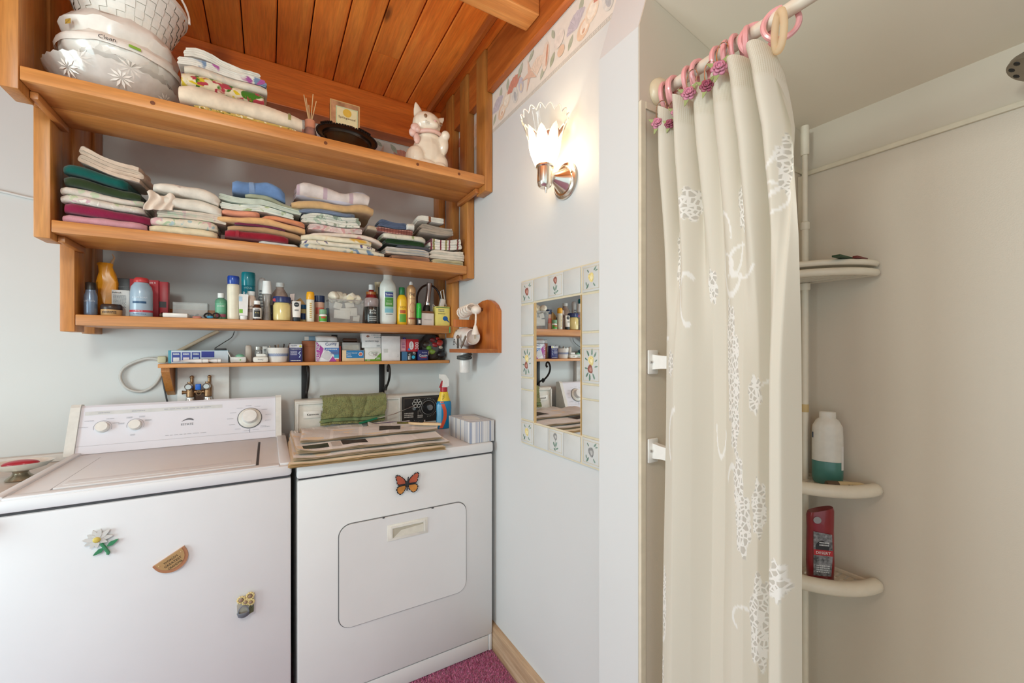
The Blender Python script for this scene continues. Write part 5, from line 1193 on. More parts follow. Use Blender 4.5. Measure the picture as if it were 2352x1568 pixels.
# ================================================================ dryer
dryer = thing('clothes_dryer', 'white clothes dryer with a drop down door standing beside the right wall', 'clothes dryer', (.465,1.93,0))
D = lambda n, mb, mt, p=dryer, **k: obj(n, mb, mt, p, world=True, **k)
D('cabinet', BB(.087,.840,1.594,2.25,.075,.856,.006), ENAMEL2, auto=30)
D('kick_panel', BB(.092,.822,1.598,1.62,.006,.071,.003), ENAMEL2, auto=30)
D('kick_side', BB(.824,.839,1.596,2.24,.004,.075,.003), ENAMEL2, auto=30)
D('kick_side', BB(.088,.094,1.63,2.24,.004,.075,.002), ENAMEL2, auto=30)
D('kick_seam', B(.092,.824,1.602,1.63,.071,.0755), M((120,120,120),.7), smooth=False)
D('seam', B(.092,.836,1.600,2.245,.856,.862), M((64,64,66),.7), smooth=False)
D('top_panel', BB(.085,.842,1.588,2.262,.862,.907,.009), ENAMEL2, auto=30)
def rrect(x0, x1, z0, z1, r, n=8):
    p = []
    for (cx, cz, a0) in ((x1-r,z1-r,0),(x0+r,z1-r,PI/2),(x0+r,z0+r,PI),(x1-r,z0+r,1.5*PI)):
        for i in range(n+1):
            a = a0+PI/2*i/n; p.append((cx+r*math.cos(a), cz+r*math.sin(a)))
    return p
D('door_gap', MB().prism(rrect(.2165,.7165,.299,.677,.045), 1.5928, 1.5938, 'XZ'), M((110,110,110),.7), smooth=False)
door = D('door', MB().prism(rrect(.220,.713,.3025,.6735,.042), 1.5885, 1.5932, 'XZ'), ENAMEL2, auto=30)
D('handle_plate', BB(.389,.546,1.586,1.5885,.581,.642,.0008), M((228,225,214),.4), door, auto=30)
D('handle_rim', MB().box(.399,.536,1.5835,1.586,.628,.636).box(.399,.407,1.5835,1.586,.590,.628).box(.530,.536,1.5835,1.586,.590,.628), M((230,227,216),.4), door, smooth=False)
hp = MB().add([(.407,1.5858,.590),(.530,1.5858,.590),(.530,1.5858,.628),(.407,1.5858,.628),(.420,1.5840,.590)], [(0,1,2,3)])
D('handle_hollow', MB().add([(.409,1.5857,.591),(.528,1.5857,.591),(.528,1.5855,.626),(.409,1.5855,.626)], [(0,1,2,3)]), M((186,180,160),.6), door, smooth=False)
D('handle_scoop', MB().add([(.411,1.5853,.591),(.528,1.5853,.591),(.528,1.5850,.621),(.440,1.5850,.615)], [(0,1,2,3)]), M((222,218,202),.5), door, smooth=False)
letters(door, 'PULL TO OPEN', (.468-dryer.location.x,1.5858-dryer.location.y,.6325), .036, M((190,186,176),.6))
for x in (.375, .567): D('door_bumper', B(x-.004,x+.004,1.586,1.5885,.672,.676), M((60,60,60),.6), door, smooth=False)
# console of the dryer
dc = D('console', MB().prism([(2.196,.907),(2.205,1.058),(2.212,1.064),(2.285,1.064),(2.285,.907)], .110, .840, 'YZ'), M((226,222,212),.4), smooth=False)
D('console_frame', MB().box(.116,.124,2.190,2.197,.912,1.052).box(.124,.604,2.193,2.199,1.046,1.052).box(.596,.604,2.190,2.197,.912,1.046), M((230,227,220),.4), smooth=False)
D('name_plate', BB(.146,.222,2.1945,2.197,.978,1.012,.0008), M((236,233,226),.4), dc)
letters(dc, 'Kenmore', (.186-dryer.location.x,2.1940-dryer.location.y,.996), .050, M((30,30,32),.5), bold=.01)
DARK = M((42,38,36),.35)
D('dark_panel', B(.614,.834,2.190,2.197,.915,1.054), DARK, smooth=False)
D('dark_panel_trim', MB().box(.622,.828,2.1888,2.190,1.044,1.046).box(.622,.624,2.1888,2.190,.918,1.044), M((110,96,80),.5), smooth=False)
D('dial_skirt', MB().lathe([(0,-.014),(.030,-.014),(.036,-.004),(.036,0)], 36, (.757,2.190,.990), axis='Y'), M((34,32,32),.3))
D('dial_edge', MB().lathe([(.0365,-.0012),(.0380,-.0012),(.0380,0),(.0365,0)], 40, (.757,2.1898,.990), axis='Y', cap=False), M((200,198,194),.4))
D('dial_cap', MB().lathe([(0,-.026),(.015,-.026),(.016,-.024),(.016,-.014)], 30, (.760,2.190,.992), axis='Y'), M((190,190,190),.25,.9))
mb = MB()
for i in range(34):
    a = 2*PI*i/34
    if i in (22,23,24): continue
    x, zz = .757+.046*math.cos(a), .990+.046*math.sin(a); x2, z2 = .757+.051*math.cos(a), .990+.051*math.sin(a); d = (-.0007*math.sin(a), .0007*math.cos(a))
    mb.add([(x-d[0],2.1896,zz-d[1]),(x2-d[0],2.1896,z2-d[1]),(x2+d[0],2.1896,z2+d[1]),(x+d[0],2.1896,zz+d[1])], [(0,1,2,3)])
o = D('dial_ticks', mb, M((214,210,200),.5), smooth=False); o['kind'] = 'stuff'
D('push_button', MB().lathe([(0,-.010),(.009,-.010),(.010,-.007),(.010,0)], 20, (.676,2.190,.990), axis='Y'), M((196,194,190),.2,.8))
D('panel_line', MB().box(.699,.7005,2.1893,2.190,.925,.975).box(.7005,.715,2.1893,2.190,.974,.9755), M((170,160,150),.5), smooth=False)
o = dashes(dc, (.650-dryer.location.x,2.1892-dryer.location.y,.955), .05, .03, 3, M((200,194,186),.5), 6)
o = dashes(dc, (.712-dryer.location.x,2.1892-dryer.location.y,.945), .03, .018, 2, M((200,194,186),.5), 7)

# ---- green towel over the dryer console
def drape(u, v):
    x = .222+.300*u + .006*math.sin(v*5)
    if v < .10:
        t_ = v/.10; y = 2.255-.055*t_; zz = 1.0680+.004*math.sin(t_*PI)+.002
    elif v < .18:
        t_ = (v-.10)/.08; y = 2.200-.018*math.sin(t_*PI/2); zz = 1.072-.012*(1-math.cos(t_*PI/2))
    else:
        t_ = (v-.18)/.82; y = 2.182-.006*t_; zz = 1.060-.118*t_
    w = .007*math.sin(u*13+v*4)*v + .006*noise.noise(Vector((u*6, v*5, 1.3)))
    crease = .007*math.exp(-((u-.40-.12*v)/.04)**2) + .007*math.exp(-((u-.70+.10*v)/.035)**2)
    return Vector((x, y-abs(w)-.004+crease, zz+.003*math.sin(u*7)))
mb = MB(); mb.grid(drape, 170, 110); mb.v = [tuple(Vector(v)+noise.noise_vector(Vector(v)*330)*.0016+noise.noise_vector(Vector(v)*140)*.0012) for v in mb.v]
GT = terry('t_mossgreen', (150,152,100), fuzz=1.0)
o = obj('green_towel', mb, GT); md = o.modifiers.new('thick', 'SOLIDIFY'); md.thickness = .006; md.offset = 1
tag(o, 'moss green hand towel draped over the dryer console', 'towel')
mb = MB(); mb.grid(lambda u, v: drape(u, .80+.10*v)+Vector((0,-.0075,0)), 50, 4); obj('woven_band', mb, terry('t_mossband', (120,138,96), fuzz=.15), o)
for vv in (.79,.91):
    mb = MB().tube([tuple(drape(i/40, vv)+Vector((0,-.008,0))) for i in range(41)], .0011, 5); obj('band_edge', mb, M((44,58,30),.8), o)
# ---- thin metal rod tool with green grip
t = thing('back_scratcher', 'thin metal rod with a green grip and a wire flower head leaning on the towel', 'tool', (.60,2.16,.97))
obj('rod', MB().tube([(.470,2.140,.960),(.56,2.150,.974),(.668,2.172,1.006)], .0022, 8), CHROME, t, world=True)
obj('grip', MB().tube([(.385,2.128,.945),(.42,2.132,.951),(.474,2.141,.961)], [.005,.0065,.005], 10), M((14,120,84),.35), t, world=True)
mb = MB()
for i in range(6):
    a0 = 2*PI*i/6; cx, cz = .690+.016*math.cos(a0), 1.018+.015*math.sin(a0)
    obj('wire_loop', MB().tube([(cx+.010*math.cos(a),2.174,cz+.009*math.sin(a)) for a in [2*PI*k/14 for k in range(14)]], .0011, 5, closed=True), M((222,220,214),.4), t, world=True)
# ---- newspapers
def paper_mat(key, base=(214,206,194), ink=.55, lines=95.0, cols=6.0, heading=False):
    m, nt, b = new_mat(key)
    tc = nd(nt, 'ShaderNodeTexCoord'); sp = nd(nt, 'ShaderNodeSeparateXYZ'); nt.links.new(tc.outputs['UV'], sp.inputs[0])
    def fr(sock, k):
        a = nd(nt, 'ShaderNodeMath', operation='MULTIPLY'); a.inputs[1].default_value = k; nt.links.new(sock, a.inputs[0])
        f = nd(nt, 'ShaderNodeMath', operation='FRACT'); nt.links.new(a.outputs[0], f.inputs[0]); return f.outputs[0]
    ln = ramp(nt, fr(sp.outputs[1], lines), [(.0,(0,0,0)),(.38,(0,0,0)),(.48,(1,1,1)),(.92,(1,1,1)),(1.0,(0,0,0))])
    cl = ramp(nt, fr(sp.outputs[0], cols), [(.0,(0,0,0)),(.06,(0,0,0)),(.08,(1,1,1)),(.94,(1,1,1)),(.96,(0,0,0))])
    nz = nd(nt, 'ShaderNodeTexNoise', i_Scale=160.0); nt.links.new(tc.outputs['UV'], nz.inputs['Vector'])
    wd = ramp(nt, nz.outputs['Fac'], [(.38,(0,0,0)),(.46,(1,1,1))])
    m1 = nd(nt, 'ShaderNodeMix', data_type='RGBA', blend_type='MULTIPLY'); m1.inputs[0].default_value = 1; nt.links.new(ln, m1.inputs[6]); nt.links.new(cl, m1.inputs[7])
    m2 = nd(nt, 'ShaderNodeMix', data_type='RGBA', blend_type='MULTIPLY'); m2.inputs[0].default_value = 1; nt.links.new(m1.outputs[2], m2.inputs[6]); nt.links.new(wd, m2.inputs[7])
    k = nd(nt, 'ShaderNodeMath', operation='MULTIPLY'); k.inputs[1].default_value = ink; nt.links.new(m2.outputs[2], k.inputs[0])
    nt.links.new(mix(nt, k.outputs[0], lin(base), lin((70,66,64))), b.inputs['Base Color'])
    b.inputs['Roughness'].default_value = .85
    return m
NEWS = paper_mat('newsprint', (240,240,238), .34, 60, 5); NEWS2 = paper_mat('newsprint2', (244,244,242), .22, 44, 5); BLANK = M((246,236,212),.85,var=.05,vs=15)
def newspaper(label, A, Bq, Cq, Dq, z0, th, mat, seed, photos=(), curl=.006, edge=(238,222,196), heads=()):
    """A front-left, Bq front-right, Cq back-right, Dq back-left corners in plan"""
    A, Bq, Cq, Dq = map(Vector, (A, Bq, Cq, Dq)); o3 = Vector((seed*1.1, seed*.7, seed*.3))
    cen = (A+Bq+Cq+Dq)/4
    def surf(u, v, dz=0.0):
        p = (A*(1-u)+Bq*u)*(1-v) + (Dq*(1-u)+Cq*u)*v
        n_ = noise.noise(Vector((u*4, v*3, 0))+o3)
        e = max(0, .10-u)*4*curl*6 + max(0, u-.93)*curl*9 + max(0, .08-v)*curl*2
        zz = z0 + th + abs(.0034*n_) + e*.40*(.7+n_) + .0016*math.sin(u*15+v*5+seed) + .0018*noise.noise(Vector((u*9, v*2, seed)))
        return Vector((p.x-cen.x, p.y-cen.y, zz+dz-z0))
    t = thing('newspaper', label, 'newspaper', (cen.x, cen.y, z0), 0, 'newspapers on the dryer')
    mb = MB(); mb.grid(lambda u, v: surf(u, v), 48, 24); obj('front_page', mb, mat, t, auto=60)
    # edges of the inner pages
    n = 5
    for k in range(n):
        f = (k+.5)/n; mb = MB()
        def inner(u, v, f=f, k=k):
            p = surf(u, v); zz = p.z*(.04+.90*f); s = .004*math.sin(u*9+k*2.1+seed)
            return Vector((p.x*1.0+.003*math.sin(k*3+seed), p.y + s*.6 - .002*(n-k)*.4 , zz))
        mb.grid(inner, 40, 3); obj('inner_page', mb, M(tuple(int(c*(.94+.02*k)) for c in edge), .85, var=.05), t, auto=60)
    for (u0, u1, v0, v1, m_, nm) in photos:
        mb = MB(); mb.grid(lambda u, v: surf(u0+(u1-u0)*u, v0+(v1-v0)*v, .0012), 14, 8); obj(nm, mb, m_, t, auto=60)
    return t
PH1 = M((66,62,54),.8,var=.6,vs=45); PH2 = M((58,66,48),.8,var=.5,vs=30); PH3 = M((62,54,48),.8,var=.7,vs=60)
newspaper('yellowed newspaper at the bottom of the pile overhanging the dryer front', (.060,1.568),(.610,1.556),(.62,1.93),(.075,1.98), .9075, .011, BLANK, 1, curl=.004, edge=(240,216,172))
newspaper('cream folded newspaper second from the bottom of the pile', (.075,1.592),(.640,1.590),(.655,1.94),(.08,1.985), .9255, .006, NEWS2, 8, curl=.005)
newspaper('newspaper with green and dark photos in the middle of the pile', (.090,1.628),(.618,1.618),(.66,1.95),(.085,1.99), .9390, .007, NEWS2, 2, photos=[(.04,.20,.10,.27,PH2,'photo_print'),(.29,.46,.13,.34,PH3,'photo_print'),(.22,.28,.10,.30,M((196,190,182),.85),'column_print')], curl=.007)
newspaper('dense newspaper page with one photo on top of the pile', (.105,1.752),(.640,1.738),(.700,1.885),(.128,1.985), .9530, .006, NEWS, 3, photos=[(.54,.70,.34,.86,PH1,'photo_print')], curl=.007)
newspaper('newspaper sheet with a purple banner lying at the back right', (.41,2.015),(.66,1.965),(.71,2.10),(.43,2.165), .9085, .030, NEWS2, 4, photos=[(.05,.80,.72,.84,M((120,100,150),.7),'banner_print'),(.50,.78,.32,.70,M((140,140,70),.8,var=.5,vs=40),'photo_print')])
newspaper('newspaper folded against the console under the green towel', (.13,2.02),(.390,2.02),(.40,2.155),(.13,2.175), .9085, .028, NEWS, 5, photos=[(.02,.5,.02,.16,M((190,140,96),.8),'heading_print')])
newspaper('newspaper corner with a bold heading at the left near the washer', (.085,2.01),(.120,2.01),(.12,2.17),(.090,2.18), .9085, .020, NEWS2, 6, curl=.002)
# ---- shoe brush
t = thing('wooden_brush', 'small wooden brush with black bristles lying on the newspapers', 'brush', (.60,1.815,.9685), -.75)
hb = [(-.062,-.008),(-.03,-.012),(.02,-.011),(.06,-.0075),(.085,-.006),(.09,0),(.085,.006),(.06,.0075),(.02,.011),(-.03,.012),(-.062,.008),(-.068,0)]
obj('handle', MB().prism(hb, 0, .010, 'XY'), M((222,190,146),.5), t, auto=50)
mb = MB(); rb = random.Random(2)
for i in range(220):
    x = rb.uniform(-.060,.005); y = rb.uniform(-.008,.008)
    mb.tube([(x,y,.010),(x+rb.uniform(-.003,.003),y+rb.uniform(-.003,.003),.026+rb.uniform(-.002,.003))], .0006, 3, cap=False)
o = obj('bristles', mb, M((26,22,20),.7), t); o['kind'] = 'stuff'
# ---- spray cleaner
t = thing('spray_cleaner', 'blue spray cleaner bottle with yellow neck and white trigger beside the right wall', 'spray bottle', (.772,1.995,.9075))
BL = M((0,132,186),.25,coat=.3); kx = .040
obj('body', MB().lathe([(0,0),(.036,0),(.040,.004),(.041,.02),(.038,.07),(.040,.10),(.039,.128),(.034,.138)], 32, ky=.6), BL, t)
obj('light_panel', MB().lathe([(.0412,.02),(.0386,.07),(.0405,.10),(.0396,.122)], 12, ky=.6, a0=-1.35, a1=-.55, cap=False), M((120,186,222),.3), t)
sp_ = []
for i in range(17):
    tt = i/16; zz = .004+.132*tt; an = -.62+.55*math.sin(tt*PI*.95)+.0; sp_.append((zz, an))
def rad(zz): return .0408-.0025*math.exp(-((zz-.07)/.03)**2)
mb = MB(); vs_=[]; fs_=[]
for (zz, an) in sp_:
    for d in (-.20,.24):
        r_ = rad(zz)+.0012 - (.004 if zz > .126 else 0); vs_.append((r_*math.sin(an+d), -r_*math.cos(an+d)*.6-.0003, zz))
for i in range(16): fs_.append((2*i,2*i+1,2*i+3,2*i+2))
mb.add(vs_, fs_); obj('red_swoosh', mb, M((226,92,60),.3), t)
obj('neck', MB().lathe([(.034,.1385),(.026,.160),(.022,.180),(.020,.184)], 28, ky=.7), M((240,206,60),.3), t)
obj('collar', MB().lathe([(.0165,.1845),(.018,.186),(.018,.206),(.016,.208)], 22), M((176,30,44),.35), t)
obj('spray_head', MB().prism([(-.022,.252),(-.022,.274),(.004,.272),(.022,.248),(.024,.214),(.012,.208),(-.012,.208),(-.008,.240)], -.011, .011, 'XZ'), M((236,234,228),.35), t, auto=20)
obj('trigger', MB().prism([(-.012,.236),(-.008,.240),(-.008,.222),(-.018,.204),(-.024,.206)], -.006, .006, 'XZ'), M((176,30,44),.35), t, auto=20)
letters(t, 'FULL', (-.010,-.0195,.160), .028, INK, rot=PI/2)
# ---- tissue box
m, nt, b = new_mat('stripe_card')
v = coords(nt, rnd=False); sp = nd(nt, 'ShaderNodeSeparateXYZ'); nt.links.new(v, sp.inputs[0])
ad = nd(nt, 'ShaderNodeMath', operation='ADD'); nt.links.new(sp.outputs[0], ad.inputs[0]); nt.links.new(sp.outputs[1], ad.inputs[1])
cb = nd(nt, 'ShaderNodeCombineXYZ'); nt.links.new(ad.outputs[0], cb.inputs[0])
nz = nd(nt, 'ShaderNodeTexNoise', i_Scale=75.0, i_Detail=0.0); nt.links.new(cb.outputs[0], nz.inputs['Vector'])
r_ = nd(nt, 'ShaderNodeValToRGB'); r_.color_ramp.interpolation = 'CONSTANT'
for p_, c_ in ((.0,(150,158,176)),(.40,(226,226,224)),(.46,(176,176,182)),(.50,(226,226,224)),(.56,(200,192,184)),(.60,(226,226,226)),(.66,(156,164,182))):
    e_ = r_.color_ramp.elements.new(p_) if p_ > 0 else r_.color_ramp.elements[0]; e_.color = lin(c_)
nt.links.new(nz.outputs['Fac'], r_.inputs[0]); nt.links.new(r_.outputs[0], b.inputs['Base Color']); b.inputs['Roughness'].default_value = .5
t = thing('tissue_box', 'grey and white striped tissue box on the right end of the dryer', 'tissue box', (.791,1.712,.9075), .03)
obj('box', BB(-.058,.058,-.112,.112,0,.090,.0015), m, t, auto=30); obj('opening_flap', MB().prism([(.034*math.cos(a),.062*math.sin(a)) for a in [2*PI*i/24 for i in range(24)]], .0902, .0907, 'XY'), M((226,222,214),.5), t, smooth=False)

# ---- magnets
t = thing('daisy_magnet', 'white daisy magnet with green leaves on the washer front', 'magnet', (-.411,1.592,.775))
for i, (a, L) in enumerate([(.15,.034),(.72,.036),(1.29,.031),(1.86,.029),(2.43,.026),(3.0,.030),(3.57,.029),(4.14,.026),(4.71,.022),(5.28,.020),(5.85,.024)]):
    mb = MB(); pts = [(0,-.004),(L*.5,-.0062),(L*.85,-.003),(L,0),(L*.85,.003),(L*.5,.0062),(0,.004)]
    mb.prism(pts, 0, .0035, 'XY'); mb.xf(Matrix.Rotation(PI/2,4,'X') @ Matrix.Rotation(a,4,'Z')); mb.v = [(x, y-.003-.001*(i%3), z_) for x,y,z_ in mb.v]
    obj('petal', mb, M((206,206,202),.5), t, auto=30)
obj('flower_centre', MB().sphere((0,-.0085,0), (.0085,.004,.008), 14, 8), M((206,186,90),.6,bmp=.5), t)
GRN = M((56,134,92),.35)
obj('stem', MB().tube([(.008,-.005,-.012),(.018,-.006,-.030),(.024,-.006,-.042),(.022,-.007,-.046)], .0042, 8), GRN, t)
for (x, zz, a) in ((.019,-.024,.55),(.016,-.026,3.75)):
    mb = MB().prism([(0,0),(.012,.006),(.024,.003),(.030,0),(.024,-.003),(.012,-.006)], 0, .004, 'XY'); mb.xf(Matrix.Translation((x,-.003,zz)) @ Matrix.Rotation(PI/2,4,'X') @ Matrix.Rotation(a,4,'Z')); obj('leaf', mb, GRN, t, auto=30)
t = thing('plaque_magnet', 'gold half round plaque magnet reading worlds greatest grandma', 'magnet', (-.245,1.592,.672), 0)
Rm = Matrix.Rotation(-math.radians(31), 4, 'Y')
def half(r, h): return [(-r,.020),( r,.020)] + [(r*math.cos(a)**1, .020-h*math.sin(a)**.8) for a in [PI*i/20 for i in range(1,20)]]
obj('plate', MB().prism(half(.043,.050), -.007, 0, 'XZ').xf(Rm), M((186,134,98),.35,.3), t, auto=30)
obj('face', MB().prism(half(.036,.040), -.0085, -.007, 'XZ').xf(Rm), M((190,156,106),.35,.3), t, auto=30)
for i, (s, w) in enumerate((("WORLD'S",.038),('GREATEST',.046),('GRANDMA',.038))):
    put(letters(t, s, (.0,-.0088,.009-.0105*i), w, M((48,36,26),.5), height=.0065), Rm)
for x in (-.030,.030): obj('rivet', MB().sphere((x,-.0085,.011), .0018, 8, 6).xf(Rm), M((220,190,150),.3,.5), t)
t = thing('sunflower_magnet', 'resin magnet of pale sunflowers in a grey basket on the washer front', 'magnet', (-.061,1.592,.484), 0)
obj('backing', MB().prism([(-.022,-.030),(.022,-.020),(.024,.030),(.010,.034),(-.008,.028),(-.024,.006)], -.008, 0, 'XZ'), M((178,172,160),.6), t, auto=30)
for i, (x, zz, r) in enumerate([(-.012,.022,.012),(.012,.028,.012),(.0,.012,.010),(.014,.008,.010)]):
    mb = MB()
    for k in range(10): a = 2*PI*k/10; mb.sphere((x+r*.8*math.cos(a),-.011,zz+r*.8*math.sin(a)), (.0036,.003,.0036), 6, 4)
    o = obj('sunflower_petals', mb, M((222,202,142),.6), t); o['kind'] = 'stuff'
    obj('sunflower_centre', MB().sphere((x,-.013,zz), (r*.5,.004,r*.5), 10, 6), M((150,124,104),.7), t)
obj('basket', MB().lathe([(.008,-.034),(.015,-.030),(.018,-.018),(.016,-.016),(.008,-.030)], 16, (-.006,-.012,0), ky=.6), M((104,108,116),.5), t)
obj('basket_handle', MB().tube([(-.006+.014*math.cos(a),-.016,-.018+.022*math.sin(a)) for a in [PI*i/14 for i in range(15)]], .0020, 6), M((120,124,132),.5), t)
obj('grass_tuft', MB().prism([(.006,-.030),(.022,-.024),(.022,-.004),(.016,-.010),(.012,-.002),(.008,-.012)], -.013, -.008, 'XZ'), M((80,84,58),.7), t, smooth=False)
t = thing('butterfly_magnet', 'orange monarch butterfly magnet on the dryer front', 'magnet', (.464,1.594,.789), 0)
def wing(pts, s): return [(s*x, zz) for x, zz in pts]
UP = [(.003,.006),(.010,.018),(.024,.032),(.038,.040),(.047,.038),(.048,.030),(.043,.014),(.042,.002),(.034,-.003),(.003,-.004)]
LO = [(.003,-.004),(.034,-.004),(.044,-.010),(.044,-.022),(.036,-.036),(.024,-.040),(.012,-.030),(.003,-.016)]
for s in (-1, 1):
    for nm, pts, c in (('upper_wing', UP, (176,84,56)), ('lower_wing', LO, (196,130,56))):
        tilt = Matrix.Rotation(-s*.14, 4, 'Z') @ Matrix.Rotation(.0, 4, 'Y')
        w_ = obj(nm, MB().prism(wing(pts, s), -.006, -.0045, 'XZ').xf(tilt), M((26,24,28),.4), t, smooth=False)
        cx = sum(p[0] for p in pts)/len(pts); cz = sum(p[1] for p in pts)/len(pts)
        obj('wing_colour', MB().prism(wing([(cx+(x-cx)*.78, cz+(zz-cz)*.78) for x, zz in pts], s), -.0068, -.006, 'XZ').xf(tilt), M(c,.4,var=.15,vs=60), w_, smooth=False)
        for k, (x, zz) in enumerate(pts[2:8]):
            obj('white_spot', MB().lathe([(0,-.0074),(.0014,-.0074),(.0014,-.0062),(0,-.0062)], 8, (s*(cx+(x-cx)*.92),0,cz+(zz-cz)*.92), axis='Y').xf(tilt), M((226,224,220),.5), w_)
obj('body', MB().tube([(-.002,-.012,-.026),(0,-.013,0),(.003,-.013,.026)], [.002,.0036,.002], 8), M((28,30,34),.5), t)
obj('magnet_base', MB().lathe([(0,-.010),(.008,-.010),(.008,0),(0,0)], 16, axis='Y'), M((60,60,60),.5), t)

# ================================================================ sink counter at the left
o = obj('sink_counter', MB().bbox(-1.35,-.645,1.55,2.29,.835,.875,.008).bbox(-1.35,-.645,2.262,2.294,.875,.905,.004), M((214,206,198),.35)); tag(o, 'pale counter top with backsplash at the left of the washer', 'counter')
o = obj('sink_cabinet', BB(-1.33,-.66,1.60,2.28,.001,.834,.003), M((206,200,190),.5)); tag(o, 'pale cabinet below the counter left of the washer', 'cabinet')
t = thing('soap_dish', 'white soap dish on an ornate silver foot at the left of the washer', 'soap dish', (-.705,2.010,.8755))
obj('foot', MB().lathe([(.034,0),(.036,.003),(.032,.008),(.022,.016),(.018,.024),(.020,.030)], 28), M((150,140,120),.3,.85,var=.25,vs=60,bmp=.6,bs=120), t)
obj('dish', MB().lathe([(0,.0305),(.03,.0305),(.06,.040),(.078,.056),(.080,.058),(.077,.058),(.058,.044),(0,.036)], 36, ky=.7), M((226,220,208),.25,coat=.4), t)
o = obj('soap_bar', MB().sphere((0,0,0), (.044,.024,.013), 24, 14), M((176,40,58),.35,coat=.3)); o.location = (-.705,2.010,.9275); tag(o, 'dark pink oval soap bar in the white soap dish', 'soap')
# ================================================================ wall lamp
lamp = thing('wall_lamp', 'brushed nickel wall lamp with a lit frosted tulip glass shade', 'lamp', (X_RIGHT-.0005, 1.105, 1.868))
L = lambda n, mb, mt, p=lamp, **k: obj(n, mb, mt, p, **k)
def xl(prof, seg=36, c=(0,0,0), ky=1.0): return MB().lathe(prof, seg, c, axis='X')
L('back_plate', xl([(.058,0),(.060,-.004),(.058,-.009),(.050,-.012),(.048,-.014),(.040,-.014)]), NICKEL)
L('cone', xl([(.044,-.012),(.038,-.018),(.016,-.052),(.012,-.060),(.012,-.066)], 32), NICKEL)
L('screw', MB().sphere((-.014,-.045,.012), .0035, 8, 6), M((150,120,90),.3,.8))
cx, cz = -.088, .0
L('socket_cup', MB().lathe([(0,-.038),(.016,-.038),(.022,-.032),(.0245,-.020),(.0245,.024),(.029,.027),(.029,.033),(.026,.034)], 32, (cx,0,cz)), NICKEL)
L('pull_switch', MB().tube([(cx+.002,-.004,-.037),(cx+.002,-.004,-.046),(cx+.002,-.004,-.056)], [.0055,.0045,.0022], 10), NICKEL)
bm_, nt, b = new_mat('lamp_bulb'); b.inputs['Base Color'].default_value = (1,.95,.85,1); b.inputs['Emission Color'].default_value = (1.0,.80,.56,1); b.inputs['Emission Strength'].default_value = 165
L('bulb', MB().sphere((cx,0,.068), (.014,.014,.018), 16, 12), bm_)
def shade_r(zz):
    t = (zz-.030)/.150; t = max(0, min(1, t))
    return .026 + .024*math.sin(min(1, t/.55)*PI/2) + .020*max(0, t-.55)/.45*1.0
clearglass = clear('lamp_clear_glass', (248,244,236), .10, .05)
mb = MB(); seg = 96; rows = 14; vs_=[]; fs_=[]
for j in range(rows+1):
    zz = .085+.100*j/rows
    for i in range(seg):
        a = 2*PI*i/seg; k = (j/rows)
        rr = shade_r(zz)*(1+.05*k*math.cos(a*16)) + .006*k*k
        z2 = zz + (.010*k**3*(abs(math.cos(a*8))-.5)*1.6 if j > rows*.5 else 0)
        vs_.append((cx+rr*math.sin(a), -rr*math.cos(a), z2))
for j in range(rows):
    for i in range(seg): fs_.append((j*seg+i, j*seg+(i+1)%seg, (j+1)*seg+(i+1)%seg, (j+1)*seg+i))
mb.add(vs_, fs_); L('clear_flare', mb, clearglass, auto=80)
rim = []
for i in range(seg):
    a = 2*PI*i/seg; rr = shade_r(.185)*(1+.05*math.cos(a*16))+.006; rim.append((cx+rr*math.sin(a), -rr*math.cos(a), .185+.010*(abs(math.cos(a*8))-.5)*1.6))
L('scalloped_rim', MB().tube(rim, .0016, 6, closed=True), M((244,238,228),.15,coat=.6))
FR = frosted('lamp_frosted_glass', (252,246,236), .30)
for k in range(8):
    a0 = 2*PI*k/8; mb = MB(); vs_=[]; fs_=[]; nr, nc = 14, 6; h = 1.0 if k % 2 == 0 else .93
    for j in range(nr+1):
        t = j/nr; zz = .032+(.118*h)*t; hw = (PI/8)*(1.04 if t < .5 else max(0.0, 1.04*math.cos((t-.5)/.5*PI/2)**.75))
        for i in range(nc+1):
            a = a0+hw*(2*i/nc-1); rr = shade_r(zz)+.0012+.0018*math.cos((2*i/nc-1)*PI/2)
            vs_.append((cx+rr*math.sin(a), -rr*math.cos(a), zz))
    for j in range(nr):
        for i in range(nc): fs_.append((j*(nc+1)+i, j*(nc+1)+i+1, (j+1)*(nc+1)+i+1, (j+1)*(nc+1)+i))
    mb.add(vs_, fs_); L('frosted_petal', mb, FR, auto=80)

# ================================================================ mirror framed with painted tiles
mir = thing('tiled_mirror', 'wall mirror framed with pale tiles painted with roses', 'mirror', (X_RIGHT-.0005, 1.147, 1.2575))
X0 = X_RIGHT-.0005
def Q(n, mb, mt, p=mir, **k): return obj(n, mb, mt, p, world=True, **k)
YA, YB, ZA, ZB = 1.374, .920, .945, 1.570
gy0, gy1, gz0, gz1 = 1.279, 1.015, 1.036, 1.478
Q('backing', MB().box(X0-.010,X0,YB,gy1,ZA,ZB).box(X0-.010,X0,gy0,YA,ZA,ZB).box(X0-.010,X0,gy1,gy0,ZA,gz0).box(X0-.010,X0,gy1,gy0,gz1,ZB), M((214,202,174),.6), smooth=False)
mm, nt, b = new_mat('mirror_silver'); b.inputs['Metallic'].default_value = 1; b.inputs['Roughness'].default_value = .01; b.inputs['Base Color'].default_value = (.93,.94,.94,1)
Q('mirror_glass', B(X0-.009,X0-.006,gy1-.001,gy0+.001,gz0-.001,gz1+.001), mm, smooth=False)
Q('glass_edge', MB().box(X0-.013,X0-.009,gy0-.003,gy0+.002,gz0,gz1).box(X0-.013,X0-.009,gy1-.002,gy1+.002,gz0,gz1), M((196,164,112),.4), smooth=False)
TILE = M((206,208,204),.25,var=.02,vs=20,coat=.4)
xt = X0-.014
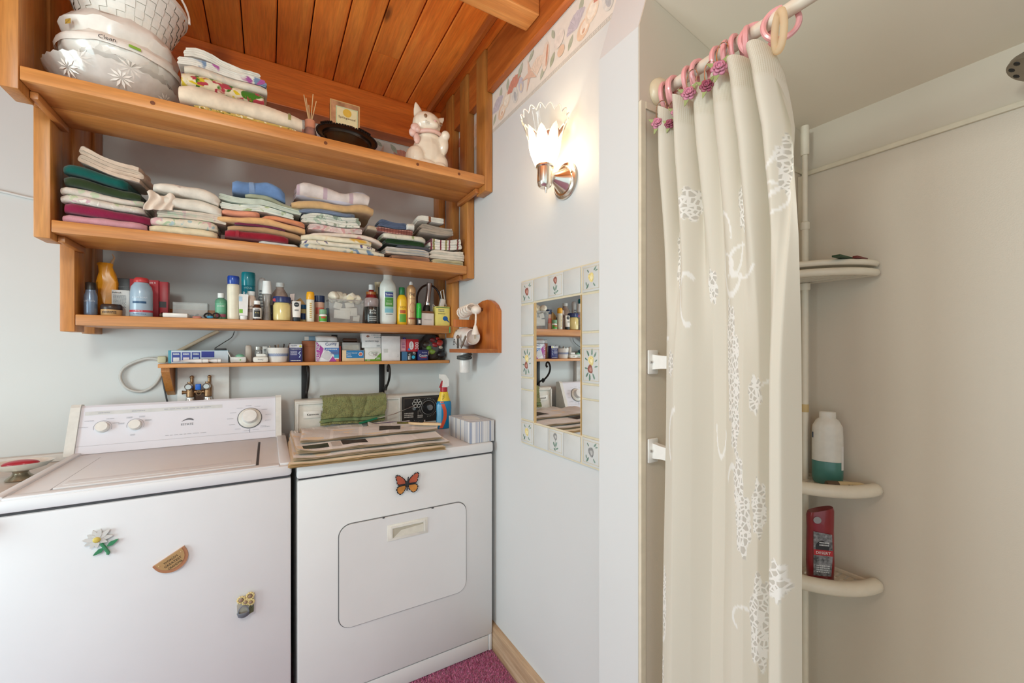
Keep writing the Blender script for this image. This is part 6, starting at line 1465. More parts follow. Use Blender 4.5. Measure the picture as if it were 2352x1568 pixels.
def tile(y0, y1, z0, z1, kind=None, border_=False):
    t = Q('tile', BB(xt,X0-.0085,min(y0,y1),max(y0,y1),z0,z1,.0012), TILE, auto=30)
    ly = abs(y1-y0); yc = (y0+y1)/2; zc = (z0+z1)/2
    if border_:
        w = .0012; i_ = .007; a, b_, c, d = min(y0,y1)+i_, max(y0,y1)-i_, z0+i_, z1-i_
        Q('painted_line', MB().box(xt-.0004,xt,a,b_,c,c+w).box(xt-.0004,xt,a,b_,d-w,d).box(xt-.0004,xt,a,a+w,c,d).box(xt-.0004,xt,b_-w,b_,c,d), M((206,190,156),.5), t, smooth=False)
    def bl(n, c, dy, dz, ry, rz, ang=0.0, k=14, lift=.0006):
        p = []
        for i in range(k):
            a = 2*PI*i/k; r_ = 1+.10*math.sin(3*a+dy*400)
            e, f_ = ry*r_*math.cos(a), rz*r_*math.sin(a)
            p.append((yc-dy-(e*math.cos(ang)-f_*math.sin(ang)), zc+dz+e*math.sin(ang)+f_*math.cos(ang)))
        Q(n, MB().prism(p, xt-lift, xt-lift+.0003, 'YZ'), M(c,.5,var=.18,vs=160), t, smooth=False)
    G1, G2 = (122,150,134), (98,128,112)
    def leaves(spots):
        for (dy, dz, l, a) in spots: bl('leaf_print', G1 if dy > 0 else G2, dy, dz, l, l*.34, a, 10)
    def rose(dy, dz, r, c, c2):
        bl('rose_print', c, dy, dz, r, r*1.25, .3); bl('rose_print', c2, dy+.2*r, dz-.1*r, r*.5, r*.6, .5, 12, .0009)
    RED, RED2 = (150,92,80), (186,140,126); YEL, YEL2 = (224,206,138), (236,224,176); GRY, GRY2 = (140,140,138), (184,184,180)
    if kind in ('red', 'yellow', 'grey'):
        c = {'red': (RED,RED2), 'yellow': (YEL,YEL2), 'grey': (GRY,GRY2)}[kind]; rose(0,.002,.012,*c)
        leaves([(.018,.026,.008,.8),(.024,.020,.006,.3),(-.016,-.024,.009,1.0),(-.022,-.016,.006,1.8),(-.014,.022,.006,2.2),(.014,-.022,.007,-.9)])
    if kind == 'stem':
        rose(0,.018,.010,RED if z0 > 1.3 else GRY, RED2 if z0 > 1.3 else GRY2); leaves([(.006,-.008,.009,1.2),(-.007,-.010,.009,2.0),(.010,-.022,.008,.5),(-.004,-.026,.006,2.4)])
        Q('stem_print', MB().box(xt-.0006,xt-.0003,yc-.0006,yc+.0006,zc-.032,zc+.006), M((110,134,110),.5), t, smooth=False)
    if kind == 'bunch':
        rose(.0,.014,.012,YEL,YEL2); rose(-.004,-.012,.011,RED,RED2)
        leaves([(.018,.032,.009,1.0),(.004,.040,.010,1.5),(-.014,.036,.010,2.1),(-.022,.018,.007,2.6),(.022,-.004,.007,.2),(-.022,-.010,.007,3.0),(.012,-.034,.010,-1.1),(-.006,-.038,.011,-1.6),(-.018,-.030,.009,-2.2),(.022,.014,.006,.6)])
rows = [(1.483,1.565),(1.363,1.475),(1.320,1.356),(1.203,1.313),(1.156,1.196),(1.041,1.150),(.951,1.033)]
for (c0, c1, flow) in ((YA-.003, gy0+.007, 0), (gy1-.007, YB+.003, 1)):
    for i, (z0, z1) in enumerate(rows):
        kind = {0: ('red','yellow')[flow], 3: 'bunch', 6: ('yellow','grey')[flow]}.get(i)
        tile(c0, c1, z0, z1, kind, kind is not None)
w3 = (gy0-gy1-.004)/3
for j in range(3):
    ya = gy0+.001-.0005-(w3+.0015)*j
    for (z0, z1) in ((1.485,1.565),(.951,1.030)): tile(ya, ya-w3, z0, z1, 'stem' if j == 1 else None, j == 1)

# ================================================================ wooden hair dryer holder
HW = wood('holder_pine', (200,120,50), (160,84,30), 'Z', .4, .3)
hold = thing('hair_dryer_holder', 'small arched wooden hair dryer holder on the right wall', 'holder', (X_RIGHT-.0005,1.70,1.29))
H_ = lambda n, mb, mt, p=hold, **k: obj(n, mb, mt, p, world=True, **k)
bp = [(1.552,1.292),(1.862,1.292),(1.862,1.43),(1.84,1.462),(1.80,1.495),(1.75,1.517),(1.70,1.527),(1.65,1.528),(1.61,1.518),(1.575,1.498),(1.552,1.472)]
H_('back_board', MB().prism(bp, X0-.018, X0, 'YZ'), HW, auto=30)
sh = [(X0-.018,1.552),(X0-.018,1.845),(.832,1.845),(.832,1.80)] + [(.800+.032*math.cos(a), 1.800-.032*math.sin(a)) for a in [PI*i/10 for i in range(1,10)]] + [(.768,1.80),(.768,1.845),(.742,1.845),(.742,1.552)]
H_('shelf', MB().prism(sh, 1.292, 1.309, 'XY'), wood('holder_pine_shelf', (196,118,52), (158,84,32), 'Y', .4, .3), auto=30)
arm = [(X0-.018,1.786),(X0-.018,1.820),(.775,1.822),(.752,1.818),(.744,1.804),(.752,1.790),(.775,1.786)]
H_('cradle_arm', MB().prism(arm, 1.412, 1.446, 'XY'), HW, auto=40)
H_('peg', MB().tube([(X0-.018,1.70,1.488),(X0-.052,1.70,1.490)], .008, 10), M((90,48,22),.5))
dry = thing('hair_dryer', 'white hair dryer resting in the wooden holder with its handle below', 'hair dryer', (.800,1.80,1.21))
WD = M((232,228,222),.3,coat=.3)
R_ = lambda n, mb, mt, p=dry, **k: obj(n, mb, mt, p, world=True, **k)
R_('barrel', MB().lathe([(.020,.058),(.036,.052),(.045,.036),(.047,.010),(.043,-.030),(.038,-.060),(.036,-.085),(.033,-.088),(.031,-.060)], 28, (.797,1.785,1.363), axis='Y'), WD)
R_('nozzle_mouth', MB().lathe([(0,-.050),(.031,-.052)], 24, (.797,1.785,1.363), axis='Y'), M((206,190,176),.6))
R_('handle', MB().lathe([(.0,1.198),(.021,1.198),(.0235,1.203),(.0245,1.26),(.024,1.33)], 24, (.800,1.802,0)), WD)
mb = MB()
for i in range(9):
    for j in range(3):
        a = PI*.62 + .09*(i-4); rr = .0475-.002*j; mb.box(.797+rr*math.sin(a)*-1-.0012,.797+rr*math.sin(a)*-1+.0002,1.800+.010*j,1.805+.010*j,1.363-.036+.008*i,1.367-.036+.008*i)
o = R_('grille_slot', mb, M((60,60,60),.6), smooth=False); o['kind'] = 'stuff'
dc_ = []
for i in range(90):
    a = 2*PI*i/22; dc_.append((.800+.032*math.cos(a)*(1+.06*math.sin(i*.7)), 1.802+.032*math.sin(a), 1.262+.006*math.sin(i*.31)+.00023*i))
o = obj('dryer_cord', MB().tube([(x-.80,y-1.80,zz-1.27) for x,y,zz in dc_], .0035, 6), M((86,88,84),.6)); o.location = (.80,1.80,1.27); tag(o, 'dark cord wound round the hair dryer handle', 'cord')
ct = thing('coiled_cord', 'white coiled appliance cord with a plug hanging over the wooden holder', 'cord', (.79,1.70,1.47))
pts = []
for i in range(120):
    t = i/119; a = 2*PI*i/13
    pts.append((.790+.028*math.cos(a), 1.80-.120*t+.004*math.sin(a*.5), 1.478+.016*t+.026*math.sin(a)*(1-.35*t)))
C_ = lambda n, mb, mt, p=ct, **k: obj(n, mb, mt, p, world=True, **k)
CW = M((232,222,208),.45)
C_('coil', MB().tube(pts, .0038, 6), CW)
C_('cord_ball', MB().sphere((.780,1.632,1.478), (.022,.024,.020), 16, 10), CW)
C_('plug_cord', MB().tube([(.775,1.625,1.470),(.772,1.618,1.445),(.773,1.622,1.425),(.773,1.626,1.410)], .0042, 8), CW)
C_('plug', MB().lathe([(.006,1.410),(.009,1.402),(.014,1.384),(.016,1.378),(.016,1.370),(0,1.369)], 14, (.773,1.626,0)), CW)
for dy in (-.006, .006): C_('prong', B(.772,.774,1.626+dy-.001,1.626+dy+.001,1.352,1.369), M((206,186,150),.3,.7), smooth=False)
cp_ = thing('hair_clip', 'brown and silver hair clip hooked on the hair dryer', 'hair clip', (.742,1.74,1.31))
obj('clip_arm', BB(.744,.750,1.690,1.700,1.310,1.380,.001).xf(Matrix.Translation((.747,1.70,1.34)) @ Matrix.Rotation(.8,4,'X') @ Matrix.Translation((-.747,-1.70,-1.34))), M((150,140,124),.3,.5), cp_, world=True)
obj('clip_arm', BB(.738,.744,1.735,1.748,1.311,1.372,.002), M((70,66,60),.4), cp_, world=True)
obj('clip_spring', MB().sphere((.741,1.742,1.362), (.006,.012,.009), 10, 8), M((130,100,76),.4), cp_, world=True)
# ================================================================ shower: upper end wall, rod, rings, curtain
struct('wall_shower_upper', MB().prism([(XP+.001,1.889),(X_SHOWER-.001,1.889),(X_SHOWER-.001,2.0118),(XP+.029,2.1515),(XP+.001,2.066)], Y_END-.003, Y_END-.0002, 'XZ'), shower_paint)
XR_, ZR_ = .82, 1.925
rod = thing('shower_rod', 'cream tubular shower curtain rod with a round wall flange', 'rod', (XR_,Y_END-.01,ZR_))
IV = M((216,204,186),.3,var=.10,vs=12,coat=.3)
obj('tube', MB().lathe([(.0125,-.99),(.0125,Y_END-.016)], 24, (XR_,0,ZR_), axis='Y'), IV, rod, world=True)
obj('flange', MB().lathe([(.012,-.022),(.024,-.020),(.034,-.010),(.036,-.003),(.036,0)], 32, (XR_,Y_END-.0035,ZR_), axis='Y'), M((206,190,160),.35), rod, world=True)
PINK = M((226,160,160),.35,coat=.2)
def ring_mesh():
    R, r = .0285, .0052
    mb = MB().tube([(0, R*math.cos(a), R*math.sin(a)) for a in [PI*.62+(2*PI-.22)*i/40 for i in range(41)]], r, 8)
    mb2 = MB().tube([(0, R*math.cos(a), R*math.sin(a)) for a in [PI*.62-.24+.26*i/8 for i in range(9)]], .0022, 6)
    return mb, mb2
m1, m2 = ring_mesh()
first = thing('curtain_ring', 'pink plastic curtain ring hanging on the cream shower rod', 'curtain ring', (XR_,.6,ZR_-.0155), 0, 'pink curtain rings on the rod')
first_a = obj('ring', m1, PINK, first); first_b = obj('ring_catch', m2, M((206,130,130),.35), first_a)
ringY = [.668,.652,.640,.604,.590,.575,.532,.515,.494,.471,.455,.410]
rz = random.Random(4)
rings = []
for i, y in enumerate(ringY):
    if i == 0: r_ = first
    else:
        r_ = first.copy(); COL.objects.link(r_); c = first_a.copy(); COL.objects.link(c); c.parent = r_; d_ = first_b.copy(); COL.objects.link(d_); d_.parent = c
    r_.location = (XR_, y, ZR_-.0155)
    r_['label'] = 'pink plastic curtain ring on the cream rod, %s' % ['nearest the wall flange','second from the wall flange','third from the wall flange','fourth from the wall flange','fifth from the wall flange','sixth from the wall flange','seventh from the wall flange','fifth counted from the far right','fourth counted from the far right','third counted from the far right','second counted from the far right','the wide open one at the far right'][i]
    r_.rotation_euler = (rz.uniform(-.25,.25), 0, PI/2 + [ .25,.35,.10,.20,.40,-.1,.05,.30,.15,.35,-.75,-.95][i])
    rings.append(r_)
o = obj('clear_ring', MB().tube([(  .017*math.cos(a), 0, .034*math.sin(a)) for a in [2*PI*i/40 for i in range(40)]], .0062, 10, closed=True), frosted('amber_ring', (248,232,204), .35)); o.location = (.790,.398,1.876); o.rotation_euler = (0,0,.9); tag(o, 'translucent amber plastic loop at the right end of the curtain top', 'ring')
# curtain cloth
def sstep(a, b, x): x = max(0, min(1, (x-a)/(b-a))); return x*x*(3-2*x)
CUR_TOP, CUR_BOT = 1.872, .06
def interp(x, tab):
    for (x0, y0), (x1, y1) in zip(tab, tab[1:]):
        if x <= x1: 
            t = (x-x0)/(x1-x0) if x1 > x0 else 0; return y0+(y1-y0)*max(0,t)
    return tab[-1][1]
LOWX = [(0,.830),(.04,.790),(.10,.764),(.20,.758),(.30,.778),(.40,.806),(.50,.812),(.58,.800),(.66,.792),(.74,.800),(.80,.826),(.84,.852),(.87,.830),(.90,.782),(.93,.762),(.97,.764),(1.0,.810)]
LOWS = [(0,0),(.80,.80),(.84,.835),(.88,.845),(.92,.885),(1,1)]
def curtain(s, h):
    z_ = CUR_TOP + (CUR_BOT-CUR_TOP)*h
    b_ = sstep(.03, .36, h)
    yl = interp(h, [(0,.676),(.08,.676),(.18,.662),(.28,.650),(.5,.655),(1,.664)])
    yr = interp(h, [(0,.402),(.02,.392),(.09,.374),(.2,.368),(1,.372)])
    y_top = yl+(yr-yl)*s - .007*math.sin(2*PI*6.5*s+1.1)*(1-b_)
    y_low = yl+(yr-yl)*interp(s, LOWS)
    xt_ = .800 + .028*math.sin(2*PI*6.5*s)*(.75+.35*math.sin(s*9)) - .012*s
    xl_ = interp(s, LOWX) + .005*math.sin(s*17+h*3)
    x_ = xt_*(1-b_)+xl_*b_ + .004*noise.noise(Vector((s*6, h*7, .3)))
    y_ = y_top*(1-b_)+y_low*b_
    z_ -= (.024*(1-abs(math.sin(PI*6*s+.3))))*max(0, 1-h*14)
    z_ -= .05*sstep(.9,1,s)*max(0, 1-h*9)
    return Vector((x_, y_, z_))
NU, NV = 220, 420
mb = MB(); mb.grid(curtain, NU, NV)
b0 = Vector((.80,.53,.06)); 
m, nt, b = new_mat('curtain_cloth')
tc = nd(nt, 'ShaderNodeTexCoord'); mp = nd(nt, 'ShaderNodeMapping'); mp.inputs['Scale'].default_value = (46, 165, 1); nt.links.new(tc.outputs['UV'], mp.inputs['Vector'])
at = nd(nt, 'ShaderNodeAttribute', attribute_name='lace')
vo = nd(nt, 'ShaderNodeTexVoronoi', feature='DISTANCE_TO_EDGE', i_Scale=1.0); nt.links.new(mp.outputs[0], vo.inputs['Vector'])
cell = ramp(nt, vo.outputs['Distance'], [(.10,(0,0,0)),(.17,(1,1,1))])
hole = nd(nt, 'ShaderNodeMath', operation='MULTIPLY'); nt.links.new(cell, hole.inputs[0]); nt.links.new(at.outputs['Fac'], hole.inputs[1])
em = nd(nt, 'ShaderNodeAttribute', attribute_name='stitch')
stm = nd(nt, 'ShaderNodeMath', operation='MAXIMUM'); nt.links.new(at.outputs['Fac'], stm.inputs[0]); nt.links.new(em.outputs['Fac'], stm.inputs[1])
colr = mix(nt, stm.outputs[0], lin((226,220,205)), lin((244,242,236)))
# waffle woven heading along the top
suv = nd(nt, 'ShaderNodeSeparateXYZ'); nt.links.new(tc.outputs['UV'], suv.inputs[0])
mph = nd(nt, 'ShaderNodeMapping'); mph.inputs['Scale'].default_value = (250, 900, 1); nt.links.new(tc.outputs['UV'], mph.inputs['Vector'])
vh = nd(nt, 'ShaderNodeTexVoronoi', i_Scale=1.0, i_Randomness=0.0); nt.links.new(mph.outputs[0], vh.inputs['Vector'])
dots = ramp(nt, vh.outputs['Distance'], [(.16,(1,1,1)),(.40,(0,0,0))])
hm_ = ramp(nt, suv.outputs[1], [(.0,(1,1,1)),(.036,(1,1,1)),(.040,(0,0,0))])
hmul = nd(nt, 'ShaderNodeMath', operation='MULTIPLY'); nt.links.new(dots, hmul.inputs[0]); nt.links.new(hm_, hmul.inputs[1])
colr = mix(nt, hmul.outputs[0], colr, lin((204,194,168)))
nt.links.new(colr, b.inputs['Base Color']); b.inputs['Roughness'].default_value = .85; b.inputs['Specular IOR Level'].default_value = .15
mp2 = nd(nt, 'ShaderNodeMapping'); mp2.inputs['Scale'].default_value = (900, 2600, 1); nt.links.new(tc.outputs['UV'], mp2.inputs['Vector'])
ck = nd(nt, 'ShaderNodeTexChecker', i_Scale=1.0); nt.links.new(mp2.outputs[0], ck.inputs['Vector'])
bump(nt, b, ck.outputs['Fac'], .12, .0004)
out = nt.nodes['Material Output']
tl = nd(nt, 'ShaderNodeBsdfTranslucent'); nt.links.new(colr, tl.inputs[0])
mx1 = nd(nt, 'ShaderNodeMixShader'); mx1.inputs[0].default_value = .28; nt.links.new(b.outputs[0], mx1.inputs[1]); nt.links.new(tl.outputs[0], mx1.inputs[2])
tr = nd(nt, 'ShaderNodeBsdfTransparent'); hk = nd(nt, 'ShaderNodeMath', operation='MULTIPLY'); hk.inputs[1].default_value = .5; nt.links.new(hole.outputs[0], hk.inputs[0])
mx2 = nd(nt, 'ShaderNodeMixShader'); nt.links.new(hk.outputs[0], mx2.inputs[0]); nt.links.new(mx1.outputs[0], mx2.inputs[1]); nt.links.new(tr.outputs[0], mx2.inputs[2])
nt.links.new(mx2.outputs[0], out.inputs['Surface'])
mb.v = [tuple(Vector(v)-b0) for v in mb.v]
cur = obj('shower_curtain', mb, m, auto=180); cur.location = b0
tag(cur, 'cream shower curtain with white cutwork lace bunched at the end of the rod', 'shower curtain')
# lace panels and stitched vines: masks woven into the cloth (per cloth coordinate s,h)
LACE = [(.56,.305,.045,.045),(.58,.345,.055,.055),(.60,.385,.035,.04),(.63,.455,.035,.030),(.66,.50,.045,.035),(.72,.36,.03,.02),(.74,.48,.03,.03),(.75,.60,.05,.05),(.955,.535,.03,.02),(.72,.90,.065,.05),(.955,.755,.028,.028),(.97,.86,.02,.03),(.10,.715,.02,.03),(.09,.80,.02,.03),(.11,.90,.02,.05),(.12,.62,.02,.04),(.30,.14,.04,.02),(.66,.155,.03,.03),(.94,.13,.025,.03),(.16,.33,.03,.015),(.58,.97,.06,.03),(.20,.19,.03,.045),(.42,.24,.03,.02)]
rs_ = random.Random(9)
VINES = []
for i in range(26):
    s0, h0 = rs_.uniform(.02,.98), rs_.uniform(.06,.98); VINES.append((s0, h0, rs_.uniform(.03,.09), rs_.uniform(.012,.035), rs_.uniform(0,6.28), rs_.uniform(2.0,4.5)))
lace = []; stitch = []
for j in range(NV+1):
    for i in range(NU+1):
        s_, h_ = i/NU, j/NV; v_ = 0.0
        for (a, c, ra, rc) in LACE:
            d2 = ((s_-a)/ra)**2 + ((h_-c)/rc)**2
            wob = 1+.25*math.sin(6*math.atan2((h_-c)/rc, (s_-a)/ra))
            if d2 < wob: v_ = 1.0
        lace.append(v_)
        w_ = 0.0
        for (a, c, ra, rc, p0, ar) in VINES:
            dx, dy = (s_-a)/ra, (h_-c)/rc; q = math.hypot(dx, dy)
            if abs(q-1) < .10 and ((math.atan2(dy, dx)-p0) % (2*PI)) < ar: w_ = 1.0
        stitch.append(w_)
a_ = cur.data.attributes.new('lace', 'FLOAT', 'POINT'); a_.data.foreach_set('value', lace)
a_ = cur.data.attributes.new('stitch', 'FLOAT', 'POINT'); a_.data.foreach_set('value', stitch)
# mesh heading strip sewn on the top
# rose hooks
RM1, RM2 = M((196,124,144),.5,var=.10,vs=60), M((150,72,92),.5,var=.12,vs=60)
LEAF = M((146,156,98),.5,var=.12,vs=50)
def rose_parts(root, R, col):
    for ring, (n, rr, tilt, sz) in enumerate([(6,.66,.30,.62),(5,.42,.62,.50),(4,.22,1.0,.36)]):
        for k in range(n):
            a = 2*PI*k/n + ring*.5
            def pet(u, v, a=a, rr=rr, tilt=tilt, sz=sz):
                aa = (u-.5)*1.5*(2*PI/n)*.75; rad_ = R*(rr*.55 + sz*v*.75)
                out_ = R*(.50*ring*.35+.10 + .30*math.sin(v*PI*.5)*tilt - .18*(v**4))
                w = 1-.15*(2*u-1)**2
                return Vector((rad_*w*math.cos(a+aa*(1-.25*v)), -out_, rad_*w*math.sin(a+aa*(1-.25*v))))
            mb = MB(); mb.grid(pet, 6, 5); o = obj('petal', mb, col, root, auto=80)
            md = o.modifiers.new('t', 'SOLIDIFY'); md.thickness = R*.06
    obj('bud', MB().sphere((0,-R*.42,0), (R*.20,R*.16,R*.20), 10, 8), col, root)
    for (a, l) in ((.9,1.05),(2.6,1.0),(4.4,1.1)):
        mb = MB(); mb.prism([(.45*R,0),(.75*R,.24*R),(1.15*R*l,.10*R),(1.35*R*l,0),(1.15*R*l,-.10*R),(.75*R,-.24*R)], -.04*R, .06*R, 'XY')
        mb.xf(Matrix.Rotation(PI/2,4,'X') @ Matrix.Rotation(a,4,'Z')); obj('leaf', mb, LEAF, root, auto=30)
roses = [(.770,.650,1.824,.0175,RM1,'leftmost dusty pink resin rose hook, low beside the shower end wall'),(.782,.627,1.815,.014,RM2,'dark rose hook tucked beneath its neighbour left of the curtain fold'),(.786,.612,1.836,.015,RM1,'rose hook half hidden by the curtain edge, third from the end wall'),(.766,.566,1.846,.0185,RM1,'bright pink rose hook in the middle of the row of roses'),(.774,.530,1.845,.017,RM2,'deep mauve rose hook left of the largest rose'),(.764,.496,1.858,.0195,RM1,'largest pale pink rose hook at the right of the row'),(.815,.437,1.815,.015,RM2,'dark rose hook glimpsed behind the folded curtain top')]
for (x, y, zz, R, col, lab) in roses:
    t = thing('rose_hook', lab, 'hook', (x,y,zz), -.95, 'rose hooks on the curtain')
    rose_parts(t, R, col)
    obj('wire_hook', MB().tube(catmull([(0,.004,.0),(-.004,.008,.03),(.0,.010,.048),(.008,.012,.056),(.016,.012,.048),(.014,.012,.030)], 5), .0013, 6), CHROME, t)
# white brackets on the end wall
for zz, lab in ((1.276,'upper white plastic bracket on the shower end wall'),(1.066,'lower white plastic bracket on the shower end wall')):
    t = thing('wall_bracket', lab, 'bracket', (.788,Y_END-.0065,zz), 0, 'brackets on the shower end wall')
    WB = M((228,226,220),.35)
    obj('plate', BB(-.016,.018,-.006,0,-.029,.029,.003), WB, t, auto=30)
    obj('arm', MB().prism([(-.005,.018),(-.030,.015),(-.062,.014),(-.062,-.014),(-.030,-.015),(-.005,-.018)], -.004, .012, 'YZ'), WB, t, auto=30)
    for dz in (.018,-.018)[:1]: obj('screw', MB().sphere((-.009,-.0065,0), .003, 8, 6), M((150,146,140),.3,.6), t)
# ================================================================ corner caddy
CC = M((226,216,196),.4,var=.03)
cad = thing('corner_caddy', 'cream tension pole corner caddy with three shelves in the shower', 'caddy', (1.44,.650,0))
K = lambda n, mb, mt, p=cad, **k: obj(n, mb, mt, p, world=True, **k)
px_, py_ = 1.442, .651
K('pole', MB().lathe([(.0095,.0005),(.0095,1.69)], 18, (px_,py_,0)), CC)
K('upper_pole', MB().lathe([(.0075,1.69),(.0075,1.915)], 18, (px_,py_,0)), CC)
K('collar', MB().lathe([(.011,1.678),(.0125,1.682),(.0125,1.700),(.009,1.703)], 18, (px_,py_,0)), CC)
K('top_sleeve', MB().lathe([(.0105,1.910),(.0115,1.914),(.0115,2.0)], 18, (px_,py_,0)), CC)
K('tape', MB().lathe([(.0105,1.112),(.0105,1.136)], 18, (px_,py_,0), cap=False), M((206,178,124),.6))
def caddy_shelf(z0, hr, two=False):
    cxx, cyy, R = 1.490, .678, .190
    arc = [(cxx - R*math.cos(a)*1.0, cyy - R*math.sin(a)) for a in [PI/2*i/22 for i in range(23)]]
    outl = [(cxx, cyy)] + arc
    s_ = K('shelf_rim', MB().tube([(x,y,z0+hr*.5) for x,y in arc] , [hr*.30]+[hr*.5]*21+[hr*.30], 12), CC)
    K('rim_back', MB().tube([(cxx,cyy-R,z0+hr*.4),(cxx,cyy,z0+hr*.4),(cxx-R,cyy,z0+hr*.4)], .006, 8), CC)
    for k in range(9):
        y = cyy-.018-.019*k; x1_ = math.sqrt(max(0,(R-.006)**2-(cyy-y)**2))
        K('floor_slat', B(cxx-x1_,cxx-.004,y-.0048,y+.0048,z0+.006,z0+.011), CC, smooth=False)
    for k in range(5):
        x = cxx-.025-.034*k; y1_ = math.sqrt(max(0,(R-.006)**2-(cxx-x)**2))
        K('cross_slat', B(x-.004,x+.004,cyy-y1_,cyy-.004,z0+.0015,z0+.0058), CC, smooth=False)
    K('pole_sleeve', MB().lathe([(.013,z0-.022),(.0145,z0-.018),(.0145,z0-.002),(.012,z0)], 18, (px_,py_,0)), CC)
caddy_shelf(1.512, .022)
caddy_shelf(.893, .036); caddy_shelf(.622, .040)
o = None
cxx, cyy = 1.490, .678
arc = [(cxx-.19*math.cos(a), cyy-.19*math.sin(a)) for a in [PI/2*i/22 for i in range(23)]]
K('tray_rim', MB().tube([(x,y,1.549) for x,y in arc], [.005]+[.0085]*21+[.005], 10), CC)
K('tray_floor', MB().prism([(cxx,cyy)]+arc, 1.541, 1.545, 'XY'), CC, smooth=False)
# things in the caddy
o = obj('green_comb', BB(1.33,1.45,.515,.535,1.558,1.563,.001), M((40,70,44),.5)); tag(o, 'flat dark green packet lying on the top caddy shelf', 'packet')
o = obj('red_packet', BB(1.395,1.462,.500,.512,1.558,1.564,.001), M((110,40,36),.5)); tag(o, 'flat dark red packet beside the green packet on the top caddy shelf', 'packet')
zc2 = .893+.0115
t = thing('body_wash_bottle', 'white translucent bottle with teal liquid on the middle caddy shelf', 'bottle', (1.450,.594,zc2), -1.05)
obj('body', MB().lathe([(.030,.066),(.0385,.068),(.0385,.140),(.037,.172),(.028,.190),(.021,.196),(.021,.214),(.018,.216),(0,.216)], 28, ky=.6), M((220,214,202),.35,coat=.2), t)
obj('liquid', MB().lathe([(0,0),(.032,0),(.036,.004),(.0383,.02),(.0385,.0675)], 28, ky=.6), M((72,126,116),.3,coat=.3), t)
obj('blue_label_edge', MB().lathe([(.039,.135),(.039,.152)], 4, ky=.6, a0=-1.35, a1=-1.15, cap=False), M((40,60,90),.5), t)
obj('white_label', MB().lathe([(.0388,.045),(.0388,.115)], 6, ky=.6, a0=.95, a1=1.35, cap=False), M((226,222,216),.5), t)
t = thing('small_tube', 'tan tube with a brown cap lying at the front of the middle caddy shelf', 'tube', (1.388,.562,zc2+.0005), -.72)
obj('tube', MB().lathe([(.0115,.020),(.0125,.03),(.0115,.075),(.009,.085)], 16, (0,0,.0128), axis='X'), M((206,184,140),.4), t)
obj('cap', MB().lathe([(0,-.010),(.011,-.009),(.0125,-.004),(.0125,.019)], 16, (0,0,.0128), axis='X'), M((88,70,48),.4), t)
mb = MB().box(.040,.044,-.0128,-.012,.006,.020).box(.048,.052,-.0128,-.012,.006,.020).box(.056,.062,-.0128,-.012,.006,.020); obj('print_bars', mb, M((110,96,70),.5), t, smooth=False)
zc3 = .622+.0115
t = thing('red_body_wash', 'dark red body wash bottle with a grey camouflage label on the lowest caddy shelf', 'bottle', (1.395,.590,zc3), -.80)
t.rotation_euler = (0, .0, -.80)
RB = M((132,24,34),.3,coat=.3)
def ovalp(w, d, n=24): return [(w*math.copysign(abs(math.cos(a))**.75, math.cos(a)), d*math.copysign(abs(math.sin(a))**.75, math.sin(a))) for a in [2*PI*i/n for i in range(n)]]
mb = MB(); vs_=[]; fs_=[]; rows_ = [(0,.030,.015),(.004,.033,.018),(.05,.0345,.019),(.15,.033,.018),(.165,.0335,.018),(.195,.034,.018),(.205,.031,.0165)]
for (zz, w, d) in rows_:
    for (x, y) in ovalp(w, d): vs_.append((x, y, zz + (.010*(x/w) if zz > .18 else 0)))
n_ = 24
for j in range(len(rows_)-1):
    for i in range(n_): fs_.append((j*n_+i, j*n_+(i+1)%n_, (j+1)*n_+(i+1)%n_, (j+1)*n_+i))
fs_.append(tuple(range(n_-1,-1,-1))); fs_.append(tuple((len(rows_)-1)*n_+i for i in range(n_)))
mb.add(vs_, fs_); obj('body', mb, RB, t)
camo = M((120,120,122),.45,var=.75,vs=110,key='camouflage_label')
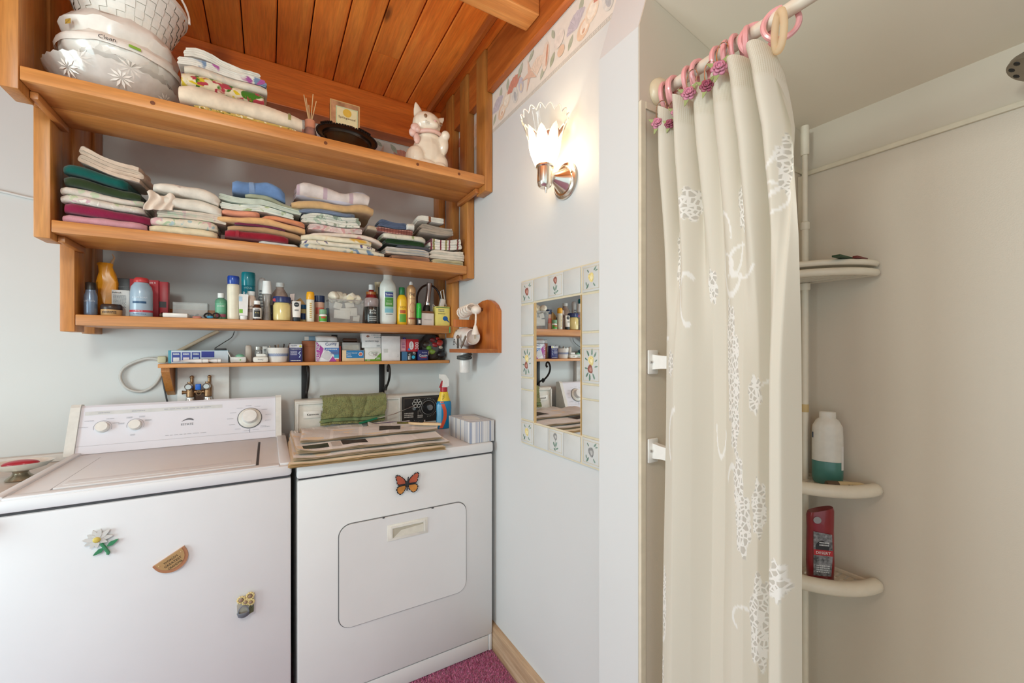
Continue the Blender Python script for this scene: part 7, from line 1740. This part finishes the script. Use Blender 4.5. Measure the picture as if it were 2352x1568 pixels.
obj('camouflage_label', MB().prism([(-.024,.018),(.020,.020),(.024,.08),(.022,.140),(-.024,.145)], -.0200, -.0193, 'XZ'), camo, t, smooth=False)
obj('red_band', B(-.024,.024,-.0206,-.0201,.078,.094), M((176,34,40),.4), t, smooth=False)
obj('dark_oval', MB().prism([(-.002+.017*math.cos(a), .100+.020*math.sin(a)) for a in [2*PI*i/20 for i in range(20)]], -.0204, -.0201, 'XZ'), M((34,34,36),.4), t, smooth=False)
letters(t, 'DESERT', (0,-.0212,.086), .036, WHITE)
dashes(t, (.002,-.0212,.112), .024, .014, 2, M((200,200,200),.5), 2); dashes(t, (0,-.0212,.040), .034, .024, 4, M((206,206,206),.5), 3)
obj('cap_dot', MB().lathe([(0,0),(.010,0),(.010,.0006),(0,.0006)], 18, (-.014,-.0192,.178), axis='Y'), M((150,146,148),.4), t)
# shower head at the right edge
t = thing('overhead_shower', 'dark chrome shower head on an arm at the right edge', 'shower head', (1.40,.165,1.93))
S_ = lambda n, mb, mt, p=t, **k: obj(n, mb, mt, p, world=True, **k)
hm = Matrix.Translation((1.385,.195,1.905)) @ Matrix.Rotation(.5, 4, 'X') @ Matrix.Rotation(.35, 4, 'Y')
S_('head', MB().lathe([(.012,.050),(.018,.040),(.030,.012),(.036,.0)], 28).xf(hm), M((70,62,54),.25,.8))
S_('face_ring', MB().lathe([(.036,.0),(.037,-.004),(.036,-.013),(.020,-.014),(.0,-.012)], 28).xf(hm), M((150,142,130),.3,.8))
for i in range(8):
    a = 2*PI*i/8; S_('spray_nozzle', MB().sphere((.026*math.cos(a),.026*math.sin(a),-.0135), (.006,.006,.002), 8, 6).xf(hm), M((30,28,26),.5))
S_('arm', MB().tube(catmull([(1.385,.172,1.952),(1.40,.150,1.975),(1.45,.135,1.985),(1.499,.130,1.985)], 6), .010, 10), M((120,112,100),.25,.8))
S_('arm_flange', MB().lathe([(.026,0),(.024,-.006),(.012,-.009)], 20, (1.4995,.130,1.985), axis='X'), M((140,132,120),.25,.8))
